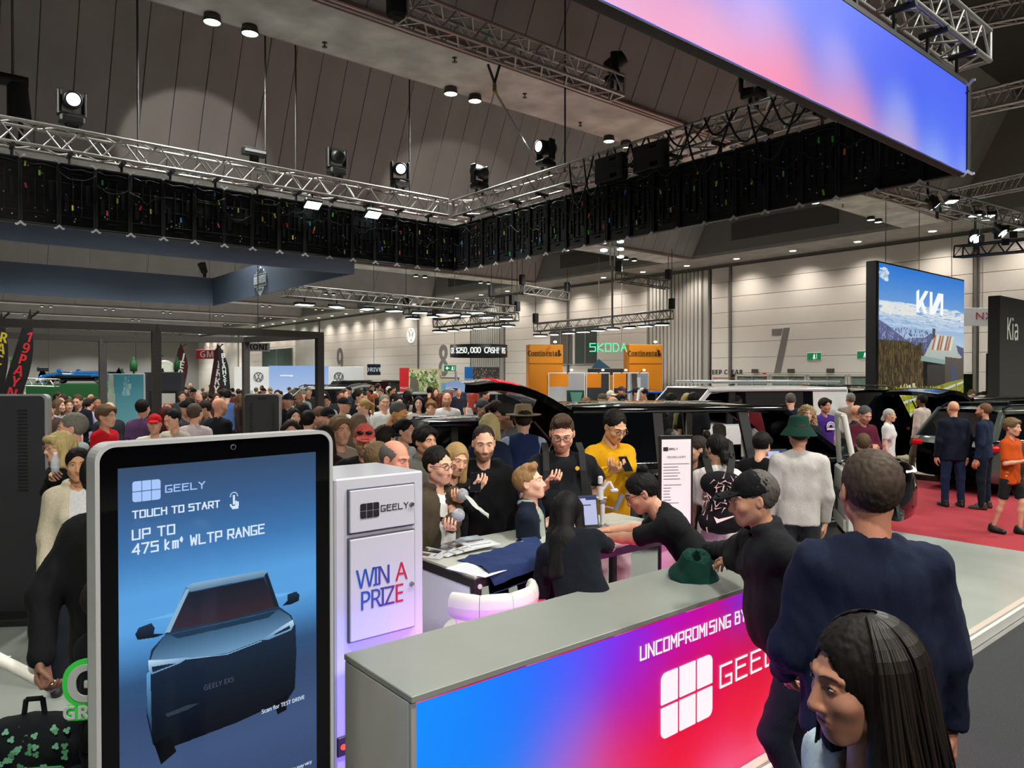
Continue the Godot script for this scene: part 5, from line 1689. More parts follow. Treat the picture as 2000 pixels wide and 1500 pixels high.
	pic.line([0.3, 0.53, 0.5, 0.548, 0.68, 0.538], 0.004, "9cc4e4")
	pic.poly([0.07, 0.43, 0.085, 0.415, 0.14, 0.41, 0.155, 0.425, 0.15, 0.44, 0.2, 0.447, 0.16, 0.45, 0.08, 0.445], "22344a", "0e1622"); pic.poly([0.8, 0.45, 0.83, 0.438, 0.83, 0.42, 0.88, 0.417, 0.9, 0.43, 0.895, 0.447, 0.85, 0.452], "22344a", "0e1622")
	pic.poly([0.118, 0.54, 0.135, 0.53, 0.14, 0.7, 0.12, 0.64], "6aa6dc", "20344c")
	pic.poly([0.2, 0.66, 0.3, 0.655, 0.36, 0.66, 0.3, 0.668, 0.21, 0.67], "2e3a48")
	pic.poly([0.15, 0.73, 0.22, 0.72, 0.25, 0.77, 0.18, 0.79], "080a0e"); pic.poly([0.75, 0.73, 0.83, 0.72, 0.82, 0.765, 0.77, 0.77], "080a0e")
	part(k, "screen_display", face_quad(0.628, 1.116), screen_mat(pic.tex(), 0.95, 0.06), at3(Vector3(0.373, 1.279, -0.0025)))
	area(k, "screen_light", Transform3D(Basis(Vector3.UP, PI), Vector3(0.373, 1.279, 0.03)), 0.62, 1.1, Color(0.35, 0.6, 1.0), 0.12)
	var pale := glow("a8c8ff", 0.95)
	part(k, "badge_sign", badge(0.079), pale, at3(Vector3(0.135, 1.767, 0.0)))
	stroke_text(k, "GEELY", 0.019, 0.0168, 0.003, pale, at3(Vector3(0.188, 1.756, 0.0)), false)
	var pw := glow("dcecff", 0.95)
	stroke_text(k, "TOUCH TO START", 0.0195, 0.0136, 0.0034, pw, at3(Vector3(0.097, 1.692, 0.0)), false)
	stroke_text(k, "UP TO", 0.026, 0.019, 0.004, pw, at3(Vector3(0.096, 1.631, 0.0)), false)
	stroke_text(k, "475 km* WLTP RANGE", 0.028, 0.0176, 0.0042, pw, at3(Vector3(0.096, 1.588, 0.0)), false)
	var hd := MB.new().box(Vector3(0, 0.008, 0), Vector3(0.006, 0.03, 0.001)).box(Vector3(0.007, -0.004, 0), Vector3(0.005, 0.016, 0.001)).box(Vector3(0.013, -0.006, 0), Vector3(0.005, 0.014, 0.001)).box(Vector3(0.004, -0.016, 0), Vector3(0.02, 0.01, 0.001)).box(Vector3(-0.009, -0.01, 0), Vector3(0.005, 0.012, 0.001), 0.0, Basis(Vector3.BACK, 0.5))
	for q in 8:
		var a := PI * q / 7.0
		hd.box(Vector3(cos(a) * 0.0115, 0.02 + sin(a) * 0.0115, 0), Vector3(0.003, 0.003, 0.001))
	part(k, "touch_symbol_sign", hd, pw, at3(Vector3(0.395, 1.7, 0.0)))
	part(k, "caption_sign", letters("Scan for TEST DRIVE", 0.0125, 0.001), pw, at3(Vector3(0.562, 1.006, 0.0)))
	part(k, "caption_sign", letters("GEELY EX5", 0.015, 0.001, "Droid Sans", 400, true), glow("45536a", 0.8), at3(Vector3(0.345, 1.142, 0.0)))
	part(k, "caption_sign", letters("results may vary", 0.01, 0.001), pw, at3(Vector3(0.615, 0.775, 0.0)))
	# --- prize cabinet
	var cb := thing("prize_cabinet", "tall glossy white cabinet lettered in blue to red, behind the counter", "cabinet", Vector3(1.473, 0.1, -3.02))
	cb.scale = Vector3(1.07, 0.976, 1.05)
	var gl := mat("c2c0ca", 0.12, 0.0, {"metallic_specular": 0.55})
	part(cb, "body", bx(Vector3(0.22, 0.835, -0.23), Vector3(0.44, 1.67, 0.44), 0.008), gl)
	var door := func(y0: float, y1: float): return bx(Vector3(0.22, (y0 + y1) / 2, 0.003), Vector3(0.32, y1 - y0 - 0.006, 0.018), 0.003)
	var seam := func(y0: float, y1: float): return bx(Vector3(0.22, (y0 + y1) / 2, -0.004), Vector3(0.33, y1 - y0 + 0.004, 0.012))
	for d in [[1.41, 1.615], [0.9, 1.385], [0.12, 0.8]]:
		part(cb, "door_gap", seam.call(d[0], d[1]), mat("4a4c60", 0.6))
		part(cb, "door", door.call(d[0], d[1]), gl)
	for d in [[0.362, 1.515], [0.362, 1.12]]:
		part(cb, "lock", MB.new().tube(Vector3(0, 0, 0), Vector3(0, 0, 0.012), 0.011, 0.009, 14), mat("9a9ca2", 0.25, 0.9), at3(Vector3(d[0], d[1], 0.012)))
	var ink := mat("221d26", 0.4)
	part(cb, "badge_sign", badge(0.094), ink, at3(Vector3(0.152, 1.511, 0.0135)))
	stroke_text(cb, "GEELY", 0.027, 0.02, 0.0035, ink, at3(Vector3(0.208, 1.499, 0.0125)), false)
	var ramp := ["1f4ba8", "2a4a9e", "34479a", "3a3f8e", "52367c", "8a2a58", "b81f40"]
	var cols := func(x: float): return mat(ramp[clampi(int(x * 7.0), 0, 6)], 0.4)
	for l in [["W", 0.13, 1.19], ["I", 0.181, 1.19], ["N", 0.222, 1.19], ["A", 0.31, 1.19], ["P", 0.13, 1.085], ["R", 0.18, 1.085], ["I", 0.215, 1.085], ["Z", 0.25, 1.085], ["E", 0.298, 1.085]]:
		part(cb, "letter", letters(l[0], 0.088, 0.003), cols.call((l[1] - 0.1) / 0.22), at3(Vector3(l[1], l[2], 0.013), 0.0, Vector3(0.84, 1, 1)))
	part(cb, "lamp_button_light", MB.new().tube(Vector3.ZERO, Vector3(0, 0, 0.01), 0.013, 0.013, 12), glow("ff4a20", 1.5), at3(Vector3(0.03, 0.42, -0.003)))
	part(cb, "socket", bx(Vector3(0.03, 0.42, -0.006), Vector3(0.05, 0.09, 0.012), 0.003), mat("151518", 0.4))
	# --- tall work table
	var t := thing("bar_table", "long white bar-height table with black edge behind the counter", "table", Vector3(2.37, 0.1, -3.18))
	part(t, "tabletop", bx(Vector3(0.98, 0.992, -0.39), Vector3(1.96, 0.016, 0.78), 0.002), rough_mat("b9b9b0", 0.35, 0.5, 0.01, 0.95, 1.0))
	part(t, "edge_frame", bx(Vector3(0.98, 0.958, -0.39), Vector3(1.97, 0.052, 0.79), 0.003), mat("1b1a1c", 0.45))
	part(t, "end_panel", bx(Vector3(0.01, 0.47, -0.41), Vector3(0.02, 0.93, 0.72)), mat("dfe6ec", 0.4))
	for p in [[0.03, -0.03], [0.03, -0.75], [1.93, -0.03], [1.93, -0.75]]: part(t, "leg", bx(Vector3(p[0], 0.467, p[1]), Vector3(0.05, 0.93, 0.05), 0.004), mat("1b1a1c", 0.45))
	part(t, "corner_bolt", MB.new().tube(Vector3(0, 0, 0), Vector3(0, 0, 0.006), 0.014, 0.014, 14), mat("d8d8d8", 0.4), at3(Vector3(0.03, 0.94, 0.005)))
	part(t, "shelf", bx(Vector3(1.2, 0.35, -0.4), Vector3(1.4, 0.03, 0.6)), mat("2a2428", 0.6))
	bar_stool("white padded bar stool with curved segmented back, nearest the prize cabinet", Vector3(2.382, 0, -3.099), -8.0)
	bar_stool("white padded bar stool whose curved back shows beside the capped man", Vector3(4.288, 0, -2.988), -18.0)
	# --- things on the table
	for q in 5:
		var m := thing("magazine", ["glossy car brochure fanned at the near end of the row", "glossy car brochure second in the fanned row", "glossy car brochure in the middle of the fanned row", "glossy car brochure fourth in the fanned row", "pale brochure at the far end of the fanned row"][q], "brochure", Vector3(2.44 + q * 0.085, 1.101 + q * 0.006, -3.78 + q * 0.012), 30.0 - q * 9.0, "brochures on the bar table")
		part(m, "pages", bx(Vector3(0, 0.006, 0), Vector3(0.21, 0.012, 0.29), 0.002), mat("d9d9da", 0.5))
		var pc := Pic.new(64, 90, Color("e6e6ea"))
		pc.poly([0, 0, 1, 0, 1, 0.6, 0, 0.75], ["28262c", "5a4438", "1c2028", "6a5a50", "a8b4c4"][q], ["6a5040", "2c2a30", "40485a", "2a2220", "d0d8e0"][q]); pc.line([0.1, 0.85, 0.8, 0.85], 0.06, "3a3a40"); pc.poly([0.15, 0.4, 0.4, 0.3, 0.7, 0.3, 0.9, 0.42, 0.85, 0.52, 0.2, 0.55], "c0b8b0", "5a4a44")
		part(m, "cover", MB.new().quad(Vector3(-0.1, 0.0125, 0.14), Vector3(0.1, 0.0125, 0.14), Vector3(0.1, 0.0125, -0.14), Vector3(-0.1, 0.0125, -0.14)), print_mat(pc.tex(), 0.2))
	var sh := thing("paper_sheet", "printed white sheet of paper under the folded blue shirt", "paper", Vector3(2.47, 1.1005, -3.29), 12.0)
	part(sh, "sheet", bx(Vector3(0, 0.001, 0), Vector3(0.21, 0.002, 0.297)), mat("e9eaee", 0.6))
	var pl := MB.new()
	for q in 7: pl.box(Vector3(-0.01 - 0.01 * (q % 3), 0.0025, -0.1 + q * 0.03), Vector3(0.14 - 0.02 * (q % 3), 0.0006, 0.004))
	part(sh, "print_lines", pl, mat("8a8c92", 0.7))
	navy_cloth("navy blue t-shirt laid flat over the table's near edge", Vector3(2.78, 1.1, -3.34))
	laptop("dark laptop with a lit white document page, on the bar table", Vector3(3.636, 0, -3.659), 1.1, 16.0)
	gimbal(Vector3(3.86, 1.1, -3.63))
	# --- notice board on a stand
	var sb := thing("notice_board", "slim black-framed standing notice with pale pink sheet by the car", "sign", Vector3(4.333, 0, -3.343), FACE0 + 10.0)
	sb.position.y = 0.1
	part(sb, "frame", bx(Vector3(0, 1.05, 0), Vector3(0.262, 1.22, 0.03), 0.004), mat("151417", 0.4))
	part(sb, "sheet", bx(Vector3(0, 1.06, 0.012), Vector3(0.226, 1.14, 0.008)), mat("e8dfe6", 0.5))
	part(sb, "pole", bx(Vector3(0, 0.24, 0), Vector3(0.05, 0.46, 0.02), 0.004), mat("151417", 0.4))
	part(sb, "foot", bx(Vector3(0, 0.01, 0), Vector3(0.34, 0.02, 0.28), 0.004), mat("151417", 0.4))
	part(sb, "badge_sign", badge(0.038), ink, at3(Vector3(-0.083, 1.56, 0.017)))
	stroke_text(sb, "GEELY", 0.013, 0.01, 0.002, ink, at3(Vector3(-0.058, 1.554, 0.016)), false)
	part(sb, "lettering_sign", letters("FEELING LUCKY?", 0.014, 0.001), ink, at3(Vector3(0, 1.5, 0.017)))
	var ln := MB.new()
	for q in 14: ln.box(Vector3(-0.1 + [0.1, 0.057, 0.057, 0.065, 0.055, 0.065, 0.0, 0.07, 0.03, 0.025, 0.025, 0.028, 0.03, 0.06][q], 1.45 - q * 0.022, 0.017), Vector3([0.2, 0.115, 0.115, 0.13, 0.11, 0.13, 0.001, 0.14, 0.06, 0.05, 0.05, 0.055, 0.06, 0.12][q], 0.004, 0.0008))
	part(sb, "print_lines", ln, mat("55505a", 0.7))
	# --- green hat on the counter
	var hat := thing("bucket_hat", "dark green bucket hat lying on the counter under the capped man's hand", "hat", Vector3(3.37, 1.09, -2.47), 30.0)
	hat.rotation_degrees = Vector3(8, 30, 14)
	var hm := MB.new().lathe([[0.0, 0.128], [0.05, 0.13], [0.07, 0.12], [0.08, 0.108], [0.1, 0.045], [0.104, 0.038], [0.13, 0.006], [0.142, -0.016], [0.138, -0.02], [0.12, 0.0], [0.095, 0.03], [0.07, 0.1], [0.0, 0.12]], 32)
	for q in hm.v.size():
		var pn: Vector3 = hm.v[q]
		hm.v[q] = pn + Vector3(fold_noise.get_noise_3d(pn.x * 9, pn.y * 9, pn.z * 9) * 0.022, fold_noise.get_noise_3d(pn.x * 9 + 7, 3, pn.z * 9) * 0.022 * (pn.y + 0.02) / 0.1, 0)
	hm.n = normals_of(hm.v, hm.ix)
	part(hat, "crown_and_brim", hm, fabric("123830"))
	part(hat, "hat_tip", MB.new().tube(Vector3(-0.03, 0.115, 0), Vector3(-0.05, 0.175, 0.01), 0.035, 0.008, 10), fabric("123830"))
	# --- the big kiosk seen from behind, left edge, and the smaller one further in
	back_kiosk("large dark back of a screen kiosk at the left edge", Vector3(0.915, 2.036, -7.422), 0.98, 1.05)
	back_kiosk("smaller dark screen kiosk seen from behind in the crowd", Vector3(3.77, 1.956, -9.341), 0.47, 0.8)

func back_kiosk(label: String, corner: Vector3, w: float, dark: float) -> void:
	var k := thing("screen_kiosk", label, "kiosk", Vector3(corner.x, 0.1, corner.z), FACE0 + 6.0)
	var h := corner.y - 0.1
	var rr := rrect(w, h, 0.05, 5)
	part(k, "shell", MB.new().extrude(rr, 0.07), mat("b9b9bb", 0.35, 0.5), at3(Vector3(-w / 2, h / 2, -0.04)))
	part(k, "back_panel", MB.new().extrude(rrect(w - 0.03, h - 0.03, 0.04, 5), 0.02), mat("2d2c30", 0.55), at3(Vector3(-w / 2 - 0.008, h / 2, 0.0)))
	for s in [-0.3, 0.3]:
		var v := MB.new()
		for q in 24: v.box(Vector3(-w / 2 + s * w, h - 0.14 - q * 0.03, 0.012), Vector3(w * 0.08, 0.012, 0.006))
		part(k, "vent_slots", v, mat("0c0c0e", 0.7))
	part(k, "handle_slot", bx(Vector3(-w / 2, h - 0.06, 0.011), Vector3(0.12, 0.02, 0.006), 0.004), mat("0c0c0e", 0.6))
	part(k, "plinth", bx(Vector3(-w / 2, 0.03, 0), Vector3(w + 0.1, 0.06, 0.5), 0.01), mat("1c1c1e", 0.5))

func bar_stool(label: String, at: Vector3, turn: float) -> void:
	var s := thing("bar_stool", label, "bar stool", Vector3(at.x, 0.1, at.z), turn, "white padded bar stools")
	var pad := mat("d2cec6", 0.55)
	part(s, "seat", MB.new().lathe([[0.0, 0.66], [0.2, 0.66], [0.235, 0.685], [0.24, 0.72], [0.22, 0.75], [0.0, 0.755]], 30), pad)
	for q in 4:
		var rows := []
		for i in 7:
			var a := deg_to_rad(-72 + (q + i / 6.0 * 0.985) * 36.0) + PI / 2
			var r := []
			for j in 13:
				var w := TAU * j / 12
				var bul := 1.0 - 0.08 * pow(absf(i / 3.0 - 1.0), 4)
				r.append(Vector3(cos(a) * (0.255 + cos(w) * 0.035 * bul), 0.925 + sin(w) * 0.07 * bul, sin(a) * (0.255 + cos(w) * 0.035 * bul)))
			rows.append(r)
		var mb := MB.new().grid(rows)
		for e in [0, 6]:
			var ce := Vector3.ZERO
			for j in 12: ce += rows[e][j] / 12.0
			for j in 12: mb.quad(ce, rows[e][j], rows[e][j + 1], ce + Vector3(0, 0.0001, 0))
		part(s, "back_pad", mb, pad)
	for q in 5:
		var a := deg_to_rad(-66 + q * 33.0) + PI / 2
		part(s, "back_post", MB.new().tube(Vector3(cos(a) * 0.225, 0.7, sin(a) * 0.225), Vector3(cos(a) * 0.25, 0.9, sin(a) * 0.25), 0.009, 0.009, 8), mat("eeecea", 0.3))
	for q in 4:
		var a := PI / 4 + q * PI / 2
		part(s, "leg", MB.new().tube(Vector3(cos(a) * 0.15, 0.66, sin(a) * 0.15), Vector3(cos(a) * 0.24, 0.0, sin(a) * 0.24), 0.013, 0.011, 8), mat("eeecea", 0.3))
	var ring := []
	for q in 25: ring.append(Vector3(cos(TAU * q / 24) * 0.2, 0.25, sin(TAU * q / 24) * 0.2))
	part(s, "foot_ring", MB.new().path(ring, 0.008), mat("eeecea", 0.3))

func navy_cloth(label: String, at: Vector3) -> void:
	var rows := []
	for i in 15:
		var v := i / 14.0
		var r := []
		for j in 19:
			var u := j / 18.0
			var x := lerpf(-0.3, 0.32, u) + 0.03 * sin(v * 5.0)
			var z := lerpf(-0.22, 0.2, v) + 0.05 * (1.0 - u)
			var y := 0.012 + 0.02 * absf(fold_noise.get_noise_3d(x * 4, v * 2.0, 1.0)) + 0.02 * exp(-pow((u - 0.8) * 6, 2)) * exp(-pow(v * 5, 2))
			if at.z + z > -3.17: y -= (at.z + z + 3.17) * 1.6; z = minf(z, -3.16 - at.z + 0.01)
			if u < 0.12 and v < 0.45: y = 0.006
			r.append(Vector3(x, y, z))
		rows.append(r)
	var mb := MB.new().grid(rows, true)
	var low := []
	for r in rows:
		var q := []
		for p in r: q.append(p - Vector3(0, 0.006, 0))
		low.append(q)
	mb.grid(low)
	var t := thing("folded_tshirt", label, "t-shirt", at)
	part(t, "cloth", mb, fabric("2b3a66"))
	var sl := []
	for i in 6:
		var r := []
		for j in 8: r.append(Vector3(0.24 + j * 0.016, 0.02 + 0.03 * sin(PI * i / 5.0), -0.27 + i * 0.02 + 0.004 * j))
		sl.append(r)
	part(t, "sleeve", MB.new().grid(sl), fabric("2b3a66"))

func laptop(label: String, at: Vector3, y: float, turn: float) -> void:
	var l := thing("laptop", label, "laptop", Vector3(at.x, y + 0.002, at.z), FACE0 + turn)
	part(l, "base", bx(Vector3(0, 0.01, 0.12), Vector3(0.33, 0.018, 0.23), 0.005), mat("1b1c20", 0.4))
	part(l, "keyboard", bx(Vector3(0, 0.0205, 0.1), Vector3(0.29, 0.003, 0.11)), mat("0c0c0e", 0.6))
	var lid := Transform3D(Basis(Vector3.RIGHT, -0.24), Vector3(0, 0.015, 0.0))
	var d := part(l, "lid", bx(Vector3(0, 0.115, 0), Vector3(0.33, 0.225, 0.01), 0.004), mat("1b1c20", 0.4), lid)
	var p := Pic.new(128, 88, Color("c8cdf2"))
	p.poly([0, 0, 1, 0, 1, 0.12, 0, 0.12], "2a3f7a"); p.poly([0.3, 0.06, 0.75, 0.06, 0.75, 0.12, 0.3, 0.12], "c8cdf2"); p.poly([0.28, 0.2, 0.36, 0.2, 0.36, 0.3, 0.28, 0.3], "3a3f60")
	for q in 9: p.line([0.15, 0.38 + q * 0.06, 0.55 + 0.06 * (q % 3), 0.38 + q * 0.06], 0.006, "8a90c0")
	p.line([0.68, 0.3, 0.86, 0.3], 0.02, "3a3f70")
	part(d, "screen_display", face_quad(0.31, 0.2), screen_mat(p.tex(), 0.85, 0.2), at3(Vector3(0, 0.117, 0.0055)))

func gimbal(at: Vector3) -> void:
	var g := thing("phone_gimbal", "light grey motorised phone gimbal standing on the bar table", "gimbal", at, FACE0)
	var m := mat("c2c0c4", 0.35)
	var dk := mat("6e6c70", 0.4)
	part(g, "handle", MB.new().tube(Vector3(0, 0.02, 0), Vector3(0, 0.17, 0), 0.017, 0.019, 14), m)
	part(g, "tripod", MB.new().path([Vector3(0.06, 0, 0.03), Vector3(0, 0.03, 0), Vector3(-0.06, 0, 0.03)], 0.007).path([Vector3(0, 0.03, 0), Vector3(0, 0, -0.07)], 0.007), dk)
	part(g, "joint", bx(Vector3(0, 0.185, 0), Vector3(0.05, 0.03, 0.04), 0.008), dk)
	part(g, "motor", MB.new().tube(Vector3(-0.015, 0.2, 0), Vector3(-0.015, 0.29, 0), 0.024, 0.024, 14), m)
	part(g, "upper_arm", MB.new().path([Vector3(0.0, 0.27, 0.0), Vector3(0.05, 0.33, 0.0), Vector3(0.08, 0.27, 0.0)], 0.012, 10), m)
	part(g, "head_block", bx(Vector3(-0.015, 0.34, 0), Vector3(0.035, 0.06, 0.03), 0.008), m)
	part(g, "cross_bar", bx(Vector3(-0.02, 0.215, 0.01), Vector3(0.1, 0.012, 0.02), 0.003), m)
	var h2 := MB.new()
	h2.tube(Vector3(0.09, 0.12, 0), Vector3(0.145, 0.235, 0), 0.018, 0.02, 14)
	part(g, "second_handle", h2, dk)
	part(g, "link", MB.new().tube(Vector3(0.0, 0.15, 0), Vector3(0.09, 0.13, 0), 0.009, 0.009, 10), dk)
	part(g, "clip_bar", bx(Vector3(0.085, 0.265, 0), Vector3(0.06, 0.03, 0.03), 0.01, ), m)

# ---------------------------------------------------------------- rig above the stand
func build_rig() -> void:
	var blk := mat("17181b", 0.5)
	# panels seen from behind: frame, ribs, boxes
	var pm := MB.new().box(Vector3(0, 0, -0.03), Vector3(0.498, 0.998, 0.03))
	for s in [-1.0, 1.0]: pm.box(Vector3(s * 0.236, 0, 0.005), Vector3(0.028, 0.998, 0.06), 0.004); pm.box(Vector3(0, s * 0.485, 0.005), Vector3(0.498, 0.028, 0.06), 0.004); pm.box(Vector3(s * 0.06, 0, 0.0), Vector3(0.018, 0.62, 0.03), 0.003)
	for y in [-0.3, -0.05, 0.2]: pm.box(Vector3(0, y, -0.005), Vector3(0.46, 0.018, 0.02), 0.003)
	pm.box(Vector3(0, 0.36, 0.0), Vector3(0.13, 0.016, 0.03)).box(Vector3(0, -0.36, 0.0), Vector3(0.13, 0.016, 0.03)).box(Vector3(0.15, 0.05, 0.0), Vector3(0.05, 0.3, 0.04), 0.006).box(Vector3(-0.15, -0.1, 0.0), Vector3(0.06, 0.24, 0.035), 0.006)
	pm.path([Vector3(-0.2, 0.44, 0.03), Vector3(-0.1, 0.4, 0.05), Vector3(0.05, 0.43, 0.05), Vector3(0.2, 0.41, 0.03)], 0.008, 5)
	var panel := pm.mesh()
	var clip := MB.new().extrude(pv([0.0, -0.02, 0.035, 0.012, 0.05, 0.012, 0.05, 0.03, 0.03, 0.035, 0.0, 0.008, -0.03, 0.035, -0.05, 0.03, -0.05, 0.012, -0.035, 0.012]), 0.01).mesh()
	var dot := bx(Vector3.ZERO, Vector3(0.017, 0.017, 0.006)).mesh()
	var stick := bx(Vector3.ZERO, Vector3(0.026, 0.08, 0.004)).mesh()
	var rng := RandomNumberGenerator.new()
	rng.seed = 11
	var scol := ["c8f02a", "ff7a2a", "ff3a6a", "3ad84a", "8ae02a", "e8e83a", "4ab0ff"]
	for wall in 2:
		var n := 22 if wall == 0 else 20
		var root := thing("led_wall", ["long run of black LED panels seen from behind, left of the rig corner", "run of black LED panels seen from behind, right of the rig corner"][wall], "LED wall", Vector3(9.3, 4.5, -13.2), 0.0)
		for k in n:
			var xf: Transform3D
			if wall == 0: xf = Transform3D(Basis.IDENTITY, Vector3(-0.25 - k * 0.5, 0.5, 0))
			else: xf = Transform3D(Basis(Vector3.UP, -PI / 2), Vector3(0, 0.5, 0.25 + k * 0.507))
			var p := part(root, "led_panel", panel, blk, xf)
			for y in [-0.495, 0.495]: part(p, "clip", clip, mat("d0d0d2", 0.4), Transform3D(Basis.IDENTITY.scaled(Vector3(1.4, 1.4 * signf(y), 1)), Vector3(0.25, y, 0.05)))
			for q in 8: part(p, "screw_cap", dot, mat("c9c9c4", 0.4), at3(Vector3(rng.randf_range(-0.2, 0.2), rng.randf_range(-0.42, 0.42), 0.012)))
			for q in rng.randi_range(1, 3): part(p, "sticker", stick, mat(scol[rng.randi() % 7], 0.6), Transform3D(Basis(Vector3.BACK, rng.randf_range(-0.4, 0.4) if q else 0.0), Vector3(rng.randf_range(-0.2, 0.2), rng.randf_range(-0.4, 0.4), 0.04)))
			if rng.randf() < 0.8:
				var w := MB.new()
				var y0 := rng.randf_range(0.1, 0.45)
				var pts := []
				for q in 7: pts.append(Vector3(-0.28 + q * 0.09, y0 - 0.12 * sin(PI * q / 6.0) * rng.randf_range(0.7, 1.6), 0.055))
				w.path(pts, 0.009, 5)
				part(p, "cable", w, mat("0a0a0b", 0.6))
	# front facing LED run
	var fr := thing("led_wall", "lit LED banner overhead glowing blue above pink and white", "LED wall", Vector3(9.3, 4.5, -3.09))
	var hx := func(s): return Color(str(s))
	var img := ImageTexture.create_from_image(blend_pic(90, 12, [[0.0, 0.1, hx.call("d0c8f4"), 0.1], [0.15, 0.9, hx.call("ecd4e4"), 0.12], [0.25, 0.2, hx.call("b0b0f8"), 0.07], [0.3, 0.9, hx.call("e8a8d4"), 0.07], [0.42, 0.1, hx.call("7888f6"), 0.07], [0.42, 0.95, hx.call("f090b8"), 0.06], [0.52, 0.1, hx.call("4c66f2"), 0.06], [0.52, 0.5, hx.call("c89ae6"), 0.035], [0.55, 0.95, hx.call("f880a4"), 0.06],
		[0.65, 0.1, hx.call("3a5cf0"), 0.08], [0.66, 0.55, hx.call("b4a0ea"), 0.03], [0.68, 0.95, hx.call("f490b0"), 0.05], [0.8, 0.2, hx.call("3858f0"), 0.08], [0.8, 0.7, hx.call("90a8f0"), 0.03], [0.8, 0.98, hx.call("d8a8c8"), 0.04], [0.9, 0.6, hx.call("4068f0"), 0.05], [0.9, 0.98, hx.call("a4b4ec"), 0.035], [1.0, 0.4, hx.call("3f5cf2"), 0.08], [1.0, 1.0, hx.call("8ea4f4"), 0.04]], 8))
	var im := screen_mat(img, 1.0, 0.5)
	for k in 18:
		var w := 0.5
		var u1 := lerpf(0.994, 0.006, k / 18.0)
		var u0 := lerpf(0.994, 0.006, (k + 1) / 18.0)
		var q := MB.new().quad(Vector3(-w / 2, -0.5, 0), Vector3(w / 2, -0.5, 0), Vector3(w / 2, 0.5, 0), Vector3(-w / 2, 0.5, 0), Vector2(u0, 0.97), Vector2(u1, 0.97), Vector2(u1, 0.03), Vector2(u0, 0.03))
		q.box(Vector3(0, 0, -0.035), Vector3(w - 0.002, 0.998, 0.06))
		part(fr, "led_panel_screen", q, im, at3(Vector3(-0.25 - k * 0.5, 0.5, 0)))
		part(fr, "back_frame", panel, blk, Transform3D(Basis(Vector3.UP, PI), Vector3(-0.25 - k * 0.5, 0.5, -0.1)))
		if k % 3 == 0: area(fr, "led_light", Transform3D(Basis(Vector3.UP, PI), Vector3(-0.75 - k * 0.5, 0.5, 0.05)), 1.5, 0.95, Color(0.5, 0.5, 1.0) if k < 9 else Color(0.9, 0.7, 0.95), 0.08)
	part(fr, "top_rail", bx(Vector3(-4.5, 1.02, -0.04), Vector3(9.0, 0.06, 0.09), 0.005), mat("222226", 0.5))
	part(fr, "bottom_rail", bx(Vector3(-4.5, -0.01, -0.045), Vector3(9.0, 0.018, 0.08), 0.004), mat("1e1a1a", 0.6))
	# trusses of the ring
	truss("silver box truss over the left run of LED panels", Vector3(-1.5, 5.83, -13.2), Vector3(9.0, 5.83, -13.2), 0.34)
	truss("silver box truss over the right run of LED panels", Vector3(9.3, 5.83, -13.0), Vector3(9.3, 5.83, -3.3), 0.34)
	truss("silver box truss over the lit LED banner", Vector3(1.0, 5.95, -3.1), Vector3(9.5, 5.95, -3.1), 0.34)
	var cn := thing("truss_corner", "silver truss corner block joining the two dark LED runs", "truss", Vector3(9.3, 5.83, -13.2))
	var cf := MB.new()
	for a in [-0.17, 0.17]:
		for b in [-0.17, 0.17]: cf.tube(Vector3(a, b, -0.2), Vector3(a, b, 0.2), 0.028); cf.tube(Vector3(-0.2, a, b), Vector3(0.2, a, b), 0.028); cf.tube(Vector3(a, -0.2, b), Vector3(a, 0.2, b), 0.028)
	part(cn, "frame", cf, mat("b9b6b2", 0.35, 0.85))
	truss("short high truss under the ceiling with lit braces, hung in front of the beam", Vector3(5.5, 7.5, -9.15), Vector3(10.1, 7.5, -9.15), 0.36)
	# clamps between truss and panels
	for k in 14:
		var cl := thing("hanging_clamp", "black clamp and strap between truss and left LED run", "clamp", Vector3(8.6 - k * 0.74, 5.5, -13.2), 0.0, "clamps over the left LED run")
		part(cl, "strap", bx(Vector3(0, 0.06, 0), Vector3(0.04, 0.18, 0.03), 0.005), blk)
		part(cl, "hook", MB.new().tube(Vector3(0, 0.12, -0.08), Vector3(0, 0.12, 0.2), 0.035, 0.035, 8), blk)
	for k in 12:
		var cl := thing("hanging_clamp", "black clamp and chain between truss and right LED run", "clamp", Vector3(9.3, 5.5, -12.6 + k * 0.78), 0.0, "clamps over the right LED run")
		part(cl, "strap", bx(Vector3(0, 0.06, 0), Vector3(0.04, 0.18, 0.03), 0.005), blk)
		part(cl, "hook", MB.new().tube(Vector3(-0.2, 0.12, 0), Vector3(0.08, 0.12, 0), 0.035, 0.035, 8), blk)
	for k in 8:
		var cl := thing("hanging_clamp", "black clamp and shackle over the lit LED banner", "clamp", Vector3(9.0 - k * 0.8, 5.55, -3.1), 0.0, "clamps over the lit banner")
		part(cl, "strap", bx(Vector3(0, 0.1, 0), Vector3(0.04, 0.24, 0.03), 0.005), blk)
		part(cl, "hook", MB.new().tube(Vector3(0, 0.2, -0.08), Vector3(0, 0.2, 0.2), 0.035, 0.035, 8), blk)
	# moving heads
	var face2 := Vector3(5.5, 10.6, -24.0)
	moving_head("lit moving head light on the far left of the truss", Vector3(1.98, 6.02, -13.2), Vector3(2.0, 4.5, -2.0), true, false, 12.0, 5.0)
	moving_head("lit moving head light in the middle of the left truss", Vector3(7.90, 6.02, -13.2), Vector3(3.0, 3.5, -2.0), true, false, 12.0, 5.0)
	moving_head("dark moving head light on the left truss beside the lit one", Vector3(6.47, 6.02, -13.2), Vector3(7, 9, -20), false)
	moving_head("dark moving head light standing near the rig corner", Vector3(9.3, 6.02, -12.3), Vector3(9, 9, -18), false)
	moving_head("moving head light with pale blue lens on the right truss", Vector3(9.3, 6.02, -10.22), Vector3(-6, 6, -10), true, false, 8.0, 4.0)
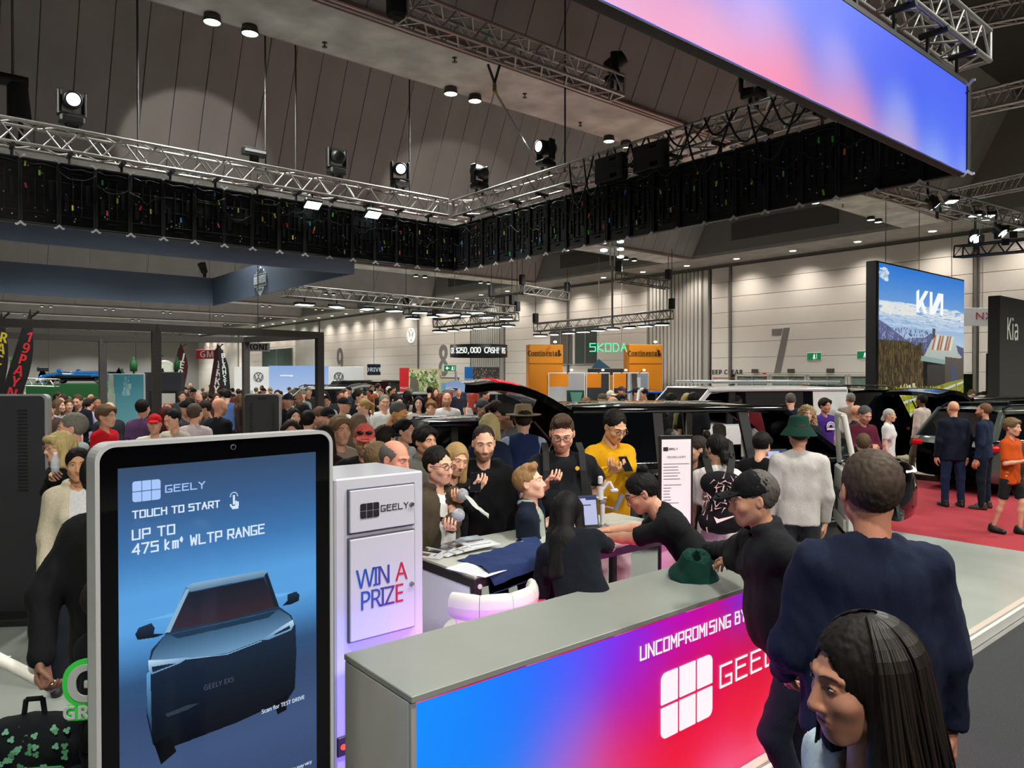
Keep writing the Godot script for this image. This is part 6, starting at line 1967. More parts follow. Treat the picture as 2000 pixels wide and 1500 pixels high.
	moving_head("black moving head light with white lens under the lit banner", Vector3(9.3, 6.02, -5.82), Vector3(-1, 4.5, 0), true, false, 8.0, 4.0)
	var ml := moving_head("black spotlight tilted up on the high truss", Vector3(10.0, 7.45, -9.1), Vector3(14, 12, -4), false)
	# unseen wash lights, placed to throw the pale discs on the sloping beam face
	for k in 2:
		var at: Vector3 = [Vector3(2.0, 6.02, -13.3), Vector3(6.6, 6.02, -13.3)][k]
		var w := thing("unseen_wash_light", ["small unseen wash light on the truss, placed to light the ceiling, further left", "small unseen wash light on the truss, placed to light the ceiling, nearer the corner"][k], "stage light", at)
		part(w, "can", MB.new().tube(Vector3(0, 0.08, 0), Vector3(0, 0.2, -0.16), 0.06, 0.075, 14), blk)
		part(w, "yoke", bx(Vector3(0, 0.06, 0), Vector3(0.18, 0.03, 0.04), 0.005), blk)
		part(w, "lens_light", MB.new().tube(Vector3(0, 0.2, -0.161), Vector3(0, 0.207, -0.167), 0.066, 0.066, 14), glow("fff6e6", 3.0))
		spot(w, "beam", Vector3(0, 0.23, -0.2), [Vector3(6.419, 8.609, -22.705), Vector3(11.812, 7.595, -18.87)][k] - at, 11.0, Color(1.0, 0.97, 0.92), 32.0, 0.05, 0.25)
	truss("unseen silver box truss overhead behind the photographer", Vector3(-2.0, 5.6, 3.6), Vector3(11.0, 5.6, 3.6), 0.34, false)  # truss out of view, carries the lamps below
	for k in 4:  # lamps out of view, placed to light the faces from the front
		var w := thing("unseen_wash_light", "unseen soft wash light behind the photographer, placed to light the faces", "stage light", Vector3(-0.5 + k * 3.2, 5.3, 3.5), 0.0, "unseen wash lights behind the photographer")
		part(w, "can", MB.new().tube(Vector3(0, 0, 0), Vector3(0, -0.12, -0.22), 0.1, 0.13, 14), blk)
		part(w, "yoke", bx(Vector3(0, 0.09, 0), Vector3(0.28, 0.16, 0.04), 0.005), blk)
		part(w, "lens_light", MB.new().tube(Vector3(0, -0.121, -0.222), Vector3(0, -0.125, -0.229), 0.12, 0.12, 14), glow("fff8ee", 3.0))
		spot(w, "beam", Vector3(0, -0.15, -0.26), Vector3(1.0, -4.6, -9.0), 42.0, Color(1.0, 0.97, 0.93), 14.0, 0.3, 0.8)
	flood("bright flood light hung under the left truss, further from the corner", Vector3(5.90, 5.46, -13.05), 0, "flood lights under the left truss", -0.5)
	flood("bright flood light hung under the left truss, nearer the corner", Vector3(7.18, 5.46, -13.05), 0, "flood lights under the left truss", -0.5)
	for k in 5: one("rigging_wire", MB.new().tube(Vector3.ZERO, Vector3(0, 6.4, 0), 0.016, 0.016, 6), mat("2c2a2a", 0.6), "thin dark wire rising from the truss to the ceiling", "wire", [Vector3(2.95, 6.0, -13.3), Vector3(5.1, 6.0, -13.3), Vector3(5.6, 6.0, -13.1), Vector3(8.2, 6.0, -13.3), Vector3(9.4, 6.0, -9.8)][k], 0.0, "wires above the ring of trusses")
	# black blinder box on the truss
	var bl := thing("blinder_light", "black box light standing on the left truss", "stage light", Vector3(4.85, 6.19, -13.2), 0.0)
	part(bl, "case", bx(Vector3(0, 0.06, 0), Vector3(0.42, 0.13, 0.16), 0.01), blk)
	part(bl, "bracket", bx(Vector3(0, -0.08, 0), Vector3(0.16, 0.18, 0.05), 0.005), blk)
	part(bl, "front_strip", bx(Vector3(0, 0.07, 0.083), Vector3(0.38, 0.05, 0.004)), mat("8c8c90", 0.3))
	# hoist with chain bag, left
	var ho := thing("chain_hoist", "black chain hoist with hanging chain bag at the left edge", "hoist", Vector3(1.567, 7.335, -16.705), 0.0)
	part(ho, "motor", MB.new().tube(Vector3(-0.5, 0.45, 0), Vector3(0.22, 0.45, 0), 0.12, 0.12, 14), blk)
	part(ho, "chain_bag", MB.new().tube(Vector3(0.05, 0.4, 0.0), Vector3(0.08, -0.25, 0), 0.17, 0.2, 12), mat("1d1d1f", 0.9))
	part(ho, "chain", MB.new().tube(Vector3(-0.02, 0.5, 0), Vector3(-0.02, 4.5, 0), 0.025, 0.025, 6), mat("77736e", 0.5, 0.6))
	part(ho, "sling", bx(Vector3(-0.1, -0.5, 0), Vector3(0.08, 0.5, 0.04), 0.01).box(Vector3(0.1, -0.5, 0), Vector3(0.08, 0.5, 0.04), 0.01), blk)
	var bg := thing("chain_hoist", "black chain bag hoist at the upper end of the high truss", "hoist", Vector3(5.4, 7.3, -9.1))
	part(bg, "chain_bag", bx(Vector3(0, 0.25, 0), Vector3(0.26, 0.5, 0.24), 0.05), mat("19191b", 0.9))
	part(bg, "chain", MB.new().tube(Vector3(0.02, 0.4, 0), Vector3(0.02, 3.0, 0), 0.02, 0.02, 6), mat("77736e", 0.5, 0.6))
	var br := thing("rigging_bridle", "grey wire bridle with yellow load cell hanging from the high truss", "rigging", Vector3(7.473, 7.003, -9.468))
	part(br, "load_cell", bx(Vector3(0, -0.05, 0), Vector3(0.06, 0.14, 0.05), 0.01), mat("8a7a3a", 0.4, 0.4))
	part(br, "tag", bx(Vector3(0, -0.13, 0.03), Vector3(0.06, 0.05, 0.01)), mat("e0c81a", 0.5))
	part(br, "wire", MB.new().tube(Vector3(0, -0.1, 0), Vector3(9.284, 6.438, -12.504) - Vector3(7.473, 7.003, -9.468), 0.012), mat("8a8884", 0.5, 0.5))
	part(br, "wire", MB.new().tube(Vector3(0, -0.1, 0), Vector3(9.463, 6.353, -10.666) - Vector3(7.473, 7.003, -9.468), 0.02), mat("8a8884", 0.5, 0.5))
	part(br, "sling", MB.new().path([Vector3(0, 0.02, 0), Vector3(-0.1, 0.32, -0.05)], 0.022).path([Vector3(0, 0.02, 0), Vector3(0.1, 0.42, 0.05)], 0.022), mat("3a3a3a", 0.7))
	# processor boxes and loose cables on the right truss
	for k in 2:
		var z := -8.35 + k * 0.85
		var pb := thing("power_box", ["black power box with yellow labels on the right truss, further in", "black power box with yellow labels on the right truss, nearer"][k], "power box", Vector3(9.08, 5.66, z))
		part(pb, "case", bx(Vector3.ZERO, Vector3(0.16, 0.42, 0.62), 0.01), blk)
		part(pb, "label", bx(Vector3(-0.082, 0.13, 0.1), Vector3(0.004, 0.035, 0.14)).box(Vector3(-0.082, -0.14, 0.12), Vector3(0.004, 0.07, 0.16)), mat("b8d81a", 0.6))
		part(pb, "lid", bx(Vector3(-0.081, 0, 0), Vector3(0.006, 0.36, 0.54), 0.002), mat("1a1a1d", 0.5))
	var cr := RandomNumberGenerator.new()
	cr.seed = 4
	for k in 16:
		var z0 := -9.4 + k * 0.36
		var pts := []
		var dr := cr.randf_range(0.3, 0.9)
		var sp := cr.randf_range(0.5, 0.9)
		for q in 9:
			var t := q / 8.0
			pts.append(Vector3(9.12 - 0.1 * sin(PI * t), 6.02 - dr * sin(PI * t), z0 + t * sp))
		one("loose_cable", MB.new().path(pts, 0.016, 5), mat("0d0d0e", 0.6), "black cable looped over the right truss", "cable", Vector3.ZERO, 0.0, "cables over the right truss")
	# further trusses right of the banner
	truss("silver truss crossing the top right corner, upper one", Vector3(13.788, 8.234, -4.903), Vector3(12.527, 7.469, -2.949), 0.3, false)
	truss("silver truss at the right edge level with the banner's corner", Vector3(15.658, 7.379, -5.288), Vector3(14.238, 6.86, -3.21), 0.34, false)
	truss("silver truss low at the right edge behind the banner", Vector3(20.923, 6.859, -7.411), Vector3(18.231, 6.333, -4.438), 0.3, false)
	truss("silver truss sloping right below the banner with flood lights", Vector3(15.072, 6.227, -7.055), Vector3(23.082, 5.962, -5.608), 0.36, false)
	truss("dark truss hung before the pale wall at right", Vector3(26.702, 6.276, -9.107), Vector3(25.395, 6.033, -6.29), 0.36, false, mat("3a3836", 0.5, 0.6))
	for k in 7:
		var p: Vector3 = [Vector3(17.29, 6.09, -6.514), Vector3(18.131, 6.164, -6.337), Vector3(19.207, 5.974, -6.222), Vector3(19.799, 6.028, -6.122), Vector3(19.674, 5.609, -6.349), Vector3(20.283, 5.759, -6.106), Vector3(21.419, 5.894, -5.946)][k]
		if k in [0, 4, 5]:
			var fs := thing("fresnel_light", ["black barn-door spotlight under the sloping truss, leftmost", "", "", "", "black barn-door spotlight under the sloping truss, middle", "black barn-door spotlight under the sloping truss, right"][k], "stage light", p, 60.0 * k)
			part(fs, "can", MB.new().tube(Vector3(0, 0, 0), Vector3(0.12, -0.16, 0.1), 0.13, 0.14, 14), blk)
			part(fs, "lens_light", MB.new().tube(Vector3(0.121, -0.162, 0.101), Vector3(0.126, -0.168, 0.105), 0.12, 0.12, 14), glow("e8f6ff", 3.0))
			part(fs, "bracket", bx(Vector3(0, 0.22, 0), Vector3(0.04, 0.44, 0.04), 0.005), blk)
			for s in 4:
				var a := s * PI / 2
				part(fs, "barn_door", bx(Vector3(0.17 + cos(a) * 0.16, -0.2 + sin(a) * 0.16, 0.13), Vector3(0.16, 0.16, 0.01)), blk)
		else: flood(["", "bright flood light under the sloping truss, first from the left", "bright flood light under the sloping truss, second from the left", "bright flood light under the sloping truss, third from the left", "", "", "bright flood light under the sloping truss at the right edge"][k], p, 40.0, "flood lights under the sloping truss")


# ---------------------------------------------------------------- cars, neighbouring stands and signs
func build_far() -> void:
	# --- the black people carrier on the stand, tailgate and doors open
	var c := car("long black people carrier with raised tailgate and open doors, behind the table", Vector3(8.19, 0.1, -5.82), -27.5, {"len": 5.2, "wid": 1.98, "high": 1.76, "belt": 1.06, "hood": 1.06, "wheel": 0.36, "a0": 1.5, "a1": 0.6, "d1": -2.1, "d0": -2.4, "tumble": 0.8,
		"col": "070709", "rough": 0.08, "metal": 0.0, "chrome": true, "gate": true, "gate_len": 1.3, "gate_tilt": -0.3, "lit": true, "open_deck": true,
		"pillars": [[1.5, 0.62, 0.09], [0.18, 0.08, 0.13], [-1.02, -1.04, 0.12], [-2.4, -2.1, 0.16]], "open": ["1r", "2r", "1l", "2l"]})
	var seat := MB.new().box(Vector3(0, 0.5, 0), Vector3(0.5, 0.16, 0.5), 0.05).box(Vector3(-0.26, 0.82, 0), Vector3(0.16, 0.6, 0.48), 0.06, Basis(Vector3.BACK, 0.15)).box(Vector3(-0.33, 1.22, 0), Vector3(0.1, 0.2, 0.28), 0.04, Basis(Vector3.BACK, 0.1)).mesh()
	for x in [0.75, -0.35, -1.45]:
		for z in [-0.42, 0.42]: part(c, "seat", seat, mat("b4b0aa", 0.6), at3(Vector3(x, 0.1, z)))
	part(c, "headliner", bx(Vector3(-0.75, 1.66, 0), Vector3(2.5, 0.02, 1.4), 0.005), mat("d4d0c8", 0.7))
	part(c, "cabin_floor", bx(Vector3(-0.4, 0.44, 0), Vector3(3.4, 0.02, 1.5)), mat("8a8680", 0.8))
	part(c, "dashboard", bx(Vector3(1.35, 1.0, 0), Vector3(0.4, 0.2, 1.5), 0.06), mat("2a2a2c", 0.6))
	for z in [0.77, -0.77]: part(c, "pillar_trim", bx(Vector3(0.13, 1.36, z), Vector3(0.1, 0.55, 0.03), 0.01, ), mat("b9b5ac", 0.6))
	var dr := Node3D.new()
	dr.name = "front_door"; c.add_child(dr)
	dr.position = Vector3(1.28, 0, 1.0); dr.rotation_degrees.y = 62.0
	part(dr, "door_skin", bx(Vector3(-0.58, 0.66, 0.03), Vector3(1.16, 0.76, 0.05), 0.02), mat("070709", 0.08))
	part(dr, "door_card", bx(Vector3(-0.58, 0.66, -0.03), Vector3(1.1, 0.72, 0.06), 0.03), mat("d9d6cf", 0.55))
	part(dr, "arm_rest", bx(Vector3(-0.6, 0.72, -0.085), Vector3(0.7, 0.09, 0.08), 0.03), mat("3a3836", 0.6))
	part(dr, "door_pocket", bx(Vector3(-0.6, 0.42, -0.07), Vector3(0.8, 0.14, 0.05), 0.02), mat("b5b1a8", 0.6))
	part(dr, "speaker_grille", MB.new().tube(Vector3(-0.25, 0.55, -0.06), Vector3(-0.25, 0.55, -0.07), 0.09, 0.09, 18), mat("5a5854", 0.5))
	part(dr, "window_frame", MB.new().path([Vector3(-0.03, 1.04, 0), Vector3(-0.42, 1.5, -0.08), Vector3(-0.7, 1.66, -0.12), Vector3(-1.14, 1.66, -0.12), Vector3(-1.15, 1.04, 0)], 0.03, 8), mat("c9c6c0", 0.35))
	part(dr, "pane", MB.new().quad(Vector3(-0.05, 1.04, 0.0), Vector3(-1.14, 1.04, 0.0), Vector3(-1.13, 1.65, -0.12), Vector3(-0.5, 1.55, -0.1)), glass(Color(0.7, 0.8, 0.8), 0.12))
	# --- other cars
	var base := {"len": 4.4, "high": 1.62}
	car("dark blue hatchback with rounded roof in the crowd behind the prize cabinet", Vector3(5.866, 0, -8.893), 158.0, {"len": 4.5, "high": 1.6, "belt": 0.98, "col": "1c2430", "chrome": true, "tumble": 0.7})
	var van := car("white panel van with open doors and roof racks behind the black carrier", Vector3(13.547, 0, -9.024), 158.0, {"len": 4.9, "wid": 1.95, "high": 1.98, "belt": 1.22, "hood": 1.15, "a0": 1.7, "a1": 1.0, "d1": -2.3, "d0": -2.42, "tumble": 0.86, "col": "e4e5e6", "rough": 0.25, "metal": 0.0, "lit": true, "pillars": [[1.7, 1.0, 0.12], [0.6, 0.5, 0.14], [-0.5, -0.5, 1.4], [-1.9, -1.9, 0.9]], "open": ["1l", "1r"]})
	for z in [-0.75, 0.0, 0.75]: part(van, "ladder_rack", MB.new().tube(Vector3(-2.2, 2.06, z), Vector3(0.9, 2.06, z), 0.03, 0.03, 8), mat("9a9a9a", 0.4, 0.7))
	part(van, "open_door", bx(Vector3(0, 0, 0), Vector3(0.8, 1.5, 0.06), 0.02), mat("e4e5e6", 0.25), at3(Vector3(-1.0, 1.15, 1.25), 70.0))
	part(van, "tall_tail_light", bx(Vector3(-2.42, 1.35, 0.9), Vector3(0.08, 0.42, 0.12), 0.02), glow("f01a1c", 1.3))
	var fd := Node3D.new()
	fd.name = "cab_door"; van.add_child(fd); fd.position = Vector3(1.75, 0, 1.0); fd.rotation_degrees.y = 55
	part(fd, "door_skin", bx(Vector3(-0.55, 0.75, 0), Vector3(1.1, 0.9, 0.06), 0.02), mat("e4e5e6", 0.25))
	part(fd, "window_frame", MB.new().path([Vector3(-0.05, 1.2, 0), Vector3(-0.4, 1.85, -0.05), Vector3(-1.05, 1.88, -0.05), Vector3(-1.08, 1.2, 0)], 0.035, 8), mat("d0d2d4", 0.3))
	car("black estate car parked between the van and the tall light box", Vector3(18.903, 0, -9.778), 66.0, {"len": 4.7, "high": 1.88, "col": "0b0c0f", "rails": "2b2b2e"})
	car("black off-roader with raised tailgate before the yellow light box", Vector3(20.407, 0, -5.925), -25.0, {"len": 4.7, "high": 1.72, "col": "0c0d0c", "gate": true, "gate_len": 1.1, "gate_tilt": -0.2, "a0": 1.0, "a1": 0.4, "d1": -1.7, "d0": -2.0})
	car("glossy green-grey estate at the right edge behind the suited men", Vector3(17.306, 0, -4.343), -22.0, {"len": 4.9, "high": 1.6, "col": "59605a", "chrome": true, "rails": "151515"})
	car("white off-roader with raised tailgate before the sky-blue show wall", Vector3(12.046, 0, -27.666), 165.0, {"len": 4.6, "high": 1.75, "col": "d9d9cf", "gate": true, "gate_len": 1.1, "gate_tilt": -0.1, "d1": -1.8, "d0": -2.1, "rails": "2b2b2e"})
	car("dark camper van beside the white off-roader on the far stand", Vector3(16.628, 0, -31.66), 170.0, {"len": 4.9, "high": 1.98, "belt": 1.15, "col": "1b1d20", "a0": 1.7, "a1": 1.0, "d1": -2.3, "d0": -2.4})
	car("silver hatchback with raised tailgate in the far crowd", Vector3(15.116, 0, -25.126), 150.0, {"len": 4.3, "high": 1.55, "col": "a9aeb2", "gate": true, "gate_len": 0.9, "d1": -1.5, "d0": -1.9})
	car("grey-green car with pink sticker in the far crowd", Vector3(21.148, 0, -31.813), 160.0, {"len": 4.3, "high": 1.6, "col": "7c8078"})
	car("small white car far off above the raised tailgate", Vector3(16.491, 0, -21.39), 160.0, {"len": 4.2, "high": 1.62, "col": "c9cbc6"})
	car("bright blue hatchback with raised tailgate far off by the ribbed pier", Vector3(27.068, 0, -20.415), -60.0, {"len": 4.2, "high": 1.5, "col": "1668d8", "gate": true, "gate_len": 0.9, "d1": -1.5, "d0": -1.9})
	# --- tall light box with mountain hut picture
	var kb := thing("light_box_sign", "tall light box picturing a hut, mountains and yellow grass", "sign", Vector3(21.5, 0.12, -9.45))
	part(kb, "case", bx(Vector3(3.4, 2.7, -0.16), Vector3(6.8, 5.4, 0.3), 0.01), mat("101012", 0.5))
	var p := Pic.new(520, 412)
	p.poly([0, 0, 1, 0, 1, 0.45, 0, 0.45], "2f7ee0", "c4d8ea")
	p.speckle(0.0, 0.2, 1.0, 0.29, 420, 0.07, ["e8eef4", "d4e4f2", "c4dcf2", "f2f2e8"], 12, 0.1); p.speckle(0.0, 0.21, 0.35, 0.27, 160, 0.05, ["f4f4e8", "e8eef4"], 13, 0.2); p.speckle(0.0, 0.27, 1.0, 0.34, 260, 0.08, ["b8d0ec", "c8dcf0"], 14, 0.08)
	p.speckle(0.0, 0.02, 0.08, 0.08, 50, 0.03, ["e8f0f6", "b0ccf0"], 15, 0.4)
	p.poly([0, 0.31, 0.1, 0.34, 0.28, 0.41, 0.34, 0.4, 0.5, 0.39, 0.57, 0.36, 0.64, 0.38, 1, 0.44, 1, 0.52, 0, 0.52], "6a72a0", "4c5478")
	p.speckle(0.0, 0.34, 0.55, 0.46, 260, 0.012, ["8088b0", "505880", "a0a4c0"], 3)
	p.poly([0, 0.42, 0.3, 0.42, 0.48, 0.46, 0.48, 0.75, 0, 0.75], "4c4430", "3a2e1c")
	p.speckle(0.0, 0.42, 0.48, 0.7, 900, 0.01, ["5a4a2c", "3c3422", "6e5a34", "2e2818"], 5, 3.0)
	p.poly([0.62, 0.36, 0.87, 0.37, 0.92, 0.47, 0.98, 0.5, 0.76, 0.55, 0.46, 0.53, 0.52, 0.47], "c8d2cc", "b0b8b0")
	for q in 8: p.poly([0.62 + q * 0.032, 0.37, 0.636 + q * 0.032, 0.37, 0.6 + q * 0.032, 0.46, 0.58 + q * 0.032, 0.46], ["c06a3a", "e6e8e2", "b05a30"][q % 3])
	p.poly([0.59, 0.33, 0.625, 0.33, 0.62, 0.38, 0.59, 0.4], "50504c")
	p.poly([0.46, 0.5, 0.74, 0.52, 0.76, 0.55, 0.45, 0.53], "8ca8a4"); p.poly([0.53, 0.55, 0.75, 0.55, 0.75, 0.72, 0.53, 0.7], "3e3a3a", "2c2624"); p.poly([0.75, 0.5, 1.0, 0.51, 1.0, 0.68, 0.75, 0.7], "5c5650", "484038"); p.poly([0.84, 0.55, 0.9, 0.55, 0.9, 0.66, 0.84, 0.66], "3c4c74")
	p.poly([0, 0.72, 0.3, 0.68, 0.55, 0.7, 0.8, 0.66, 1, 0.64, 1, 1, 0, 1], "8a8a20", "c4ca1c")
	p.speckle(0.0, 0.68, 1.0, 0.8, 900, 0.012, ["6a7418", "96962a", "54601a", "b4b028"], 7)
	p.speckle(0.0, 0.8, 1.0, 1.0, 1400, 0.012, ["b8c41a", "d8dc2c", "8c9a14", "c8d020"], 8)
	p.speckle(0.2, 0.66, 0.42, 0.72, 40, 0.02, ["c8b890", "e0d8b8"], 9)
	p.line([0, 0.82, 0.3, 0.77, 0.6, 0.73, 1, 0.66], 0.012, "c4ccc8"); p.line([0, 0.9, 0.3, 0.85, 0.65, 0.81, 1, 0.74], 0.012, "b8c0bc")
	for q in [0.03, 0.32, 0.6, 0.9]: p.line([q, 0.82 - q * 0.16, q, 0.97 - q * 0.16], 0.012, "70706a")
	part(kb, "picture_light_sign", face_quad(6.62, 5.3), screen_mat(p.tex(), 0.85, 0.5), at3(Vector3(3.45, 2.7, 0.0)))
	var kw := glow("f4f8ff", 1.0)
	part(kb, "logo_sign", MB.new().extrude(pv([0.0, 0.0, 0.0, 0.92, 0.18, 1.0, 0.18, 0.5, 0.62, 1.0, 0.86, 1.0, 0.46, 0.52, 0.78, 0.0, 0.55, 0.0, 0.33, 0.34, 0.18, 0.14, 0.18, 0.0]), 0.01).extrude(pv([0.98, 0.0, 0.98, 1.0, 1.16, 1.0, 1.16, 0.3, 1.62, 1.0, 2.0, 1.0, 2.0, 0.0, 1.82, 0.0, 1.82, 0.72, 1.36, 0.0]), 0.01), kw, at3(Vector3(2.75, 4.05, 0.01), 0.0, Vector3(1.06, 0.72, 1)))
	for x in [0.8, 3.2, 5.9]: part(kb, "hanging_wire", MB.new().tube(Vector3(x, 5.4, -0.1), Vector3(x, 8.1, -0.1), 0.012), mat("8a8884", 0.4, 0.6))
	area(kb, "picture_light", Transform3D(Basis(Vector3.UP, PI), Vector3(3.4, 2.7, 0.1)), 6.5, 5.2, Color(0.75, 0.85, 0.8), 0.5)
	var kd := thing("dark_sign", "dark panel with white lettering cut by the right edge", "sign", Vector3(23.108, 0, -6.834))
	part(kd, "panel", bx(Vector3(2.2, 2.2, -0.15), Vector3(4.4, 4.4, 0.3), 0.01), mat("2a2826", 0.6))
	write(kd, "Kia", 0.62, mat("e8e8e4", 0.5), at3(Vector3(1.0, 3.5, 0.01)), 0.9)
	var nx := thing("hanging_sign", "white hanging sign with thin red letters at the right", "sign", Vector3(32.998, 4.182, -10.351), FACE0)
	part(nx, "panel", bx(Vector3(0, 0.35, -0.05), Vector3(1.9, 0.72, 0.08), 0.01), mat("e8e6ee", 0.5))
	stroke_text(nx, "NXT", 0.24, 0.26, 0.04, mat("c01c34", 0.5), at3(Vector3(0.25, 0.27, 0.0)))
	part(nx, "hanging_wire", MB.new().tube(Vector3(0, 0.7, -0.05), Vector3(0, 4.3, -0.05), 0.012), mat("8a8884", 0.4, 0.6))
	var sc := thing("screen_totem", "narrow dark totem with a pale blue lit screen at the right edge", "screen", Vector3(26.475, 0, -7.941), FACE0 - 20.0)
	part(sc, "case", bx(Vector3(0, 1.45, -0.05), Vector3(0.5, 2.9, 0.1), 0.01), mat("1a1a1e", 0.4))
	part(sc, "screen_display", face_quad(0.42, 0.95), glow("b4b8f0", 0.8), at3(Vector3(0, 2.3, 0.005)))
	# --- orange stand
	var org := mat("e08a10", 0.55)
	for k in 2:
		var t := thing("orange_tower", ["orange tower with dark script lettering, left of the pair", "orange tower with dark script lettering, right of the pair, by the ribbed pier"][k], "sign tower", [Vector3(26.977, 1.862, -29.592), Vector3(31.21, 1.862, -26.085)][k], FACE0 + 8.0)
		t.position.y = 0.0
		part(t, "block", bx(Vector3(0, 1.95, -0.6), Vector3(1.9, 3.9, 1.1), 0.02), org)
		part(t, "joint", bx(Vector3(0, 2.85, -0.04), Vector3(1.91, 0.02, 0.02)), mat("9a5c08", 0.7))
		write(t, "Continental", 0.3, mat("2a1c08", 0.6), at3(Vector3(-0.15, 3.4, -0.03)), 0.72, "Droid Serif", 700)
		part(t, "horse_emblem", MB.new().extrude(pv([0.72, 3.25, 0.74, 3.4, 0.68, 3.48, 0.72, 3.62, 0.78, 3.55, 0.77, 3.45, 0.8, 3.36, 0.86, 3.42, 0.85, 3.32, 0.79, 3.27]), 0.02), mat("2a1c08", 0.6), at3(Vector3(0, 0, -0.03)))
		part(t, "lamp_arm", MB.new().path([Vector3(0.4, 3.9, -0.1), Vector3(0.45, 4.05, 0.2)], 0.02), mat("2a2a2a", 0.5))
		part(t, "lamp_light", MB.new().ball(Vector3(0.45, 4.03, 0.22), Vector3(0.1, 0.06, 0.1), 10, 6), glow("fff0dc", 6.0))
	var oc := thing("orange_wall", "low orange exhibition wall with tyre posters between the towers", "exhibition wall", Vector3(28.482, 1.87, -27.046), FACE0 + 6.0)
	oc.position.y = 0.0
	part(oc, "wall", bx(Vector3(0, 1.1, -0.2), Vector3(5.6, 2.2, 0.12), 0.01), org)
	for k in 4:
		var w: float = [2.0, 1.3, 0.85, 1.1][k]
		var x: float = [-1.75, -0.05, 1.2, 2.2][k]
		part(oc, "poster_frame", bx(Vector3(x, 1.3, -0.06), Vector3(w, 2.1, 0.06), 0.01), mat("e8e6e2", 0.5))
		var q := Pic.new(96, 128, Color(["b8b4b8", "3a3a40", "23283a", "9aa4b0"][k]))
		if k == 0: q.poly([0, 0, 0.55, 0, 0.55, 0.35, 0, 0.35], "f08c14"); q.poly([0.5, 0.45, 1, 0.45, 1, 1, 0.5, 1], "20443a", "14201e"); q.poly([0.6, 0.5, 0.95, 0.5, 0.9, 0.75, 0.65, 0.75], "68a090")
		if k == 1: q.poly([0, 0, 0.65, 0, 0.65, 0.38, 0, 0.38], "f08c14"); q.poly([0.4, 1, 0.6, 0.6, 1, 0.5, 1, 1], "6a6a6e", "2a2a2c"); q.line([0.1, 0.75, 0.7, 0.75], 0.05, "f08c14")
		if k == 2: q.poly([0, 0, 0.9, 0, 0.9, 0.4, 0, 0.4], "f08c14"); q.line([0.1, 0.55, 0.9, 0.55], 0.06, "f08c14"); q.line([0.1, 0.68, 0.7, 0.68], 0.06, "f08c14")
		if k == 3: q.poly([0.1, 0, 0.4, 0, 0.5, 1, 0.15, 1], "4a4440", "8a6a50"); q.poly([0.4, 0.1, 0.6, 0.1, 0.6, 0.5, 0.45, 0.6], "d8dce0")
		part(oc, "poster", face_quad(w - 0.1, 2.0), print_mat(q.tex(), 0.5), at3(Vector3(x, 1.3, -0.025)))
		part(oc, "lamp_arm", MB.new().path([Vector3(x, 2.3, -0.05), Vector3(x + 0.2, 2.5, 0.25)], 0.02), mat("4a4a4a", 0.5))
		part(oc, "lamp_light", MB.new().ball(Vector3(x + 0.2, 2.48, 0.27), Vector3(0.08, 0.05, 0.08), 10, 6), glow("fff0dc", 5.0))
	var sk := thing("letter_sign", "glowing mint green capital letters hung on wires", "sign", Vector3(28.135, 3.459, -26.06), FACE0)
	stroke_text(sk, "SKODA", 0.4, 0.28, 0.06, glow("5ef0b0", 1.1), at3(Vector3(0, 0, 0)))
	for x in [-0.5, 0.7]: part(sk, "hanging_wire", MB.new().tube(Vector3(x, 0.5, 0), Vector3(x, 4.9, 0), 0.012), mat("9a9894", 0.4, 0.6))
	var sd := thing("dark_booth", "dark booth wall with teal triangle under the mint letters", "exhibition wall", Vector3(32.613, 0, -30.119), FACE0)
	part(sd, "wall", bx(Vector3(0, 1.3, 0), Vector3(2.6, 2.6, 0.3), 0.01), mat("2e2a2a", 0.6))
	part(sd, "triangle", MB.new().extrude(pv([-1.1, 2.62, -0.65, 3.2, 0.1, 2.62]), 0.06), mat("2a5a78", 0.5))
	# --- ring screen with prize text
	var rs := thing("ring_screen", "round black hanging ring screen with white prize text", "screen", Vector3(22.919, 3.459, -30.383), FACE0)
	part(rs, "ring", MB.new().lathe([[1.45, -0.32], [1.5, -0.32], [1.5, 0.32], [1.45, 0.32], [1.45, -0.32]], 40), mat("101012", 0.4))
	for x in [-1.2, 1.2]: part(rs, "hanging_wire", MB.new().tube(Vector3(x, 0.2, 0.7), Vector3(x, 4.9, 0.7), 0.012), mat("8a8884", 0.4, 0.6))
	var tx := "OR $250,000 CASH! RS"
	for k in tx.length():
		if tx[k] == " ": continue
		var a := (k - 9.5) * 0.118
		part(rs, "lettering_sign", letters(tx[k], 0.3, 0.01, "Droid Sans", 800), glow("f4f8f0", 0.9), Transform3D(Basis(Vector3.UP, a), Vector3(sin(a) * 1.51, 0, cos(a) * 1.51)))
	# --- far show wall with round emblem
	var vw := thing("show_wall", "long white show wall with pale sky screen and two round emblems", "exhibition wall", Vector3(17.296, 1.845, -40.213), FACE0 + 2.0)
	vw.position.y = 0.0
	part(vw, "wall", bx(Vector3(0, 1.35, -0.15), Vector3(7.4, 2.7, 0.2), 0.01), mat("e2e2e4", 0.6))
	part(vw, "low_wall", bx(Vector3(0.2, 0.6, 0.2), Vector3(9.0, 1.2, 0.2), 0.01), mat("e6e6e8", 0.6))
	var sp := Pic.new(160, 64)
	sp.poly([0, 0, 1, 0, 1, 1, 0, 1], "8fb0e2", "b4c8ec"); sp.poly([0.4, 0.85, 0.6, 0.72, 0.8, 0.66, 0.95, 0.8, 0.9, 0.92, 0.5, 0.95], "e0dce8"); sp.line([0.2, 0.35, 0.4, 0.36], 0.02, "e8f0fa")
	part(vw, "screen_display", face_quad(3.4, 1.6), screen_mat(sp.tex(), 0.9, 0.4), at3(Vector3(0.0, 1.95, -0.03)))
	for x in [-2.3, 2.3]: part(vw, "emblem", ring_vw(0.28, 0.02), mat("3a3e46", 0.5), at3(Vector3(x, 2.1, -0.045)))
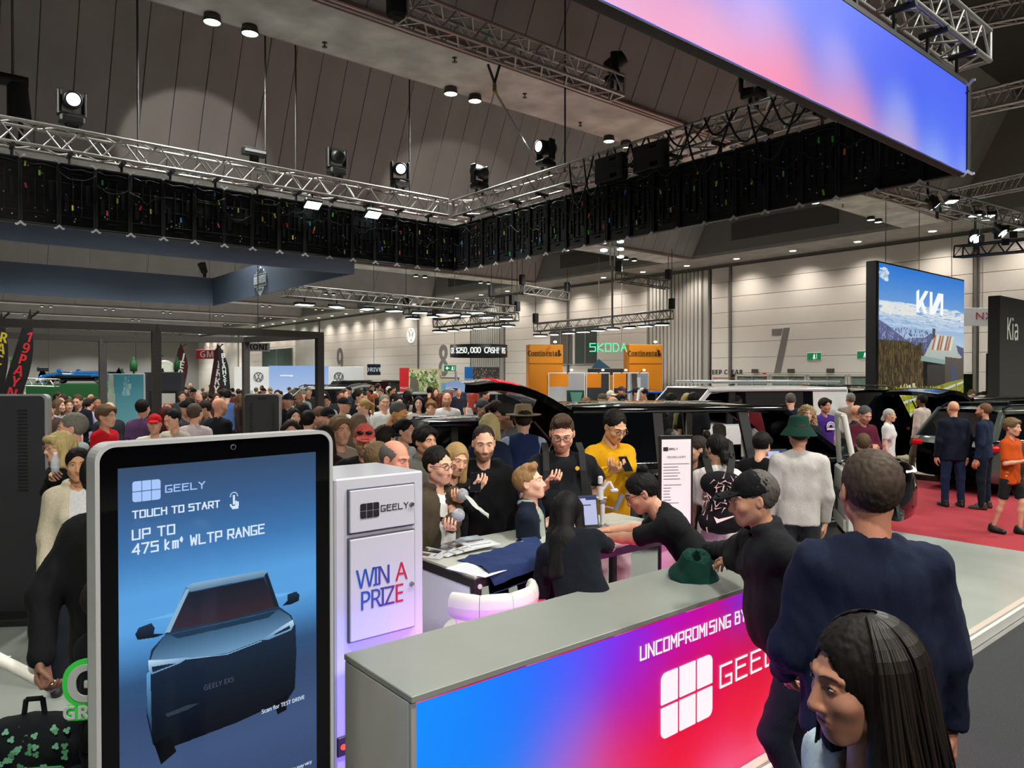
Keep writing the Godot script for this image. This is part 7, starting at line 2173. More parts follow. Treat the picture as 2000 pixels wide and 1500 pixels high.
	var em := thing("wall_emblem_sign", "large round glowing emblem high on the far wall", "sign", Vector3(34.52, 5.769, -55.78), -90)
	part(em, "emblem_light_sign", ring_vw(0.66, 0.05), glow("fdfdf6", 1.3))
	# --- other small stands in the distance
	for d in [
		["dark navy block sign with white capital letters", Vector3(17.701, 2.479, -32.094), 0.66, 0.55, "16203c", "DRIVE", "f0f4fa", 0.2],
		["red hanging sign crossed by white lettering behind the flags", Vector3(10.801, 3.182, -35.225), 1.25, 0.42, "c8202c", "GME", "f4e8e8", 0.3],
		["small white hanging sign with black and red lettering", Vector3(8.113, 3.053, -21.865), 0.72, 0.26, "cfcdd0", "KONI", "1c1c1e", 0.17]]:
		var s := thing("hanging_sign", d[0], "sign", d[1], FACE0)
		part(s, "panel", bx(Vector3(0, 0, -0.03), Vector3(d[2], d[3], 0.05), 0.01), mat(d[4], 0.5))
		write(s, d[5], d[7], mat(d[6], 0.5), at3(Vector3(0, 0, 0.0)), 1.0, "Droid Sans", 800)
		part(s, "hanging_wire", MB.new().tube(Vector3(0, 0, -0.05), Vector3(0, 8.3 - d[1].y, -0.05), 0.012), mat("8a8884", 0.4, 0.6))
	for d in [
		["navy booth wall below the navy block sign", Vector3(17.794, 1.896, -32.008), 3.4, 1.9, "23346a"],
		["red booth end panel with small white text", Vector3(17.82, 1.912, -29.388), 0.45, 2.55, "d0141c"],
		["bright poster wall showing a road and green trees", Vector3(18.558, 1.912, -28.777), 1.55, 2.5, "c8b890"],
		["dark screen booth beside the tree poster", Vector3(19.425, 1.912, -28.058), 0.95, 2.1, "2a3440"],
		["bright blue booth panel with white lettering", Vector3(17.775, 1.946, -24.231), 0.36, 2.55, "2a80d8"],
		["poster wall showing a purple car", Vector3(18.312, 1.946, -23.786), 1.1, 2.55, "6a5a6a"],
		["white booth counter at the left of the show wall", Vector3(11.972, 1.912, -34.235), 1.0, 1.5, "d8d8dc"],
		["white booth block far right before the doors", Vector3(18.898, 1.946, -23.3), 0.7, 1.5, "4a5450"]]:
		var s := thing("booth_wall", d[0], "exhibition wall", Vector3(d[1].x, 0, d[1].z), FACE0)
		part(s, "panel", bx(Vector3(0, d[3] / 2, 0), Vector3(d[2], d[3], 0.12), 0.01), mat(d[4], 0.6))
		if "tree poster" in d[0] or "trees" in d[0]:
			var q := Pic.new(96, 128, Color("d8c8a0"))
			if "trees" in d[0]: q.poly([0, 0.5, 1, 0.4, 1, 1, 0, 1], "d0b07a", "b89a68"); q.speckle(0, 0, 1, 0.55, 260, 0.07, ["6a8a3a", "8aa85a", "4a6a2a", "e0e4d0"], 4); q.poly([0.05, 0.1, 0.3, 0.2, 0.35, 1, 0, 1], "6a6458")
			else: q.poly([0.1, 0.1, 0.9, 0.1, 0.9, 0.6, 0.1, 0.6], "7ab0d0"); q.poly([0.55, 0.25, 0.75, 0.3, 0.7, 0.5, 0.5, 0.45], "c03a3a")
			part(s, "picture", face_quad(d[2] - 0.06, d[3] - 0.1), print_mat(q.tex()), at3(Vector3(0, d[3] / 2, 0.065)))
		if "purple" in d[0]:
			var q := Pic.new(96, 128, Color("4a4648"))
			q.speckle(0, 0, 1, 0.5, 400, 0.03, ["c8b8a0", "8a7a6a", "e0d4c0", "3a3634"], 4); q.poly([0.05, 0.6, 0.3, 0.48, 0.75, 0.48, 0.98, 0.62, 0.98, 0.85, 0.1, 0.9], "6a4ad0", "2a1a6a"); q.poly([0.3, 0.5, 0.7, 0.5, 0.6, 0.62, 0.25, 0.62], "16161e")
			part(s, "picture", face_quad(d[2] - 0.04, d[3] - 0.1), print_mat(q.tex()), at3(Vector3(0, d[3] / 2, 0.065)))
		if "bright blue" in d[0]:
			write(s, "GOLF", 0.12, mat("f4f8fc", 0.5), at3(Vector3(0, 2.0, 0.07)), 0.8, "Droid Sans", 700)
			write(s, "R", 0.22, mat("f4f8fc", 0.5), at3(Vector3(0, 1.75, 0.07)), 1.3, "Droid Sans", 700)
		if "red booth" in d[0]: write(s, "TIGUAN", 0.1, mat("f4e8e8", 0.5), at3(Vector3(0, 1.6, 0.07)), 0.8)
	# --- square hanging fascia with shield badge
	var ha := thing("hanging_fascia", "large square hanging fascia in dark blue-grey with shield badge", "hanging sign", Vector3(9.4, 5.0, -30.3))
	var navy := mat("66758c", 0.75)
	part(ha, "far_side", bx(Vector3(-9.0, 0.55, 0.05), Vector3(18.0, 1.1, 0.1)), navy)
	part(ha, "right_side", bx(Vector3(0.05, 0.55, 5.95), Vector3(0.1, 1.1, 12.0)), navy)
	part(ha, "near_side", bx(Vector3(-9.0, 0.55, 11.95), Vector3(18.2, 1.1, 0.1)), navy)
	for k in 9: part(ha, "hanging_wire", MB.new().tube(Vector3(-0.5 - k * 1.9, 1.1, 0), Vector3(-0.5 - k * 1.9, 3.2, 0), 0.012), mat("c8c8c4", 0.4))
	var bd := MB.new().extrude(pv([-0.5, 0.22, 0.5, 0.22, 0.5, -0.2, -0.5, -0.2]), 0.02)
	var wl := mat("d4d8dc", 0.5)
	var bt := Transform3D(Basis(Vector3.UP, -PI / 2), Vector3(-0.02, 0.5, 5.3))
	part(ha, "badge_outline", MB.new().extrude(pv([-0.36, 0.27, -0.3, 0.36, -0.12, 0.38, 0.0, 0.48, 0.12, 0.38, 0.3, 0.36, 0.36, 0.27]), 0.015).extrude(pv([-0.36, -0.25, 0.36, -0.25, 0.25, -0.4, 0.0, -0.55, -0.25, -0.4]), 0.015).extrude(pv([-0.56, 0.24, 0.56, 0.24, 0.56, -0.22, -0.56, -0.22]), 0.015), wl, bt)
	part(ha, "badge_bar", MB.new().extrude(pv([-0.52, 0.2, 0.52, 0.2, 0.52, -0.18, -0.52, -0.18]), 0.02), navy, bt)
	part(ha, "badge_name", letters("HARLEY-DAVIDSON", 0.24, 0.02, "Droid Sans", 800), wl, bt * Transform3D(Basis.IDENTITY.scaled(Vector3(0.38, 1.1, 1)), Vector3(0, 0.01, 0.01)))
	part(ha, "badge_name", letters("MOTOR", 0.11, 0.02, "Droid Sans", 800), navy, bt * at3(Vector3(0, 0.34, 0.01)))
	part(ha, "badge_name", letters("CYCLES", 0.1, 0.02, "Droid Sans", 800), navy, bt * at3(Vector3(0, -0.33, 0.01)))
	var sp2 := thing("fascia_spotlight", "small black spotlight on the hanging fascia's corner", "stage light", Vector3(9.0, 6.1, -29.9))
	part(sp2, "can", MB.new().tube(Vector3(0, 0.15, 0), Vector3(-0.15, 0.5, 0.1), 0.12, 0.16, 12), mat("151515", 0.5))
	part(sp2, "bracket", bx(Vector3(0, 0.08, 0), Vector3(0.1, 0.2, 0.1)), mat("151515", 0.5))
	# --- square tube pergola
	var pg := thing("tube_pergola", "weathered dark square-tube pergola frame over the left crowd", "frame", Vector3.ZERO)
	var steel := rough_mat("4c4644", 0.6, 1.5, 0.1, 0.6, 1.0)
	var n1 := Vector3(3.138, 2.986, -12.998)
	var n2 := Vector3(6.344, 3.002, -13.718)
	var f1 := Vector3(3.271, 3.001, -18.083)
	var f2 := Vector3(5.987, 3.017, -16.872)
	var far0 := Vector3(0.977, 3.079, -19.207)
	var n0 := Vector3(0.693, 3.006, -13.596)
	for q in [n1, n2, f1, f2]:
		var w := (0.13 if q == n1 else 0.14) as float
		part(pg, "post", bx(Vector3(q.x, q.y / 2, q.z), Vector3(w, q.y, w), 0.005), steel, Transform3D.IDENTITY)
	var hh := n1.y
	for q in [[n0, n1], [n1, n2], [far0, f1], [f1, f2], [f2, n2]]:
		var a: Vector3 = q[0]
		var b: Vector3 = q[1]
		var d := b - a
		part(pg, "beam", bx(Vector3.ZERO, Vector3(0.13, 0.13, d.length() + 0.13), 0.005), steel, Transform3D(Basis.looking_at(d.normalized(), Vector3.UP), (a + b) / 2))
	# --- left background: poster, dark booth, green stage, flags
	var po := thing("sky_poster", "tall pale teal sky poster wall in the left crowd", "poster", Vector3(4.337, 0, -21.076), FACE0)
	var sky := Pic.new(128, 160)
	sky.poly([0, 0, 1, 0, 1, 1, 0, 1], "4a98ae", "8fc0c4")
	sky.speckle(0.0, 0.0, 0.14, 0.4, 60, 0.09, ["c8ccb0", "b0c4b4"], 2); sky.speckle(0.4, 0.02, 0.6, 0.2, 20, 0.07, ["a8ccd0", "88bac4"], 3); sky.speckle(0.3, 0.7, 0.95, 1.0, 70, 0.08, ["d4dcc8", "b4d0c8", "e4e4d0"], 4); sky.speckle(0.15, 0.3, 0.5, 0.7, 24, 0.05, ["6aaec0", "5aa4b8"], 6)
	part(po, "panel", bx(Vector3(0, 1.05, -0.05), Vector3(0.97, 2.38, 0.08), 0.01), mat("d8d8d4", 0.6))
	part(po, "picture", face_quad(0.95, 2.34), print_mat(sky.tex()), at3(Vector3(0, 1.06, -0.005)))
	var db := thing("dark_booth", "charcoal booth wall with framed red-lettered poster", "exhibition wall", Vector3(5.143, 0, -20.668), FACE0)
	part(db, "wall", bx(Vector3(0, 1.14, -0.1), Vector3(0.98, 2.28, 0.2), 0.01), mat("34343e", 0.7))
	part(db, "poster_frame", bx(Vector3(0.02, 0.95, 0.02), Vector3(0.74, 1.7, 0.05), 0.01), mat("1a1a1e", 0.5))
	part(db, "poster", bx(Vector3(0.08, 0.95, 0.045), Vector3(0.54, 1.55, 0.02)), mat("cfc8c4", 0.5))
	part(db, "poster_block", bx(Vector3(0.1, 1.28, 0.052), Vector3(0.44, 0.34, 0.016)), mat("d84a34", 0.5))
	write(db, "RIDE", 0.26, mat("e4d8d0", 0.5), at3(Vector3(0.1, 1.3, 0.062)), 0.8, "Droid Sans", 800)
	part(db, "poster_rider", MB.new().extrude(pv([-0.1, 0.3, 0.0, 0.95, 0.1, 1.12, 0.2, 1.05, 0.26, 0.6, 0.3, 0.3]), 0.01), mat("3a2e2c", 0.6), at3(Vector3(0, 0, 0.06)))
	var gs := thing("green_stage", "dark green display stage carrying a blue sports car", "stage", Vector3(4.595, 0, -29.952), FACE0)
	part(gs, "block", bx(Vector3(0.2, 0.95, -0.8), Vector3(3.8, 1.9, 2.0), 0.02), mat("1c5a2a", 0.6))
	part(gs, "front_panel", bx(Vector3(-0.3, 0.7, 0.25), Vector3(3.0, 1.4, 0.05)), mat("16302a", 0.6))
	car("low blue sports car on the dark green stage at left", Vector3(4.816, 0, -30.547) + Vector3(0, 1.9, 0), FACE0 + 186.0, {"len": 2.6, "wid": 1.2, "high": 0.46, "belt": 0.36, "hood": 0.34, "wheel": 0.17, "col": "2a78c8", "front": 0.45, "rear": 0.45})
	var gb := thing("green_banner", "narrow green banner with white vertical lettering at the left edge", "banner", Vector3(1.699, 0, -18.069), FACE0)
	part(gb, "cloth", bx(Vector3(0, 1.2, 0), Vector3(0.27, 2.65, 0.03), 0.005), mat("1f7a34", 0.7))
	for k in 5: part(gb, "letter", letters("SNONI"[k], 0.17, 0.004, "Droid Sans", 800), mat("f0f4f0", 0.6), Transform3D(Basis(Vector3.BACK, PI / 2), Vector3(0.0, 1.95 - k * 0.17, 0.02)))
	flag("black feather flag with gold and white racing text at the left edge", Vector3(0.807, 0, -16.221), FACE0, 3.5, 0.34, "141416", "19PAYNE", "d8303a", -18.0)
	flag("second black feather flag half cut by the left edge", Vector3(0.737, 0, -16.799), FACE0, 3.4, 0.34, "181416", "RACING", "c8b030", -12.0)
	flag("dark red feather flag with white letters left of the red sign", Vector3(8.015, 0, -32.334), FACE0, 3.55, 0.55, "4a1620", "JERKY", "f0ece8", -12.0, "dark red feather flags")
	flag("dark red feather flag with white letters in front of the red sign", Vector3(9.334, 0, -31.242), FACE0, 3.5, 0.55, "3e141c", "JERKY", "f0ece8", -9.0, "dark red feather flags")
	flag("short black feather flag with white monogram above the sky poster", Vector3(6.241, 0, -28.608), FACE0, 3.0, 0.5, "14161c", "PK", "e8e8e8", -14.0)
	flag("black upright feather flag with white letters beside the show wall", Vector3(9.335, 0, -28.643), FACE0, 3.35, 0.34, "16161c", "BLAHST", "f0f0f0", 4.0)
	for k in 3: one("green_bottle_balloon", MB.new().lathe([[0.0, -2.4], [0.03, -2.4], [0.03, 0.0], [0.12, 0.02], [0.13, 0.28], [0.09, 0.38], [0.05, 0.45], [0.06, 0.52], [0.0, 0.53]], 14), mat("1c5a30", 0.6), ["tall green bottle-shaped display above the dark booth", "small green bottle-shaped display by the black monogram flag", "green bottle-shaped display behind the sky poster"][k], "display", [Vector3(8.5, 2.433, -31.925), Vector3(6.167, 2.328, -28.662), Vector3(6.738, 1.946, -33.378)][k])
	one("white_dome", MB.new().lathe([[0.42, 0.0], [0.4, 0.2], [0.3, 0.38], [0.15, 0.46], [0.0, 0.48]], 18), mat("dcdccc", 0.6), "pale cream dome above the dark booth", "dome", Vector3(8.093, 2.348, -32.262))
	# scaffold truss stage at the far left
	truss("thin grey truss rail above the green stage at left", Vector3(1.964, 2.031, -24.347), Vector3(3.125, 1.989, -23.385), 0.2, false)
	for k in 2: motorbike(["black motorcycle with chrome fork at left behind the grey-haired man", "dark motorcycle with wide bars beside the red-shirted boy"][k], [Vector3(1.754, 0, -12.302), Vector3(2.785, 0, -14.303)][k], [30.0, 120.0][k])
	# --- distant lighting trusses with flood lamps
	var dk := mat("6e6a66", 0.5, 0.6)
	var far := [[Vector3(10.337, 5.223, -25.251), Vector3(22.998, 5.422, -27.75), 9], [Vector3(20.007, 5.574, -32.829), Vector3(20.985, 5.626, -26.824), 4], [Vector3(21.177, 4.905, -31.849), Vector3(23.191, 5.117, -27.585), 6], [Vector3(23.396, 6.436, -27.436), Vector3(25.81, 6.189, -26.73), 0], [Vector3(25.217, 4.69, -28.497), Vector3(27.475, 5.051, -21.436), 9], [Vector3(25.569, 6.8, -23.043), Vector3(28.965, 6.69, -22.824), 0]]
	for k in far.size():
		truss(["long distant lighting truss right of the shield fascia, row of lamps", "distant dark truss left of the ring screen, upper", "distant dark truss over the ring screen, with warm lamps", "short distant truss left of the twin lamp mast", "distant truss over the orange towers, with many lamps", "short distant truss before the ribbed pier"][k], far[k][0], far[k][1], 0.4, false, dk)
		for q in far[k][2]:
			var pp: Vector3 = far[k][0].lerp(far[k][1], (q + 0.5) / far[k][2])
			var fl := flood("bright flat flood lamp under a distant truss", pp + (far[k][1] - far[k][0]).cross(Vector3.UP).normalized() * 0.2 - Vector3(0, 0.42, 0), 40.0 * q, "flood lamps under distant trusses")
			fl.scale = Vector3(2.0, 1.2, 2.0)
		for q in 2:
			var hp: Vector3 = far[k][q]
			var rg := thing("rigging_clamp", "small black rigging motor at a distant truss end", "rigging", hp + Vector3(0, 0.2, 0), 0.0, "rigging motors on distant trusses")
			part(rg, "motor", bx(Vector3(0, 0.3, 0), Vector3(0.25, 0.5, 0.25), 0.03), mat("151515", 0.6))
			part(rg, "chain", MB.new().tube(Vector3(0, 0.5, 0), Vector3(0, 7.9 - hp.y, 0), 0.015), mat("3a3836", 0.6))
	var mast := thing("lamp_mast", "hanging lattice mast with paired lamps below the dark LED run", "truss", Vector3(22.372, 7.126, -20.502))
	for s in [-0.13, 0.13]: part(mast, "chord", MB.new().tube(Vector3(s, -0.4, 0), Vector3(s, 1.6, 0), 0.03), mat("a9a6a2", 0.4, 0.7))
	part(mast, "pole", MB.new().tube(Vector3(0, -3.0, 0), Vector3(0, -0.4, 0), 0.04), mat("8a8682", 0.4, 0.6))
	for k in 4:
		part(mast, "cross_bar", MB.new().tube(Vector3(-0.8, 0.1 + k * 0.32, 0.3), Vector3(0.8, 0.1 + k * 0.32, -0.3), 0.025), mat("a9a6a2", 0.4, 0.7))
		for s in [-1.0, 1.0]: part(mast, "lamp_light", bx(Vector3(s * 0.85, 0.1 + k * 0.32, -s * 0.32), Vector3(0.22, 0.1, 0.22), 0.02), glow("d8ffee", 4.0))

func motorbike(label: String, at: Vector3, turn: float) -> void:
	var m := thing("motorcycle", label, "motorcycle", at, FACE0 + turn)
	var bk := mat("121214", 0.2, 0.3)
	var ch := mat("c8ccd2", 0.12, 1.0)
	var ty := MB.new().lathe([[0.26, -0.05], [0.32, -0.05], [0.335, 0.0], [0.32, 0.05], [0.26, 0.05], [0.26, -0.05]], 24).mesh()
	for x in [0.75, -0.72]:
		var w := part(m, "wheel", ty, mat("101011", 0.8), Transform3D(Basis(Vector3.RIGHT, PI / 2), Vector3(x, 0.335, 0)))
		var sp := MB.new()
		for k in 8: sp.tube(Vector3.ZERO, Vector3(cos(k * PI / 4) * 0.27, 0, sin(k * PI / 4) * 0.27), 0.012, 0.008, 5)
		part(w, "spokes", sp, ch)
	part(m, "tank", MB.new().ball(Vector3(0.12, 0.86, 0), Vector3(0.32, 0.14, 0.15)), mat("16355c", 0.08, 0.4))
	part(m, "seat", bx(Vector3(-0.4, 0.78, 0), Vector3(0.62, 0.1, 0.26), 0.05), mat("1a1a1a", 0.7))
	part(m, "engine", bx(Vector3(0.02, 0.5, 0), Vector3(0.5, 0.42, 0.34), 0.05), mat("4a4c50", 0.3, 0.8))
	part(m, "exhaust", MB.new().path([Vector3(0.1, 0.35, 0.2), Vector3(-0.9, 0.38, 0.22)], 0.05, 10), ch)
	part(m, "fork", MB.new().path([Vector3(0.75, 0.33, 0.1), Vector3(0.45, 1.0, 0.1)], 0.028).path([Vector3(0.75, 0.33, -0.1), Vector3(0.45, 1.0, -0.1)], 0.028), ch)
	part(m, "handlebar", MB.new().path([Vector3(0.25, 1.1, 0.42), Vector3(0.42, 1.05, 0.2), Vector3(0.42, 1.05, -0.2), Vector3(0.25, 1.1, -0.42)], 0.015), ch)
	part(m, "headlamp", MB.new().ball(Vector3(0.56, 0.95, 0), Vector3(0.1, 0.1, 0.1)), ch)
	part(m, "mudguard", bx(Vector3(-0.72, 0.68, 0), Vector3(0.5, 0.05, 0.18), 0.02), bk)


# ---------------------------------------------------------------- people near the stand
func on_head(p: Node3D, called: String, mb, m: Material) -> void:
	# parts worn on the head follow the hair or, on a bald head, the body's head
	part(p, called, mb, m, p.get_meta("head"))

func glasses(p: Node3D, m: Material, hx: Transform3D) -> void:
	var mb := MB.new()
	for s in [-1.0, 1.0]:
		var ring := []
		for k in 13: ring.append(Vector3(s * 0.033 + cos(TAU * k / 12) * 0.024, 0.008 + sin(TAU * k / 12) * 0.017, 0.104))
		mb.path(ring, 0.0022, 5)
		mb.path([Vector3(s * 0.057, 0.014, 0.102), Vector3(s * 0.078, 0.014, 0.05), Vector3(s * 0.082, 0.008, -0.01)], 0.002, 5)
	mb.path([Vector3(-0.01, 0.012, 0.107), Vector3(0.01, 0.012, 0.107)], 0.002, 5)
	part(p, "glasses", mb, m, hx)

func phone(label: String, at: Vector3, turn: float, tilt := -0.6) -> void:
	var o := thing("mobile_phone", label, "phone", at, turn)
	o.rotation.x = tilt
	part(o, "case", bx(Vector3.ZERO, Vector3(0.075, 0.15, 0.01), 0.004), mat("101012", 0.25))
	part(o, "screen_glass", face_quad(0.068, 0.14), mat("15161a", 0.05), at3(Vector3(0, 0, 0.0055)))

func build_people() -> void:
	var dark := mat("121214", 0.35)
	var g := {}
	human("broad man in navy sweater seen from behind, right foreground", [2.645, 0, -1.181, 1.956], 176, {"tall": 1.94, "girth": 1.2, "hair": ["short"], "hairc": "4a3c32", "skin": "c98a70", "top": ["long", "1d2338"], "bottom": ["jeans", "1c2130"], "hcell": 0.005, "la": [Vector3(0.25, -1, 0.12), Vector3(-0.2, -0.6, 0.8)], "ra": [Vector3(0.22, -1, 0.0), Vector3(0.12, -1, 0.2)], "folds": 0.017, "loose": 1.04})
	g.near = human("woman with long black hair in profile, nearest at lower right", [1.434, 0, -0.649, 1.749], -84, {"sex": "f", "tall": 1.75, "hair": ["side"], "hairc": "17120f", "skin": "b8826a", "top": ["long", "bccbd6"], "hcell": 0.0032, "hair_cell": 0.0055, "bottom": ["jeans", "2c3346"], "hp": 4.0, "smile": true})
	g.cap = human("man in black cap and jacket leaning on the counter", [3.122, 0, -1.951, 1.694], -92, {"tall": 1.78, "girth": 1.12, "lean": 17.0, "hp": 8.0, "hair": ["cap", "grey_side"], "hatc": "141416", "hairc": "5a5450", "skin": "c08c70", "beard": 0.2, "top": ["jacket", "1d1d20"], "bottom": ["jeans", "262a36"], "collar": true, "loose": 1.1, "shoes": "d8cfc8", "ra": ["to", Vector3(3.62, 1.13, -2.64), Vector3(0.4, -1, 0.0)], "rp": Vector3(0, -1, 0),
		"la": ["to", Vector3(3.47, 1.15, -2.40), Vector3(0.2, -1, 0.0)], "lp": Vector3(0, -1, 0.2), "lc": 0.7, "ll": [Vector3(0.0, -1, 0.34), Vector3(0.05, -1, -0.42)], "rl": [Vector3(0.05, -1, -0.05), Vector3(0.0, -1, -0.1)]})
	human("man in pale grey sweater and dark green bucket hat, back turned", [5.838, 0.1, -3.209, 1.737], 168, {"hair": ["bucket", "crop"], "hatc": "14352c", "top": ["long", "c6c0bc"], "bottom": ["trousers", "2a2a2e"], "skin": "d09a80", "ra": [Vector3(0.2, -1, 0.05), Vector3(0.0, -1, 0.35)]})
	var bp := human("girl in white tee wearing a patterned black backpack, back turned", [4.786, 0.1, -3.301, 1.67], 172, {"sex": "f", "hair": ["tied"], "hairc": "141210", "top": ["tee", "e6dcd8"], "bottom": ["trousers", "c8c0dc", 1.15], "skin": "b98a72", "hy": 30.0})
	backpack(bp)
	human("woman in profile with dark hair beside the backpack girl", [5.087, 0.1, -3.7, 1.614], -80, {"sex": "f", "hair": ["tied"], "hairc": "2a201c", "skin": "c09078", "top": ["long", "2b2c30"]})
	g.bun = human("seated staff man with black topknot bending over the table", [3.514, 0.1, -2.989, 1.526], -96, {"tall": 1.74, "hip": 0.84, "lean": 40.0, "hp": 26.0, "hair": ["bun"], "hairc": "131110", "skin": "c58f76", "top": ["tee", "18181b", 0, 0.9], "bottom": ["trousers", "17181c"], "la": ["to", Vector3(3.479, 1.135, -3.293), Vector3(0.6, -0.3, -0.6)], "ra": ["to", Vector3(3.701, 1.135, -3.416), Vector3(0.6, -0.3, -0.6)], "lp": Vector3(0, -1, 0), "rp": Vector3(0, -1, 0), "lc": 0.3,
		"ll": [Vector3(0.25, -0.35, 1), Vector3(0, -1, 0.1)], "rl": [Vector3(0.25, -0.35, 1), Vector3(0, -1, 0.1)]})
	human("seated staff woman with long black hair seen from behind at the table", [2.92, 0.1, -3.023, 1.301], 170, {"sex": "f", "tall": 1.64, "hip": 0.8, "lean": 32.0, "side": -20.0, "hp": 26.0, "hair": ["long"], "hairc": "121010", "skin": "c9967c", "top": ["tee", "161a22", 0, 0.9], "bottom": ["jeans", "4a4b54"], "hem": 0.06, "waist": 0.1, "la": [Vector3(0.15, -1, 0.1), Vector3(0.05, -1, 0.1)], "ra": [Vector3(0.3, -0.4, 1), Vector3(-0.2, -0.1, 1)],
		"ll": [Vector3(0.2, -0.3, 1), Vector3(0, -1, 0.1)], "rl": [Vector3(0.2, -0.3, 1), Vector3(0, -1, 0.1)]})
	g.tee = human("stout bespectacled man in black tee with backpack straps reading a phone", [3.731, 0.1, -3.918, 1.822], 4, {"girth": 1.28, "hp": 20.0, "hy": -8.0, "hair": ["quiff"], "hairc": "4c3a2c", "skin": "dfa78e", "beard": 0.15, "top": ["tee", "1a1b20"], "bottom": ["trousers", "1a1a1e"], "ra": ["to", Vector3(3.398, 1.435, -3.732), Vector3(0.7, -1, -0.2)], "la": ["to", Vector3(4.043, 1.16, -4.092), Vector3(1, 0.2, -0.2)], "rp": Vector3(0, 0.5, -1), "rc": 0.8, "lp": Vector3(0, -1, 0)})
	straps(g.tee, 0.13)
	phone("black phone in the stout man's right hand", Vector3(3.39, 1.472, -3.635), FACE0, -0.9)
	g.yel = human("man in mustard yellow tee and glasses looking down at his hands", [4.566, 0.1, -4.135, 1.829], 28, {"hp": 26.0, "hair": ["short"], "hairc": "17130f", "skin": "d3a07e", "top": ["tee", "d49a12", 0, 0.98], "bottom": ["trousers", "e6c8cc", 1.1], "la": ["to", Vector3(4.306, 1.463, -3.888), Vector3(1, -0.6, -0.2)], "ra": ["to", Vector3(4.256, 1.434, -3.929), Vector3(1, -0.6, -0.2)], "lp": Vector3(-0.3, 1, 0.3), "rp": Vector3(-0.3, 1, 0.3), "lc": 0.8, "rc": 0.8})
	phone("phone held by the man in mustard yellow", Vector3(4.319, 1.505, -3.814), FACE0 + 20.0, -0.8)
	human("blond boy in navy jacket resting his arms on the table", [3.254, 0.1, -3.762, 1.472], 72, {"sex": "c", "hp": -14.0, "hair": ["quiff"], "hairc": "a57c50", "skin": "e2af96", "top": ["open", "1d2434", "a9b5a6"], "hood": true, "bottom": ["trousers", "1c1e24"], "la": ["to", Vector3(3.517, 1.14, -3.83), Vector3(0.6, -1, -0.5)], "ra": ["to", Vector3(3.435, 1.14, -3.805), Vector3(0.6, -1, -0.5)], "lp": Vector3(0, -1, 0), "rp": Vector3(0, -1, 0), "lc": 0.2, "rc": 0.2})
	human("bearded young man in black hoodie holding a phone", [3.221, 0.1, -4.209, 1.745], 8, {"hp": 8.0, "hair": ["crop"], "hairc": "2a1e18", "skin": "d6a48a", "beard": 0.6, "top": ["hoodie", "111113"], "bottom": ["trousers", "141416"], "ra": ["to", Vector3(2.938, 1.415, -3.982), Vector3(0.8, -1, -0.2)], "rp": Vector3(0, 0.6, -1), "rc": 0.8})
	phone("dark phone held by the bearded man in black hoodie", Vector3(2.933, 1.478, -3.923), FACE0, -0.7)
	human("smiling woman with long highlighted blonde hair in black top", [2.955, 0.1, -4.168, 1.658], 32, {"sex": "f", "lean": 8.0, "hr": -10.0, "hp": 10.0, "hair": ["side"], "hairc": "b8925e", "skin": "d3a083", "smile": true, "top": ["long", "141416"], "bottom": ["trousers", "141416"], "la": ["to", Vector3(2.747, 1.385, -3.841), Vector3(0.8, -1, -0.2)], "lp": Vector3(-0.3, 1, 0.2), "lc": 0.9})
	g.jac = human("man in brown jacket and glasses offering a clear ball", [2.629, 0.1, -3.919, 1.646], 52, {"hp": 2.0, "hair": ["short"], "hairc": "161311", "skin": "dba98e", "top": ["open", "4c4234", "ecebe8"], "collar": true, "gap": 0.06, "bottom": ["trousers", "20242c"], "la": ["to", Vector3(2.486, 1.29, -3.576), Vector3(0.8, -1, -0.5)], "lp": Vector3(-0.2, 1, 0.3), "lc": 0.9})
	for k in 2:
		var b := thing("clear_ball", ["clear glass-like ball in the brown-jacketed man's hand", "clear glass-like ball held by the blonde woman"][k], "ball", [Vector3(2.493, 1.373, -3.506), Vector3(2.717, 1.437, -3.776)][k])
		part(b, "shell", MB.new().ball(Vector3.ZERO, Vector3.ONE * 0.04, 20, 14), mat(Color(0.95, 0.96, 1.0, 0.25), 0.04, 0.0, {"refraction_enabled": true, "refraction_scale": 0.05}))
		part(b, "core", MB.new().ball(Vector3(0, -0.012, 0), Vector3(0.028, 0.02, 0.028), 14, 8), mat("b8bcc6", 0.3))
	var cl := []
	for i in 7:
		var r := []
		for j in 6: r.append(Vector3(i * 0.025, -i * 0.022 + 0.012 * sin(j * 1.7 + i), j * 0.018 - 0.045))
		cl.append(r)
	one("white_cloth", MB.new().grid(cl).grid(cl, true), mat("e4e4e2", 0.8), "crumpled white cloth in the blonde woman's hand", "cloth", Vector3(2.7, 1.438, -3.725), FACE0)
	human("man in grey jacket looking right, behind the brown-jacketed man", [3.269, 0.1, -5.078, 1.69], 48, {"hair": ["mop"], "hairc": "15110f", "skin": "c48f72", "top": ["open", "5a5650", "6a625a"], "collar": true, "bottom": ["trousers", "22242a"]})
	human("balding man with red collar bending his head behind the cabinet", [2.389, 0.1, -4.054, 1.71], 64, {"girth": 1.1, "hp": 12.0, "lean": 6.0, "hair": ["ring"], "hairc": "6a625c", "skin": "d08f78", "top": ["jacket", "6a1c28"], "collar": true})
	g.red = human("bearded man in faded red cap and black sweatshirt", [2.84, 0.1, -5.304, 1.713], 12, {"girth": 1.15, "hp": 6.0, "hair": ["cap", "grey_side"], "hatc": "c8584c", "hairc": "8a847c", "skin": "cf957c", "beard": 0.65, "top": ["long", "131315"]})
	human("child with tousled brown hair in front of the red-capped man", [2.625, 0.1, -4.701, 1.603], 150, {"sex": "c", "hair": ["mop"], "hairc": "6a5236", "top": ["jacket", "15161c"]})
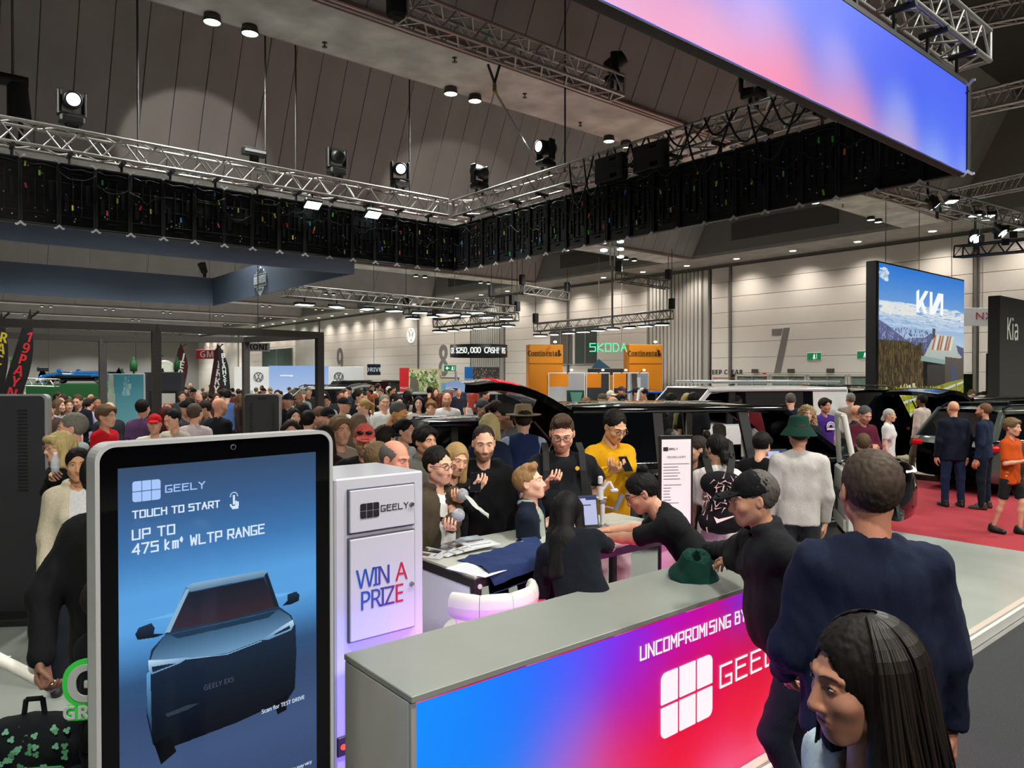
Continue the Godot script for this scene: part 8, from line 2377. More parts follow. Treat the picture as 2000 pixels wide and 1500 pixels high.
	human("person in black cap seen from behind among the queue", [3.169, 0.1, -5.55, 1.674], 150, {"hair": ["cap", "short"], "hatc": "141414", "top": ["jacket", "1c1d22"]})
	human("woman with spiky black ponytail and pale denim jacket", [3.823, 0, -6.307, 1.788], 70, {"sex": "f", "hair": ["tail"], "hairc": "141110", "top": ["jacket", "b7c0c4"], "q": 1.3})
	human("grey-haired man in grey tee bowing his head by the blue car", [4.516, 0, -7.553, 1.912], 62, {"hp": 30.0, "hair": ["crop"], "hairc": "5e5c5a", "beard": 0.4, "skin": "d79a60", "top": ["tee", "62636a"], "q": 1.3})  # orange light on his face is put into the skin colour
	human("woman with straight blonde hair and navy jacket seen from behind", [4.604, 0, -5.92, 1.825], 178, {"sex": "f", "hair": ["bob"], "hairc": "e2cf92", "top": ["jacket", "27324a"], "q": 1.3})
	human("man in grey hoodie turned left beneath the raised tailgate", [5.101, 0, -6.289, 1.897], -70, {"hair": ["short"], "hairc": "30302e", "top": ["hoodie", "7c828a"], "q": 1.3, "hp": 12.0})
	human("man in tan brimmed hat and navy vest over pale blue shirt", [5.003, 0, -5.85, 1.88], 186, {"hair": ["brim", "short"], "hatc": "9a8a6c", "top": ["open", "25345e", "a9bcd8", 0.0], "inner_sleeve": 1.0, "q": 1.2, "gap": 0.001, "ra": [Vector3(0.35, -1, 0.0), Vector3(-0.2, -0.8, 0.6)], "skin": "c9a08c"})
	# left
	human("young woman in cream fleece coat with tied black hair, left", [0.869, 0.1, -5.637, 1.634], 30, {"sex": "f", "hair": ["tied"], "hairc": "15110f", "skin": "c8956f", "top": ["open", "d8ccb2", "dedcdc"], "collar": true, "loose": 1.12, "hem": -0.16})
	g.bot = human("older woman with blonde bob and glasses raising a bottle", [0.89, 0.1, -6.529, 1.686], -34, {"sex": "f", "hair": ["bob"], "hairc": "d8be80", "skin": "dba68c", "top": ["jacket", "17171a"], "ra": ["to", Vector3(0.775, 1.503, -6.036), Vector3(0.8, -1, -0.2)], "rp": Vector3(-1, 0, 0.2), "rc": 0.9})
	var wb := thing("water_bottle", "small clear plastic water bottle held by the blonde-bobbed woman", "bottle", Vector3(0.784, 1.579, -5.99))
	part(wb, "bottle_body", MB.new().lathe([[0.0, -0.06], [0.026, -0.06], [0.028, -0.02], [0.026, 0.0], [0.028, 0.03], [0.014, 0.055], [0.012, 0.06]], 16), mat(Color(0.92, 0.95, 1.0, 0.35), 0.05, 0.0, {"transparency": BaseMaterial3D.TRANSPARENCY_ALPHA}))
	part(wb, "cap", MB.new().tube(Vector3(0, 0.06, 0), Vector3(0, 0.078, 0), 0.013, 0.013, 12), mat("e8e8ea", 0.5))
	part(wb, "label_band", MB.new().lathe([[0.0285, -0.03], [0.0285, 0.01]], 16), mat("c8ccd4", 0.5))
	human("tall grey-haired man in pale mint hoodie gazing left", [1.081, 0.1, -7.282, 1.78], -62, {"hair": ["short"], "hairc": "7a7468", "skin": "d39a80", "top": ["hoodie", "c4d2ce"]})
	human("person in long black coat gripping a white pole, behind the kiosk", [0.676, 0.1, -3.59, 1.712], 158, {"tall": 1.78, "hair": ["short"], "hairc": "1a1614", "skin": "8a6250", "top": ["coat", "1a1a1c"], "hem": -0.25, "loose": 1.12, "bottom": ["trousers", "141416"], "la": ["to", Vector3(0.414, 1.018, -3.535), Vector3(1, -0.2, -0.6)], "lc": 1.1})
	g.kid = human("child in black tee with green-edged G print, behind the kiosk", [0.599, 0.1, -3.194, 1.383], 150, {"sex": "c", "tall": 1.3, "hair": ["short"], "skin": "8a624c", "top": ["tee", "15161a", 0, 0.9], "bottom": ["trousers", "17181c"]})
	var gp := thing("shirt_print", "green and grey G print on the child's black tee", "print", Vector3(0.494, 1.014, -3.105), FACE0 + 8.0)
	var gr := mat("3ad84a", 0.6)
	part(gp, "outline_letter", letters("G", 0.16, 0.004, "Droid Sans", 800), gr, at3(Vector3(0, 0.03, 0.0), 0.0, Vector3(1.15, 1.1, 1)))
	part(gp, "fill_letter", letters("G", 0.125, 0.006, "Droid Sans", 800), mat("b8bab8", 0.6), at3(Vector3(0, 0.03, 0.002), 0.0, Vector3(1.1, 1.1, 1)))
	part(gp, "word_outline", bx(Vector3(0.02, -0.075, 0), Vector3(0.16, 0.062, 0.004), 0.002), gr)
	part(gp, "word", letters("GRAN", 0.05, 0.006, "Droid Sans", 800), mat("c8cac8", 0.6), at3(Vector3(0.02, -0.075, 0.003)))
	one("white_pole", MB.new().tube(Vector3(0.214, 1.061, -3.727), Vector3(0.445, 0.921, -3.482), 0.024, 0.024, 14).tube(Vector3(0.295, 1.014, -3.647), Vector3(0.3, 1.01, -3.643), 0.027, 0.027, 14), mat("ece6da", 0.4), "white round pole gripped at the lower left edge", "pole")
	var pk := thing("school_backpack", "black school backpack with green clover pattern at the lower left corner", "backpack", Vector3(0.379, 0.668, -3.494) + Vector3(0, -0.25, 0), FACE0 + 12.0)
	var f := Field.new(Vector3(-0.24, -0.05, -0.16), Vector3(0.24, 0.5, 0.2), 0.014)
	f.cap(Vector3(-0.12, 0.1, 0), Vector3(0.12, 0.1, 0), 0.11, 0.11, 0.04); f.cap(Vector3(-0.1, 0.3, 0), Vector3(0.1, 0.3, 0), 0.1, 0.1, 0.04); f.cap(Vector3(0, 0.1, 0), Vector3(0, 0.3, 0), 0.11, 0.1, 0.04)
	part(pk, "bag", arrays_mesh([field_arrays(f, 0.006)]), fabric("1c1f22"))
	part(pk, "front_pocket", bx(Vector3(0, 0.1, 0.11), Vector3(0.26, 0.16, 0.07), 0.03), fabric("141618"))
	part(pk, "piping", MB.new().path([Vector3(-0.2, 0.15, 0.1), Vector3(-0.14, 0.24, 0.12), Vector3(0.0, 0.25, 0.13), Vector3(0.14, 0.24, 0.12), Vector3(0.2, 0.15, 0.1)], 0.005).path([Vector3(-0.14, 0.04, 0.14), Vector3(-0.13, 0.17, 0.15), Vector3(0.13, 0.17, 0.15), Vector3(0.14, 0.04, 0.14)], 0.004), mat("2f8a48", 0.6))
	part(pk, "carry_handle", MB.new().path([Vector3(-0.04, 0.39, 0), Vector3(-0.03, 0.47, 0), Vector3(0.03, 0.47, 0), Vector3(0.04, 0.39, 0)], 0.01), fabric("1a1a1c"))
	var rn := RandomNumberGenerator.new()
	rn.seed = 8
	var clo := MB.new()
	for q in 3: clo.tube(Vector3(cos(q * 2.1 + 0.5) * 0.007, sin(q * 2.1 + 0.5) * 0.007, 0), Vector3(cos(q * 2.1 + 0.5) * 0.007, sin(q * 2.1 + 0.5) * 0.007, 0.002), 0.007, 0.007, 8)
	var clm := clo.mesh()
	for k in 46:
		var a := rn.randf_range(-0.17, 0.17)
		var y := rn.randf_range(0.2, 0.38)
		part(pk, "clover_print", clm, mat("4a8a60" if k % 2 else "6aa888", 0.7), Transform3D(Basis(Vector3.RIGHT, -clampf((y - 0.3) * 9.0, 0.0, 1.1)) * Basis(Vector3.BACK, rn.randf() * 3.0), Vector3(a, y, (sqrt(maxf(0.0101 - pow(maxf(y - 0.3, 0.0), 2), 0.0004)) if y > 0.3 else 0.1) + 0.008)))
	# right
	human("staff member in black tee at the laptop beside the car window", [6.23, 0.1, -3.791, 1.57], 140, {"hair": ["mop"], "hairc": "141110", "top": ["tee", "131315"], "hp": 16.0, "q": 1.2, "la": PHONE, "ra": PHONE})
	laptop("laptop with pale blue screen beside the car's front window", Vector3(6.634, 0, -3.905), 1.22, 10.0)
	var dk := thing("demo_desk", "narrow dark demo desk under the second laptop", "desk", Vector3(6.679, 0, -3.932), FACE0)
	part(dk, "top", bx(Vector3(0, 1.2, 0), Vector3(0.5, 0.03, 0.4), 0.005), mat("2a2a2c", 0.5))
	part(dk, "post", bx(Vector3(0, 0.65, 0), Vector3(0.12, 1.08, 0.12), 0.01), mat("2a2a2c", 0.5))
	part(dk, "foot", bx(Vector3(0, 0.11, 0), Vector3(0.4, 0.02, 0.36), 0.005), mat("2a2a2c", 0.5))
	human("woman with curly light hair behind the green bucket hat", [10.454, 0, -5.617, 1.766], -10, {"sex": "f", "hair": ["curly"], "hairc": "b89c70", "top": ["jacket", "2a2d34"], "q": 1.4})
	g.pur = human("teenage boy in purple tee with pale arch print", [12.603, 0, -6.435, 1.797], 22, {"hair": ["mop"], "hairc": "1c1613", "top": ["tee", "4a2f86"], "q": 1.4, "skin": "c9957c"})
	human("person in black tee with white back print behind the purple tee boy", [15.678, 0, -7.785, 1.918], 178, {"hair": ["short"], "top": ["tee", "16171a"], "q": 1.6})
	human("man in beige padded jacket seen from behind", [14.949, 0, -7.088, 1.851], 175, {"hair": ["crop"], "hairc": "8a847c", "top": ["jacket", "a08c7c"], "q": 1.5, "folds": 0.03})
	human("bald man with glasses beside the maroon vest man", [12.043, 0, -5.599, 1.726], 78, {"hair": ["none"], "top": ["jacket", "1b1d22"], "q": 1.4, "skin": "d89a80"})
	human("grey-haired man in maroon vest with folded arms", [11.14, 0, -5.048, 1.75], 12, {"hp": 22.0, "hair": ["short"], "hairc": "5a5856", "top": ["long", "5a1f33", 0, 0.95], "la": CROSS, "ra": CROSS, "q": 1.3, "skin": "c8907a"})
	human("white-haired woman in white tee beside the light box", [13.075, 0, -5.521, 1.641], 50, {"sex": "f", "hair": ["tied"], "hairc": "cfcabd", "top": ["tee", "e6e4e4"], "q": 1.4, "bottom": ["trousers", "2a2c34"]})
	human("man in pale pink jacket walking away before the yellow picture", [16.616, 0, -6.356, 1.807], -150, {"hair": ["short"], "hairc": "1a1614", "skin": "6a4a3a", "top": ["jacket", "d8c2b8"], "bottom": ["trousers", "6e6662"], "q": 1.4, "shoes": "20201f", "ll": [Vector3(0.05, -1, 0.3), Vector3(0, -1, 0.1)], "rl": [Vector3(0.05, -1, -0.2), Vector3(0, -1, -0.35)]})
	human("bald man in dark suit jacket and jeans on the red carpet", [13.378, 0, -4.623, 1.791], 172, {"hair": ["none"], "skin": "d8a084", "top": ["coat", "1a2130"], "hem": -0.16, "bottom": ["jeans", "243050"], "q": 1.2, "girth": 1.1, "shoes": "141414"})
	human("bearded man in navy suit gesturing on the red carpet", [13.544, 0, -4.225, 1.756], -140, {"hair": ["crop"], "hairc": "7a5a3e", "beard": 0.8, "skin": "d49a7e", "top": ["jacket", "1f2c44"], "bottom": ["trousers", "1b2230"], "q": 1.2, "shoes": "3a2a20", "ra": [Vector3(0.2, -1, 0.3), Vector3(-0.2, 0.3, 1)]})
	human("boy in orange tee and dark shorts at the right edge", [11.673, 0, -3.306, 1.608], 30, {"sex": "c", "hair": ["mop"], "hairc": "7c6444", "skin": "dca58c", "top": ["tee", "d4561c", 0, 0.9], "bottom": ["shorts", "252a2a"], "bare": true, "shoes": "141414", "q": 1.2, "la": PHONE, "ra": PHONE, "hem": -0.16, "ll": [Vector3(0.05, -1, 0.25), Vector3(0, -1, -0.05)], "rl": [Vector3(0.05, -1, -0.15), Vector3(0, -1, -0.3)]})
	human("person with short brown hair behind the navy sweater man", [8.684, 0, -3.963, 1.503], 160, {"sex": "c", "hair": ["short"], "hairc": "5a4430", "top": ["jacket", "3a2c2c"], "q": 1.4})
	finish_jobs()
	for k in [["jac", "3a3030"], ["tee", "17171c"], ["yel", "5a5048"], ["bun", "17171c"], ["bot", "a07a6a"]]:
		var p: Node3D = g[k[0]]
		glasses(p, mat(k[1], 0.3, 0.3), (p.get_node("hair") as Node3D).transform)
	locks(g.near)
	# lettering on tops
	var tr: Node3D = g.red
	part(tr, "chest_lettering", letters("ECKO", 0.075, 0.01, "Droid Sans", 800), mat("e4e4e0", 0.7), Transform3D(Basis(Vector3.RIGHT, -0.12), Vector3(0.02, 1.27, 0.155)))
	var sg := MB.new()
	for s in [-1.0, 1.0]: sg.ball(Vector3(s * 0.036, 0.085, 0.095), Vector3(0.03, 0.017, 0.012), 12, 8)
	part(tr, "sunglasses", sg, mat("15101a", 0.08), (tr.get_node("cap") as Node3D).transform)
	var pr: Node3D = g.pur
	var arch := MB.new()
	for r in [0.09, 0.055]:
		var pts := []
		for q in 9: pts.append(Vector3(cos(PI * q / 8) * r, sin(PI * q / 8) * r, 0))
		arch.path(pts, 0.012, 6)
	arch.box(Vector3(0, -0.03, 0), Vector3(0.18, 0.035, 0.01))
	part(pr, "chest_print", arch, mat("e8e0f0", 0.7), at3(Vector3(0, 1.28, 0.15)))
	var tt: Node3D = g.tee
	part(tt, "chest_logo", MB.new().tube(Vector3(0.09, 1.42, 0.165), Vector3(0.09, 1.42, 0.172), 0.016, 0.016, 12), mat("e0a41c", 0.6))

# separate locks laid over long hair, from the parting down
func locks(p: Node3D) -> void:
	var rn := RandomNumberGenerator.new()
	rn.seed = 3
	var hx := (p.get_node("hair") as Node3D).transform
	for k in 210:
		var a := deg_to_rad(rn.randf_range(66.0, 294.0))
		var end := rn.randf_range(-0.46, -0.3)
		var w := rn.randf_range(0.0, 0.02)
		var r := rn.randf_range(0.002, 0.0042)
		var pts := []
		for q in 8:
			var th := PI * 0.5 * (0.12 + 0.88 * q / 7.0)
			pts.append(Vector3((0.093 + 0.0022 * q) * sin(a) * sin(th), 0.038 + 0.1045 * cos(th), 0.111 * cos(a) * sin(th) - 0.018))
		var dr := Vector3(sin(a), 0, cos(a) * 0.6)
		for q in range(1, 9):
			var t := q / 8.0
			pts.append(pts[7] + Vector3(0, (end - 0.04) * t, 0) + dr * (0.04 * minf(t * 1.6, 1.0) + w * t) + Vector3(0, 0, 0.012 * sin(t * 4.0 + k) * t))
		var mb := MB.new()
		for q in pts.size() - 1: mb.tube(pts[q], pts[q + 1], r, r if q < pts.size() - 2 else 0.0005, 5, false)
		part(p, "hair_lock", mb, mat(["1a1512", "120e0c", "241c18"][k % 3], 0.42, 0.0, {"metallic_specular": 0.35}), hx)

func straps(p: Node3D, off: float) -> void:
	for s in [-1.0, 1.0]:
		var mb := MB.new()
		mb.t = Transform3D.IDENTITY
		var pts := [Vector3(s * off, 1.5, -0.12), Vector3(s * off, 1.585, -0.02), Vector3(s * off * 1.02, 1.54, 0.085), Vector3(s * off * 1.05, 1.4, 0.145), Vector3(s * off * 1.15, 1.22, 0.15), Vector3(s * off * 1.4, 1.12, 0.06)]
		for k in pts.size() - 1:
			var d: Vector3 = pts[k + 1] - pts[k]
			mb.box((pts[k] + pts[k + 1]) / 2, Vector3(0.05, 0.014, d.length() + 0.015), 0.004, Basis.looking_at(d.normalized(), Vector3(0, 0.3, 1)))
		part(p, "backpack_strap", mb, mat("0e0e10", 0.8))

func backpack(p: Node3D) -> void:
	var o := thing("patterned_backpack", "black backpack covered in pale pink tick marks, worn by the girl", "backpack", p.position, p.rotation_degrees.y)
	var f := Field.new(Vector3(-0.2, 0.9, -0.42), Vector3(0.2, 1.48, 0.0), 0.014)
	f.cap(Vector3(-0.08, 1.02, -0.22), Vector3(0.08, 1.02, -0.22), 0.085, 0.085, 0.04); f.cap(Vector3(-0.07, 1.3, -0.21), Vector3(0.07, 1.3, -0.21), 0.08, 0.08, 0.04); f.cap(Vector3(0, 1.02, -0.23), Vector3(0, 1.3, -0.22), 0.09, 0.085, 0.04)
	part(o, "bag", arrays_mesh([field_arrays(f, 0.004)]), fabric("17151a"))
	var rn := RandomNumberGenerator.new()
	rn.seed = 21
	var tick := MB.new().extrude(pv([-0.022, 0.006, -0.016, -0.008, 0.03, 0.012, -0.012, 0.001]), 0.004).mesh()
	for k in 60:
		var x := rn.randf_range(-0.14, 0.14)
		var y := rn.randf_range(0.96, 1.37)
		if absf(x) < 0.1 and y < 1.12: continue
		part(o, "tick_print", tick, mat("e0b4ba", 0.7), Transform3D(Basis(Vector3.UP, PI) * Basis(Vector3.UP, clampf(x * 5.0, -0.9, 0.9) * -1.0) * Basis(Vector3.BACK, rn.randf() * 6.28), Vector3(x, y, -0.312 + pow(maxf(absf(x) - 0.07, 0.0), 2) * 12.0 + 0.004 * sin(y * 9))))
	part(o, "large_tick_print", tick, mat("f0d4d8", 0.7), Transform3D(Basis(Vector3.UP, PI).scaled(Vector3(3.4, 3.4, 1)), Vector3(-0.01, 1.05, -0.322)))
	for s in [-1.0, 1.0]:
		var mb := MB.new()
		var pts := [Vector3(s * 0.07, 1.36, -0.16), Vector3(s * 0.095, 1.47, -0.1), Vector3(s * 0.1, 1.5, -0.03), Vector3(s * 0.105, 1.46, 0.07), Vector3(s * 0.115, 1.3, 0.1)]
		for k in pts.size() - 1:
			var d: Vector3 = pts[k + 1] - pts[k]
			mb.box((pts[k] + pts[k + 1]) / 2, Vector3(0.055, 0.016, d.length() + 0.015), 0.004, Basis.looking_at(d.normalized(), Vector3(0, 0.4, 1)))
		part(o, "strap", mb, mat("111113", 0.8))

# ---------------------------------------------------------------- the crowd behind
func build_crowd() -> void:
	var kinds := [
		{"top": ["tee", "333333"], "hair": ["short"]},
		{"top": ["jacket", "333333"], "hair": ["short"], "la": PHONE, "hp": 14.0},
		{"sex": "f", "top": ["long", "333333"], "hair": ["long"], "skin": "dbac94"},
		{"sex": "f", "top": ["tee", "333333"], "hair": ["tail"], "ra": PHONE},
		{"top": ["tee", "333333"], "hair": ["cap"], "skin": "cf9a80"},
		{"top": ["jacket", "333333"], "hair": ["none"], "beard": 0.5, "skin": "d89c82"},
		{"sex": "c", "top": ["tee", "333333"], "hair": ["mop"]},
		{"top": ["long", "333333"], "hair": ["crop"], "la": CROSS, "ra": CROSS, "skin": "a87258"}]
	var protos := []
	for k in kinds.size():
		var d: Dictionary = kinds[k]
		d.q = 1.9
		d.hcell = 0.009
		var n := human("crowd", [0.0, 0.0, 0.0, 1.35 if k == 6 else 1.72], 0, d)
		protos.append(n)
	finish_jobs()
	for n in protos:
		n.position = Vector3.ZERO
		remove_child(n)
	taken["person"] = taken.get("person", 0) - protos.size()
	var list := [
		# crown x, floor, z, height, kind, face, top colour, hair colour, label
		[1.982, 0, -10.82, 1.781, 6, 80, "d01c28", "6a5038", "boy in red tee over white sleeves, left crowd"],
		[2.425, 0, -12.921, 1.795, 5, 60, "3a3c42", "8a6a58", "bald bearded man in dark shirt beside the red tee boy"],
		[2.707, 0, -12.038, 1.843, 0, 175, "6a4a72", "1c1614", "man in purple and grey striped rugby top seen from behind"],
		[2.383, 0, -9.967, 1.72, 4, 20, "d8d8c8", "d02028", "child in bright red cap in the left crowd"],
		[2.873, 0, -11.38, 1.767, 2, 170, "1a1616", "5a1c20", "person with dark red hair and black top"],
		[2.634, 0, -10.02, 1.776, 1, -20, "c8c0b0", "14110f", "man with glasses in cream and white jacket"],
		[3.361, 0, -12.146, 1.811, 4, 70, "4a4c52", "16161a", "person in dark flat cap in the left crowd"],
		[2.954, 0, -10.275, 1.827, 0, 170, "d4c4c8", "5a4a40", "person in pale pink tee with a shoulder strap"],
		[3.466, 0, -10.891, 1.894, 5, 150, "1a1c20", "b08a74", "bald man in black leather jacket seen from behind"],
		[3.78, 0, -12.447, 1.794, 1, -60, "3a3432", "2a2420", "man in dark jacket beside the bald leather-jacketed man"],
		[1.93, 0, -15.279, 1.733, 1, 20, "5a4a44", "4a3a2c", "person with brown hair at the left crowd's edge"],
		[2.114, 0, -15.776, 1.781, 2, 90, "a8a8ae", "6a5038", "woman in grey top by the green stage"],
		[2.431, 0, -17.462, 1.809, 0, 0, "7a1c2c", "3a2c24", "man in maroon sweater by the green stage"],
		[2.352, 0, -16.228, 1.766, 3, 40, "b0a294", "5a4636", "woman in beige by the maroon sweater man"],
		[2.586, 0, -16.685, 1.832, 1, 10, "1c2230", "5a4434", "man in navy suit with pale lanyard"],
		[2.857, 0, -17.758, 1.741, 3, 120, "3c4a50", "7a6446", "woman in slate top near the navy suit"],
		[2.829, 0, -17.131, 1.745, 3, 170, "cbbce0", "2a201c", "woman in lilac top seen from behind"],
		[3.058, 0, -17.591, 1.741, 7, 60, "6a5c54", "2a2420", "man in taupe sweater under the pergola"],
		[5.482, 0, -20.129, 1.785, 0, 30, "4a4a50", "3a3028", "dark-shirted man right of the framed poster"],
		[7.173, 0, -25.222, 1.811, 1, 0, "5a4438", "2a2018", "man in brown jacket far behind the poster booth"],
		[5.506, 0, -18.81, 1.781, 5, 40, "44444a", "c09a80", "bald man far behind the pink tee person"],
		[5.77, 0, -19.241, 1.796, 3, 200, "8a3a3a", "4a3020", "woman in brick red top in the middle distance"],
		[5.717, 0, -17.337, 1.865, 1, 200, "5a7ab8", "16161a", "person in shiny blue hooded jacket"],
		[5.685, 0, -18.012, 1.793, 2, 30, "4a3030", "4a2a1c", "woman with auburn hair behind the leather jacket"],
		[5.947, 0, -17.146, 1.781, 2, 100, "3a2c28", "6a4c34", "woman in profile left of the small dark kiosk"],
		[6.247, 0, -16.248, 1.828, 5, 170, "3c4048", "d0a088", "bald head above the small dark kiosk"],
		[7.4, 0, -18.54, 1.825, 0, 10, "6a3a30", "2a1c16", "man in rust shirt above the small dark kiosk"],
		[5.604, 0, -13.534, 1.855, 4, 60, "17181c", "20242c", "man in navy cap and black tee"],
		[5.97, 0, -13.881, 1.873, 5, 20, "222630", "1a1614", "bearded man in black among the middle crowd"],
		[7.905, 0, -18.121, 1.825, 4, -20, "7a8a90", "6a7060", "man in olive cap by the white off-roader"],
		[4.35, 0, -10.027, 1.808, 1, 150, "222326", "191614", "person in black hooded top seen from behind"],
		[3.98, 0, -9.424, 1.786, 2, 40, "141518", "14100e", "woman in black with straight dark hair"],
		[3.881, 0, -8.727, 1.766, 0, 170, "1c1d22", "17130f", "dark-haired man seen from behind near the kiosk"],
		[4.149, 0, -9.024, 1.794, 1, 60, "5a4a4a", "6a4a3a", "man with reddish face bending forward"],
		[3.982, 0, -8.384, 1.813, 4, 40, "4a3a3a", "15141a", "man in black cap with sunburnt face"],
		[2.904, 0, -6.939, 1.784, 2, 20, "17161a", "2a1c16", "woman with centre-parted dark hair above the kiosk frame"],
		[2.978, 0, -6.357, 1.764, 2, 165, "3a2a26", "2c1e18", "woman with thick dark brown hair above the kiosk corner"],
		[3.366, 0, -6.815, 1.762, 6, 40, "a89888", "8a6c4a", "small boy with light brown hair"],
		[3.895, 0, -7.417, 1.796, 2, 150, "c8c0b8", "7a6450", "woman with long ash brown hair seen from behind"],
		[7.919, 0, -16.811, 1.832, 2, 0, "26262c", "17171c", "woman in dark headscarf behind the far post"],
		[6.623, 0, -13.988, 1.809, 3, 10, "ddd8d8", "17141a", "woman in black and white by the far post"],
		[7.984, 0, -16.108, 1.83, 7, 30, "2c2c32", "2a201a", "man with folded arms right of the far post"],
		[9.2, 0, -18.347, 1.819, 0, 60, "57433c", "3a281e", "man in brown shirt right of the far post"],
		[11.172, 0, -21.909, 1.845, 1, -30, "46506a", "2a2420", "man in slate jacket far right of the post"],
		[5.736, 0, -11.477, 1.83, 4, 70, "e2deda", "17171a", "man in black cap and white tee with a shoulder strap"],
		[7.12, 0, -13.578, 1.893, 0, 80, "1c1e22", "2a1c14", "bearded man in black tee in profile"],
		[5.78, 0, -10.791, 1.836, 3, -80, "d8cfc8", "b8945c", "young woman with fair ponytail in white tee"],
		[12.724, 0, -23.221, 1.87, 3, 30, "e07a4a", "5a3a24", "person in orange top far behind"],
		[13.389, 0, -23.969, 1.934, 3, 150, "e4e0da", "4a3424", "woman in white patterned blouse far behind"],
		[6.537, 0, -11.463, 1.861, 0, 20, "e6e6e4", "8a8680", "grey-haired man in white polo"],
		[7.706, 0, -13.092, 1.851, 3, 60, "d8d4d0", "17120f", "person in white looking right near the polo man"],
		[7.252, 0, -12.168, 1.835, 2, 20, "b8a89c", "1a1512", "woman in taupe beside the white polo man"],
		[8.165, 0, -13.361, 1.894, 2, 160, "a09088", "1a1412", "woman with very dark long hair seen from behind"],
		[7.279, 0, -11.497, 1.839, 2, 5, "c8bcb4", "1c1512", "girl with dark fringe in cream coat"],
		[7.399, 0, -11.266, 1.709, 6, 0, "2a4ab8", "8a5a34", "small boy in royal blue football shirt"],
		[8.719, 0, -12.901, 1.84, 2, 70, "6a2a2a", "6a3a22", "woman with auburn hair in dark red"],
		[7.967, 0, -11.577, 1.884, 5, 5, "e0dcd8", "8a7a6c", "bald bearded man in white tee by the exit sign pole"],
		[11.564, 0, -17.688, 1.889, 1, 170, "15161a", "14120f", "person in black seen from behind by the green-grey car"],
		[11.678, 0, -17.593, 1.874, 2, 30, "8a5a3c", "4a3020", "woman in brown and white by the green-grey car"],
		[12.783, 0, -17.976, 1.859, 0, 20, "2a2c38", "2a2018", "man in dark blue right of the exit sign pole"],
		[15.836, 0, -21.941, 1.896, 1, 90, "4a4c50", "5a4a3c", "man in grey jacket by the bright blue panel"],
		[15.517, 0, -20.906, 1.889, 0, -40, "b84a3c", "3a2c22", "man in red shirt below the purple car poster"],
		[11.16, 0, -19.321, 1.874, 4, 10, "d8dce0", "e4e4e0", "person in white cap and pale top"],
		[10.947, 0, -14.302, 1.858, 1, 60, "56504c", "2c2622", "person in padded jacket left of the raised tailgate"],
		[6.516, 0, -8.233, 1.867, 3, 120, "b05a8a", "3a2820", "woman in pink scarf by the grey hoodie man"],
		[6.538, 0, -8.604, 1.858, 1, 40, "4a4a4e", "4a4c50", "person in dark grey padded hood"],
		[9.316, 0, -9.159, 1.815, 0, 20, "6a5a4c", "b07a4a", "man with sandy hair behind the black roof"],
		[11.002, 0, -10.36, 1.83, 4, 60, "4a4438", "5a5240", "bearded man in khaki cap by the tyre posters"],
		[12.617, 0, -11.619, 1.853, 4, 30, "8a8a88", "d8d4c4", "person in cream cap by the tyre posters"],
		[10.427, 0, -9.536, 1.805, 5, 60, "9a9ea2", "d8a890", "bald older man in grey checked shirt"],
		[11.671, 0, -10.454, 1.829, 2, 160, "1a1c20", "131112", "person with black hair seen from behind"],
		[10.201, 0, -9.074, 1.781, 2, 15, "3c3a44", "3a2a22", "dark-haired woman smiling behind the black roof"],
		[15.072, 0, -13.482, 1.904, 4, 40, "3a3c46", "3c3a4a", "person in dark beanie by the orange wall"],
		[13.097, 0, -11.222, 1.924, 0, 40, "6c6c70", "2a201a", "man in grey polo by the orange wall"],
		[13.235, 0, -11.108, 1.912, 1, -60, "22203c", "2a1e18", "man in navy vest talking by the orange wall"],
		[9.975, 0, -7.963, 1.812, 2, 70, "17171a", "14100e", "dark-haired woman in profile by the van's door"],
		[10.869, 0, -8.522, 1.877, 1, 120, "2c2a2c", "17130f", "man in dark jacket beside the van's cab"],
		[10.377, 0, -7.762, 1.916, 2, 150, "8a8a52", "c8b070", "blonde person seen through the van's window"],
		[10.299, 0, -7.566, 1.92, 0, 150, "1c1d22", "1a1512", "dark-haired person at the van's side window"],
		[13.072, 0, -7.346, 1.865, 1, 170, "1f2a40", "6a645c", "man in navy jacket behind the white van"],
		[24.589, 0, -13.389, 1.925, 1, 20, "5a3a34", "7a5a3c", "person in rust jacket right of the white van"],
		[9.619, 0, -6.822, 1.357, 3, 170, "a8b83a", "2a2018", "person in lime green seen through the car"]]
	var rng := RandomNumberGenerator.new()
	rng.seed = 77
	for e in list: crowd_copy(protos, e, "")
	# the far rows of heads
	var tops := ["2a2c32", "4a4038", "6a6a6e", "1c2030", "7a3a34", "8a8478", "b8b0a8", "3a4450", "5a4a5a", "202024", "a89c90", "40343a"]
	var hc := ["2a201a", "4a3828", "1a1614", "6a5640", "8a7a6a", "b09468"]
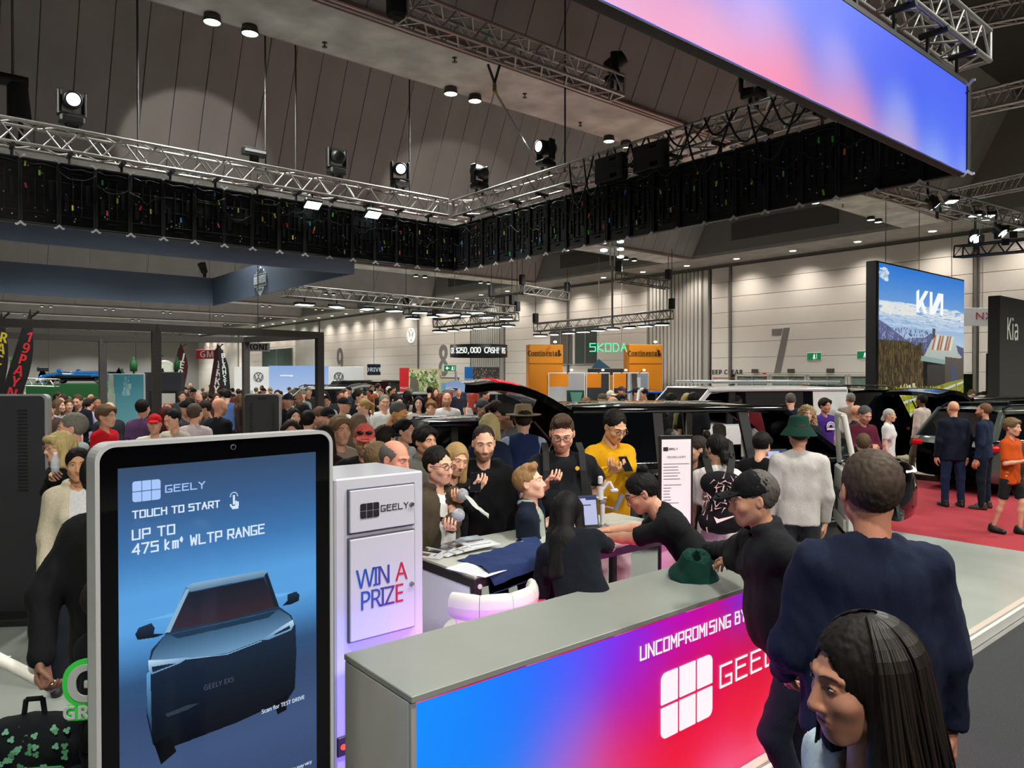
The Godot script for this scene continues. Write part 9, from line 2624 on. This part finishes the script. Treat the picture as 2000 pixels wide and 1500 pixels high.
	for k in 125:
		var px := 100.0 + 930.0 * (k / 125.0) + rng.randf_range(-6, 6)
		var d := rng.randf_range(20.0, 38.0)
		if k > 95: px = 1540.0 + (k - 95) * 6.2; d = rng.randf_range(22.0, 31.0)
		if k > 117: px = 1890.0 + (k - 117) * 8.0; d = rng.randf_range(20.0, 24.0)
		var a := (px - 1000.0) / 1419.0
		var x := d * (sin(deg_to_rad(39.65)) + cos(deg_to_rad(39.65)) * a)
		var z := d * (-cos(deg_to_rad(39.65)) + sin(deg_to_rad(39.65)) * a)
		var clash := false
		for c in cars_at: clash = clash or Vector2(c.x - x, c.z - z).length() < 2.3
		if clash: continue
		crowd_copy(protos, [x, 0.0, z, rng.randf_range(1.58, 1.84), [0, 1, 2, 3, 4, 5, 7][rng.randi() % 7], rng.randf_range(-180, 180), tops[rng.randi() % 12], hc[rng.randi() % 6], "visitor standing far back in the packed crowd"], "visitors far back in the hall")
	for n in protos: n.queue_free()

func crowd_copy(protos: Array, e: Array, group: String) -> void:
	var k: int = e[4]
	var n: Node3D = protos[k].duplicate()
	n.name = numbered("person")
	add_child(n)
	n.set_meta("label", e[8]); n.set_meta("category", "person")
	if group: n.set_meta("group", group)
	var s: float = e[3] / (1.35 if k == 6 else 1.72)
	n.transform = Transform3D(Basis(Vector3.UP, deg_to_rad(FACE0 + e[5])).scaled(Vector3.ONE * s), Vector3(e[0], e[1], e[2]))
	for c in n.get_children():
		if c.name in ["tshirt", "sweater", "jacket", "hoodie"]: c.material_override = fabric(e[6])
		elif c.name == "hair": c.set_surface_override_material(0, hair_mat(Color(str(e[7]))))
		elif c.name == "cap": c.set_surface_override_material(0, fabric(e[7]))

func _ready() -> void:
	T0 = Time.get_ticks_msec()
	fold_noise = FastNoiseLite.new(); fold_noise.seed = 5; fold_noise.frequency = 1.0; fold_noise.fractal_octaves = 3
	var cam := Camera3D.new()
	cam.name = "camera"; add_child(cam)
	cam.fov = 55.72; cam.near = 0.05; cam.far = 400.0
	cam.position = Vector3(0, 2.2, 0)
	cam.rotation_degrees = Vector3(-0.6864, -39.65, 0)
	var env := WorldEnvironment.new()
	env.name = "environment"; env.environment = Environment.new(); add_child(env)
	var e := env.environment
	e.background_mode = Environment.BG_COLOR; e.background_color = Color(0.75, 0.85, 0.78)
	e.tonemap_mode = Environment.TONE_MAPPER_LINEAR; e.tonemap_exposure = 1.0
	e.sdfgi_enabled = true; e.ssao_enabled = true; e.ssil_enabled = true
	build_hall()
	build_stand()
	build_rig()
	build_far()
	build_people()
	finish_jobs()
	build_crowd()
	print("built in ", Time.get_ticks_msec() - T0, " ms")
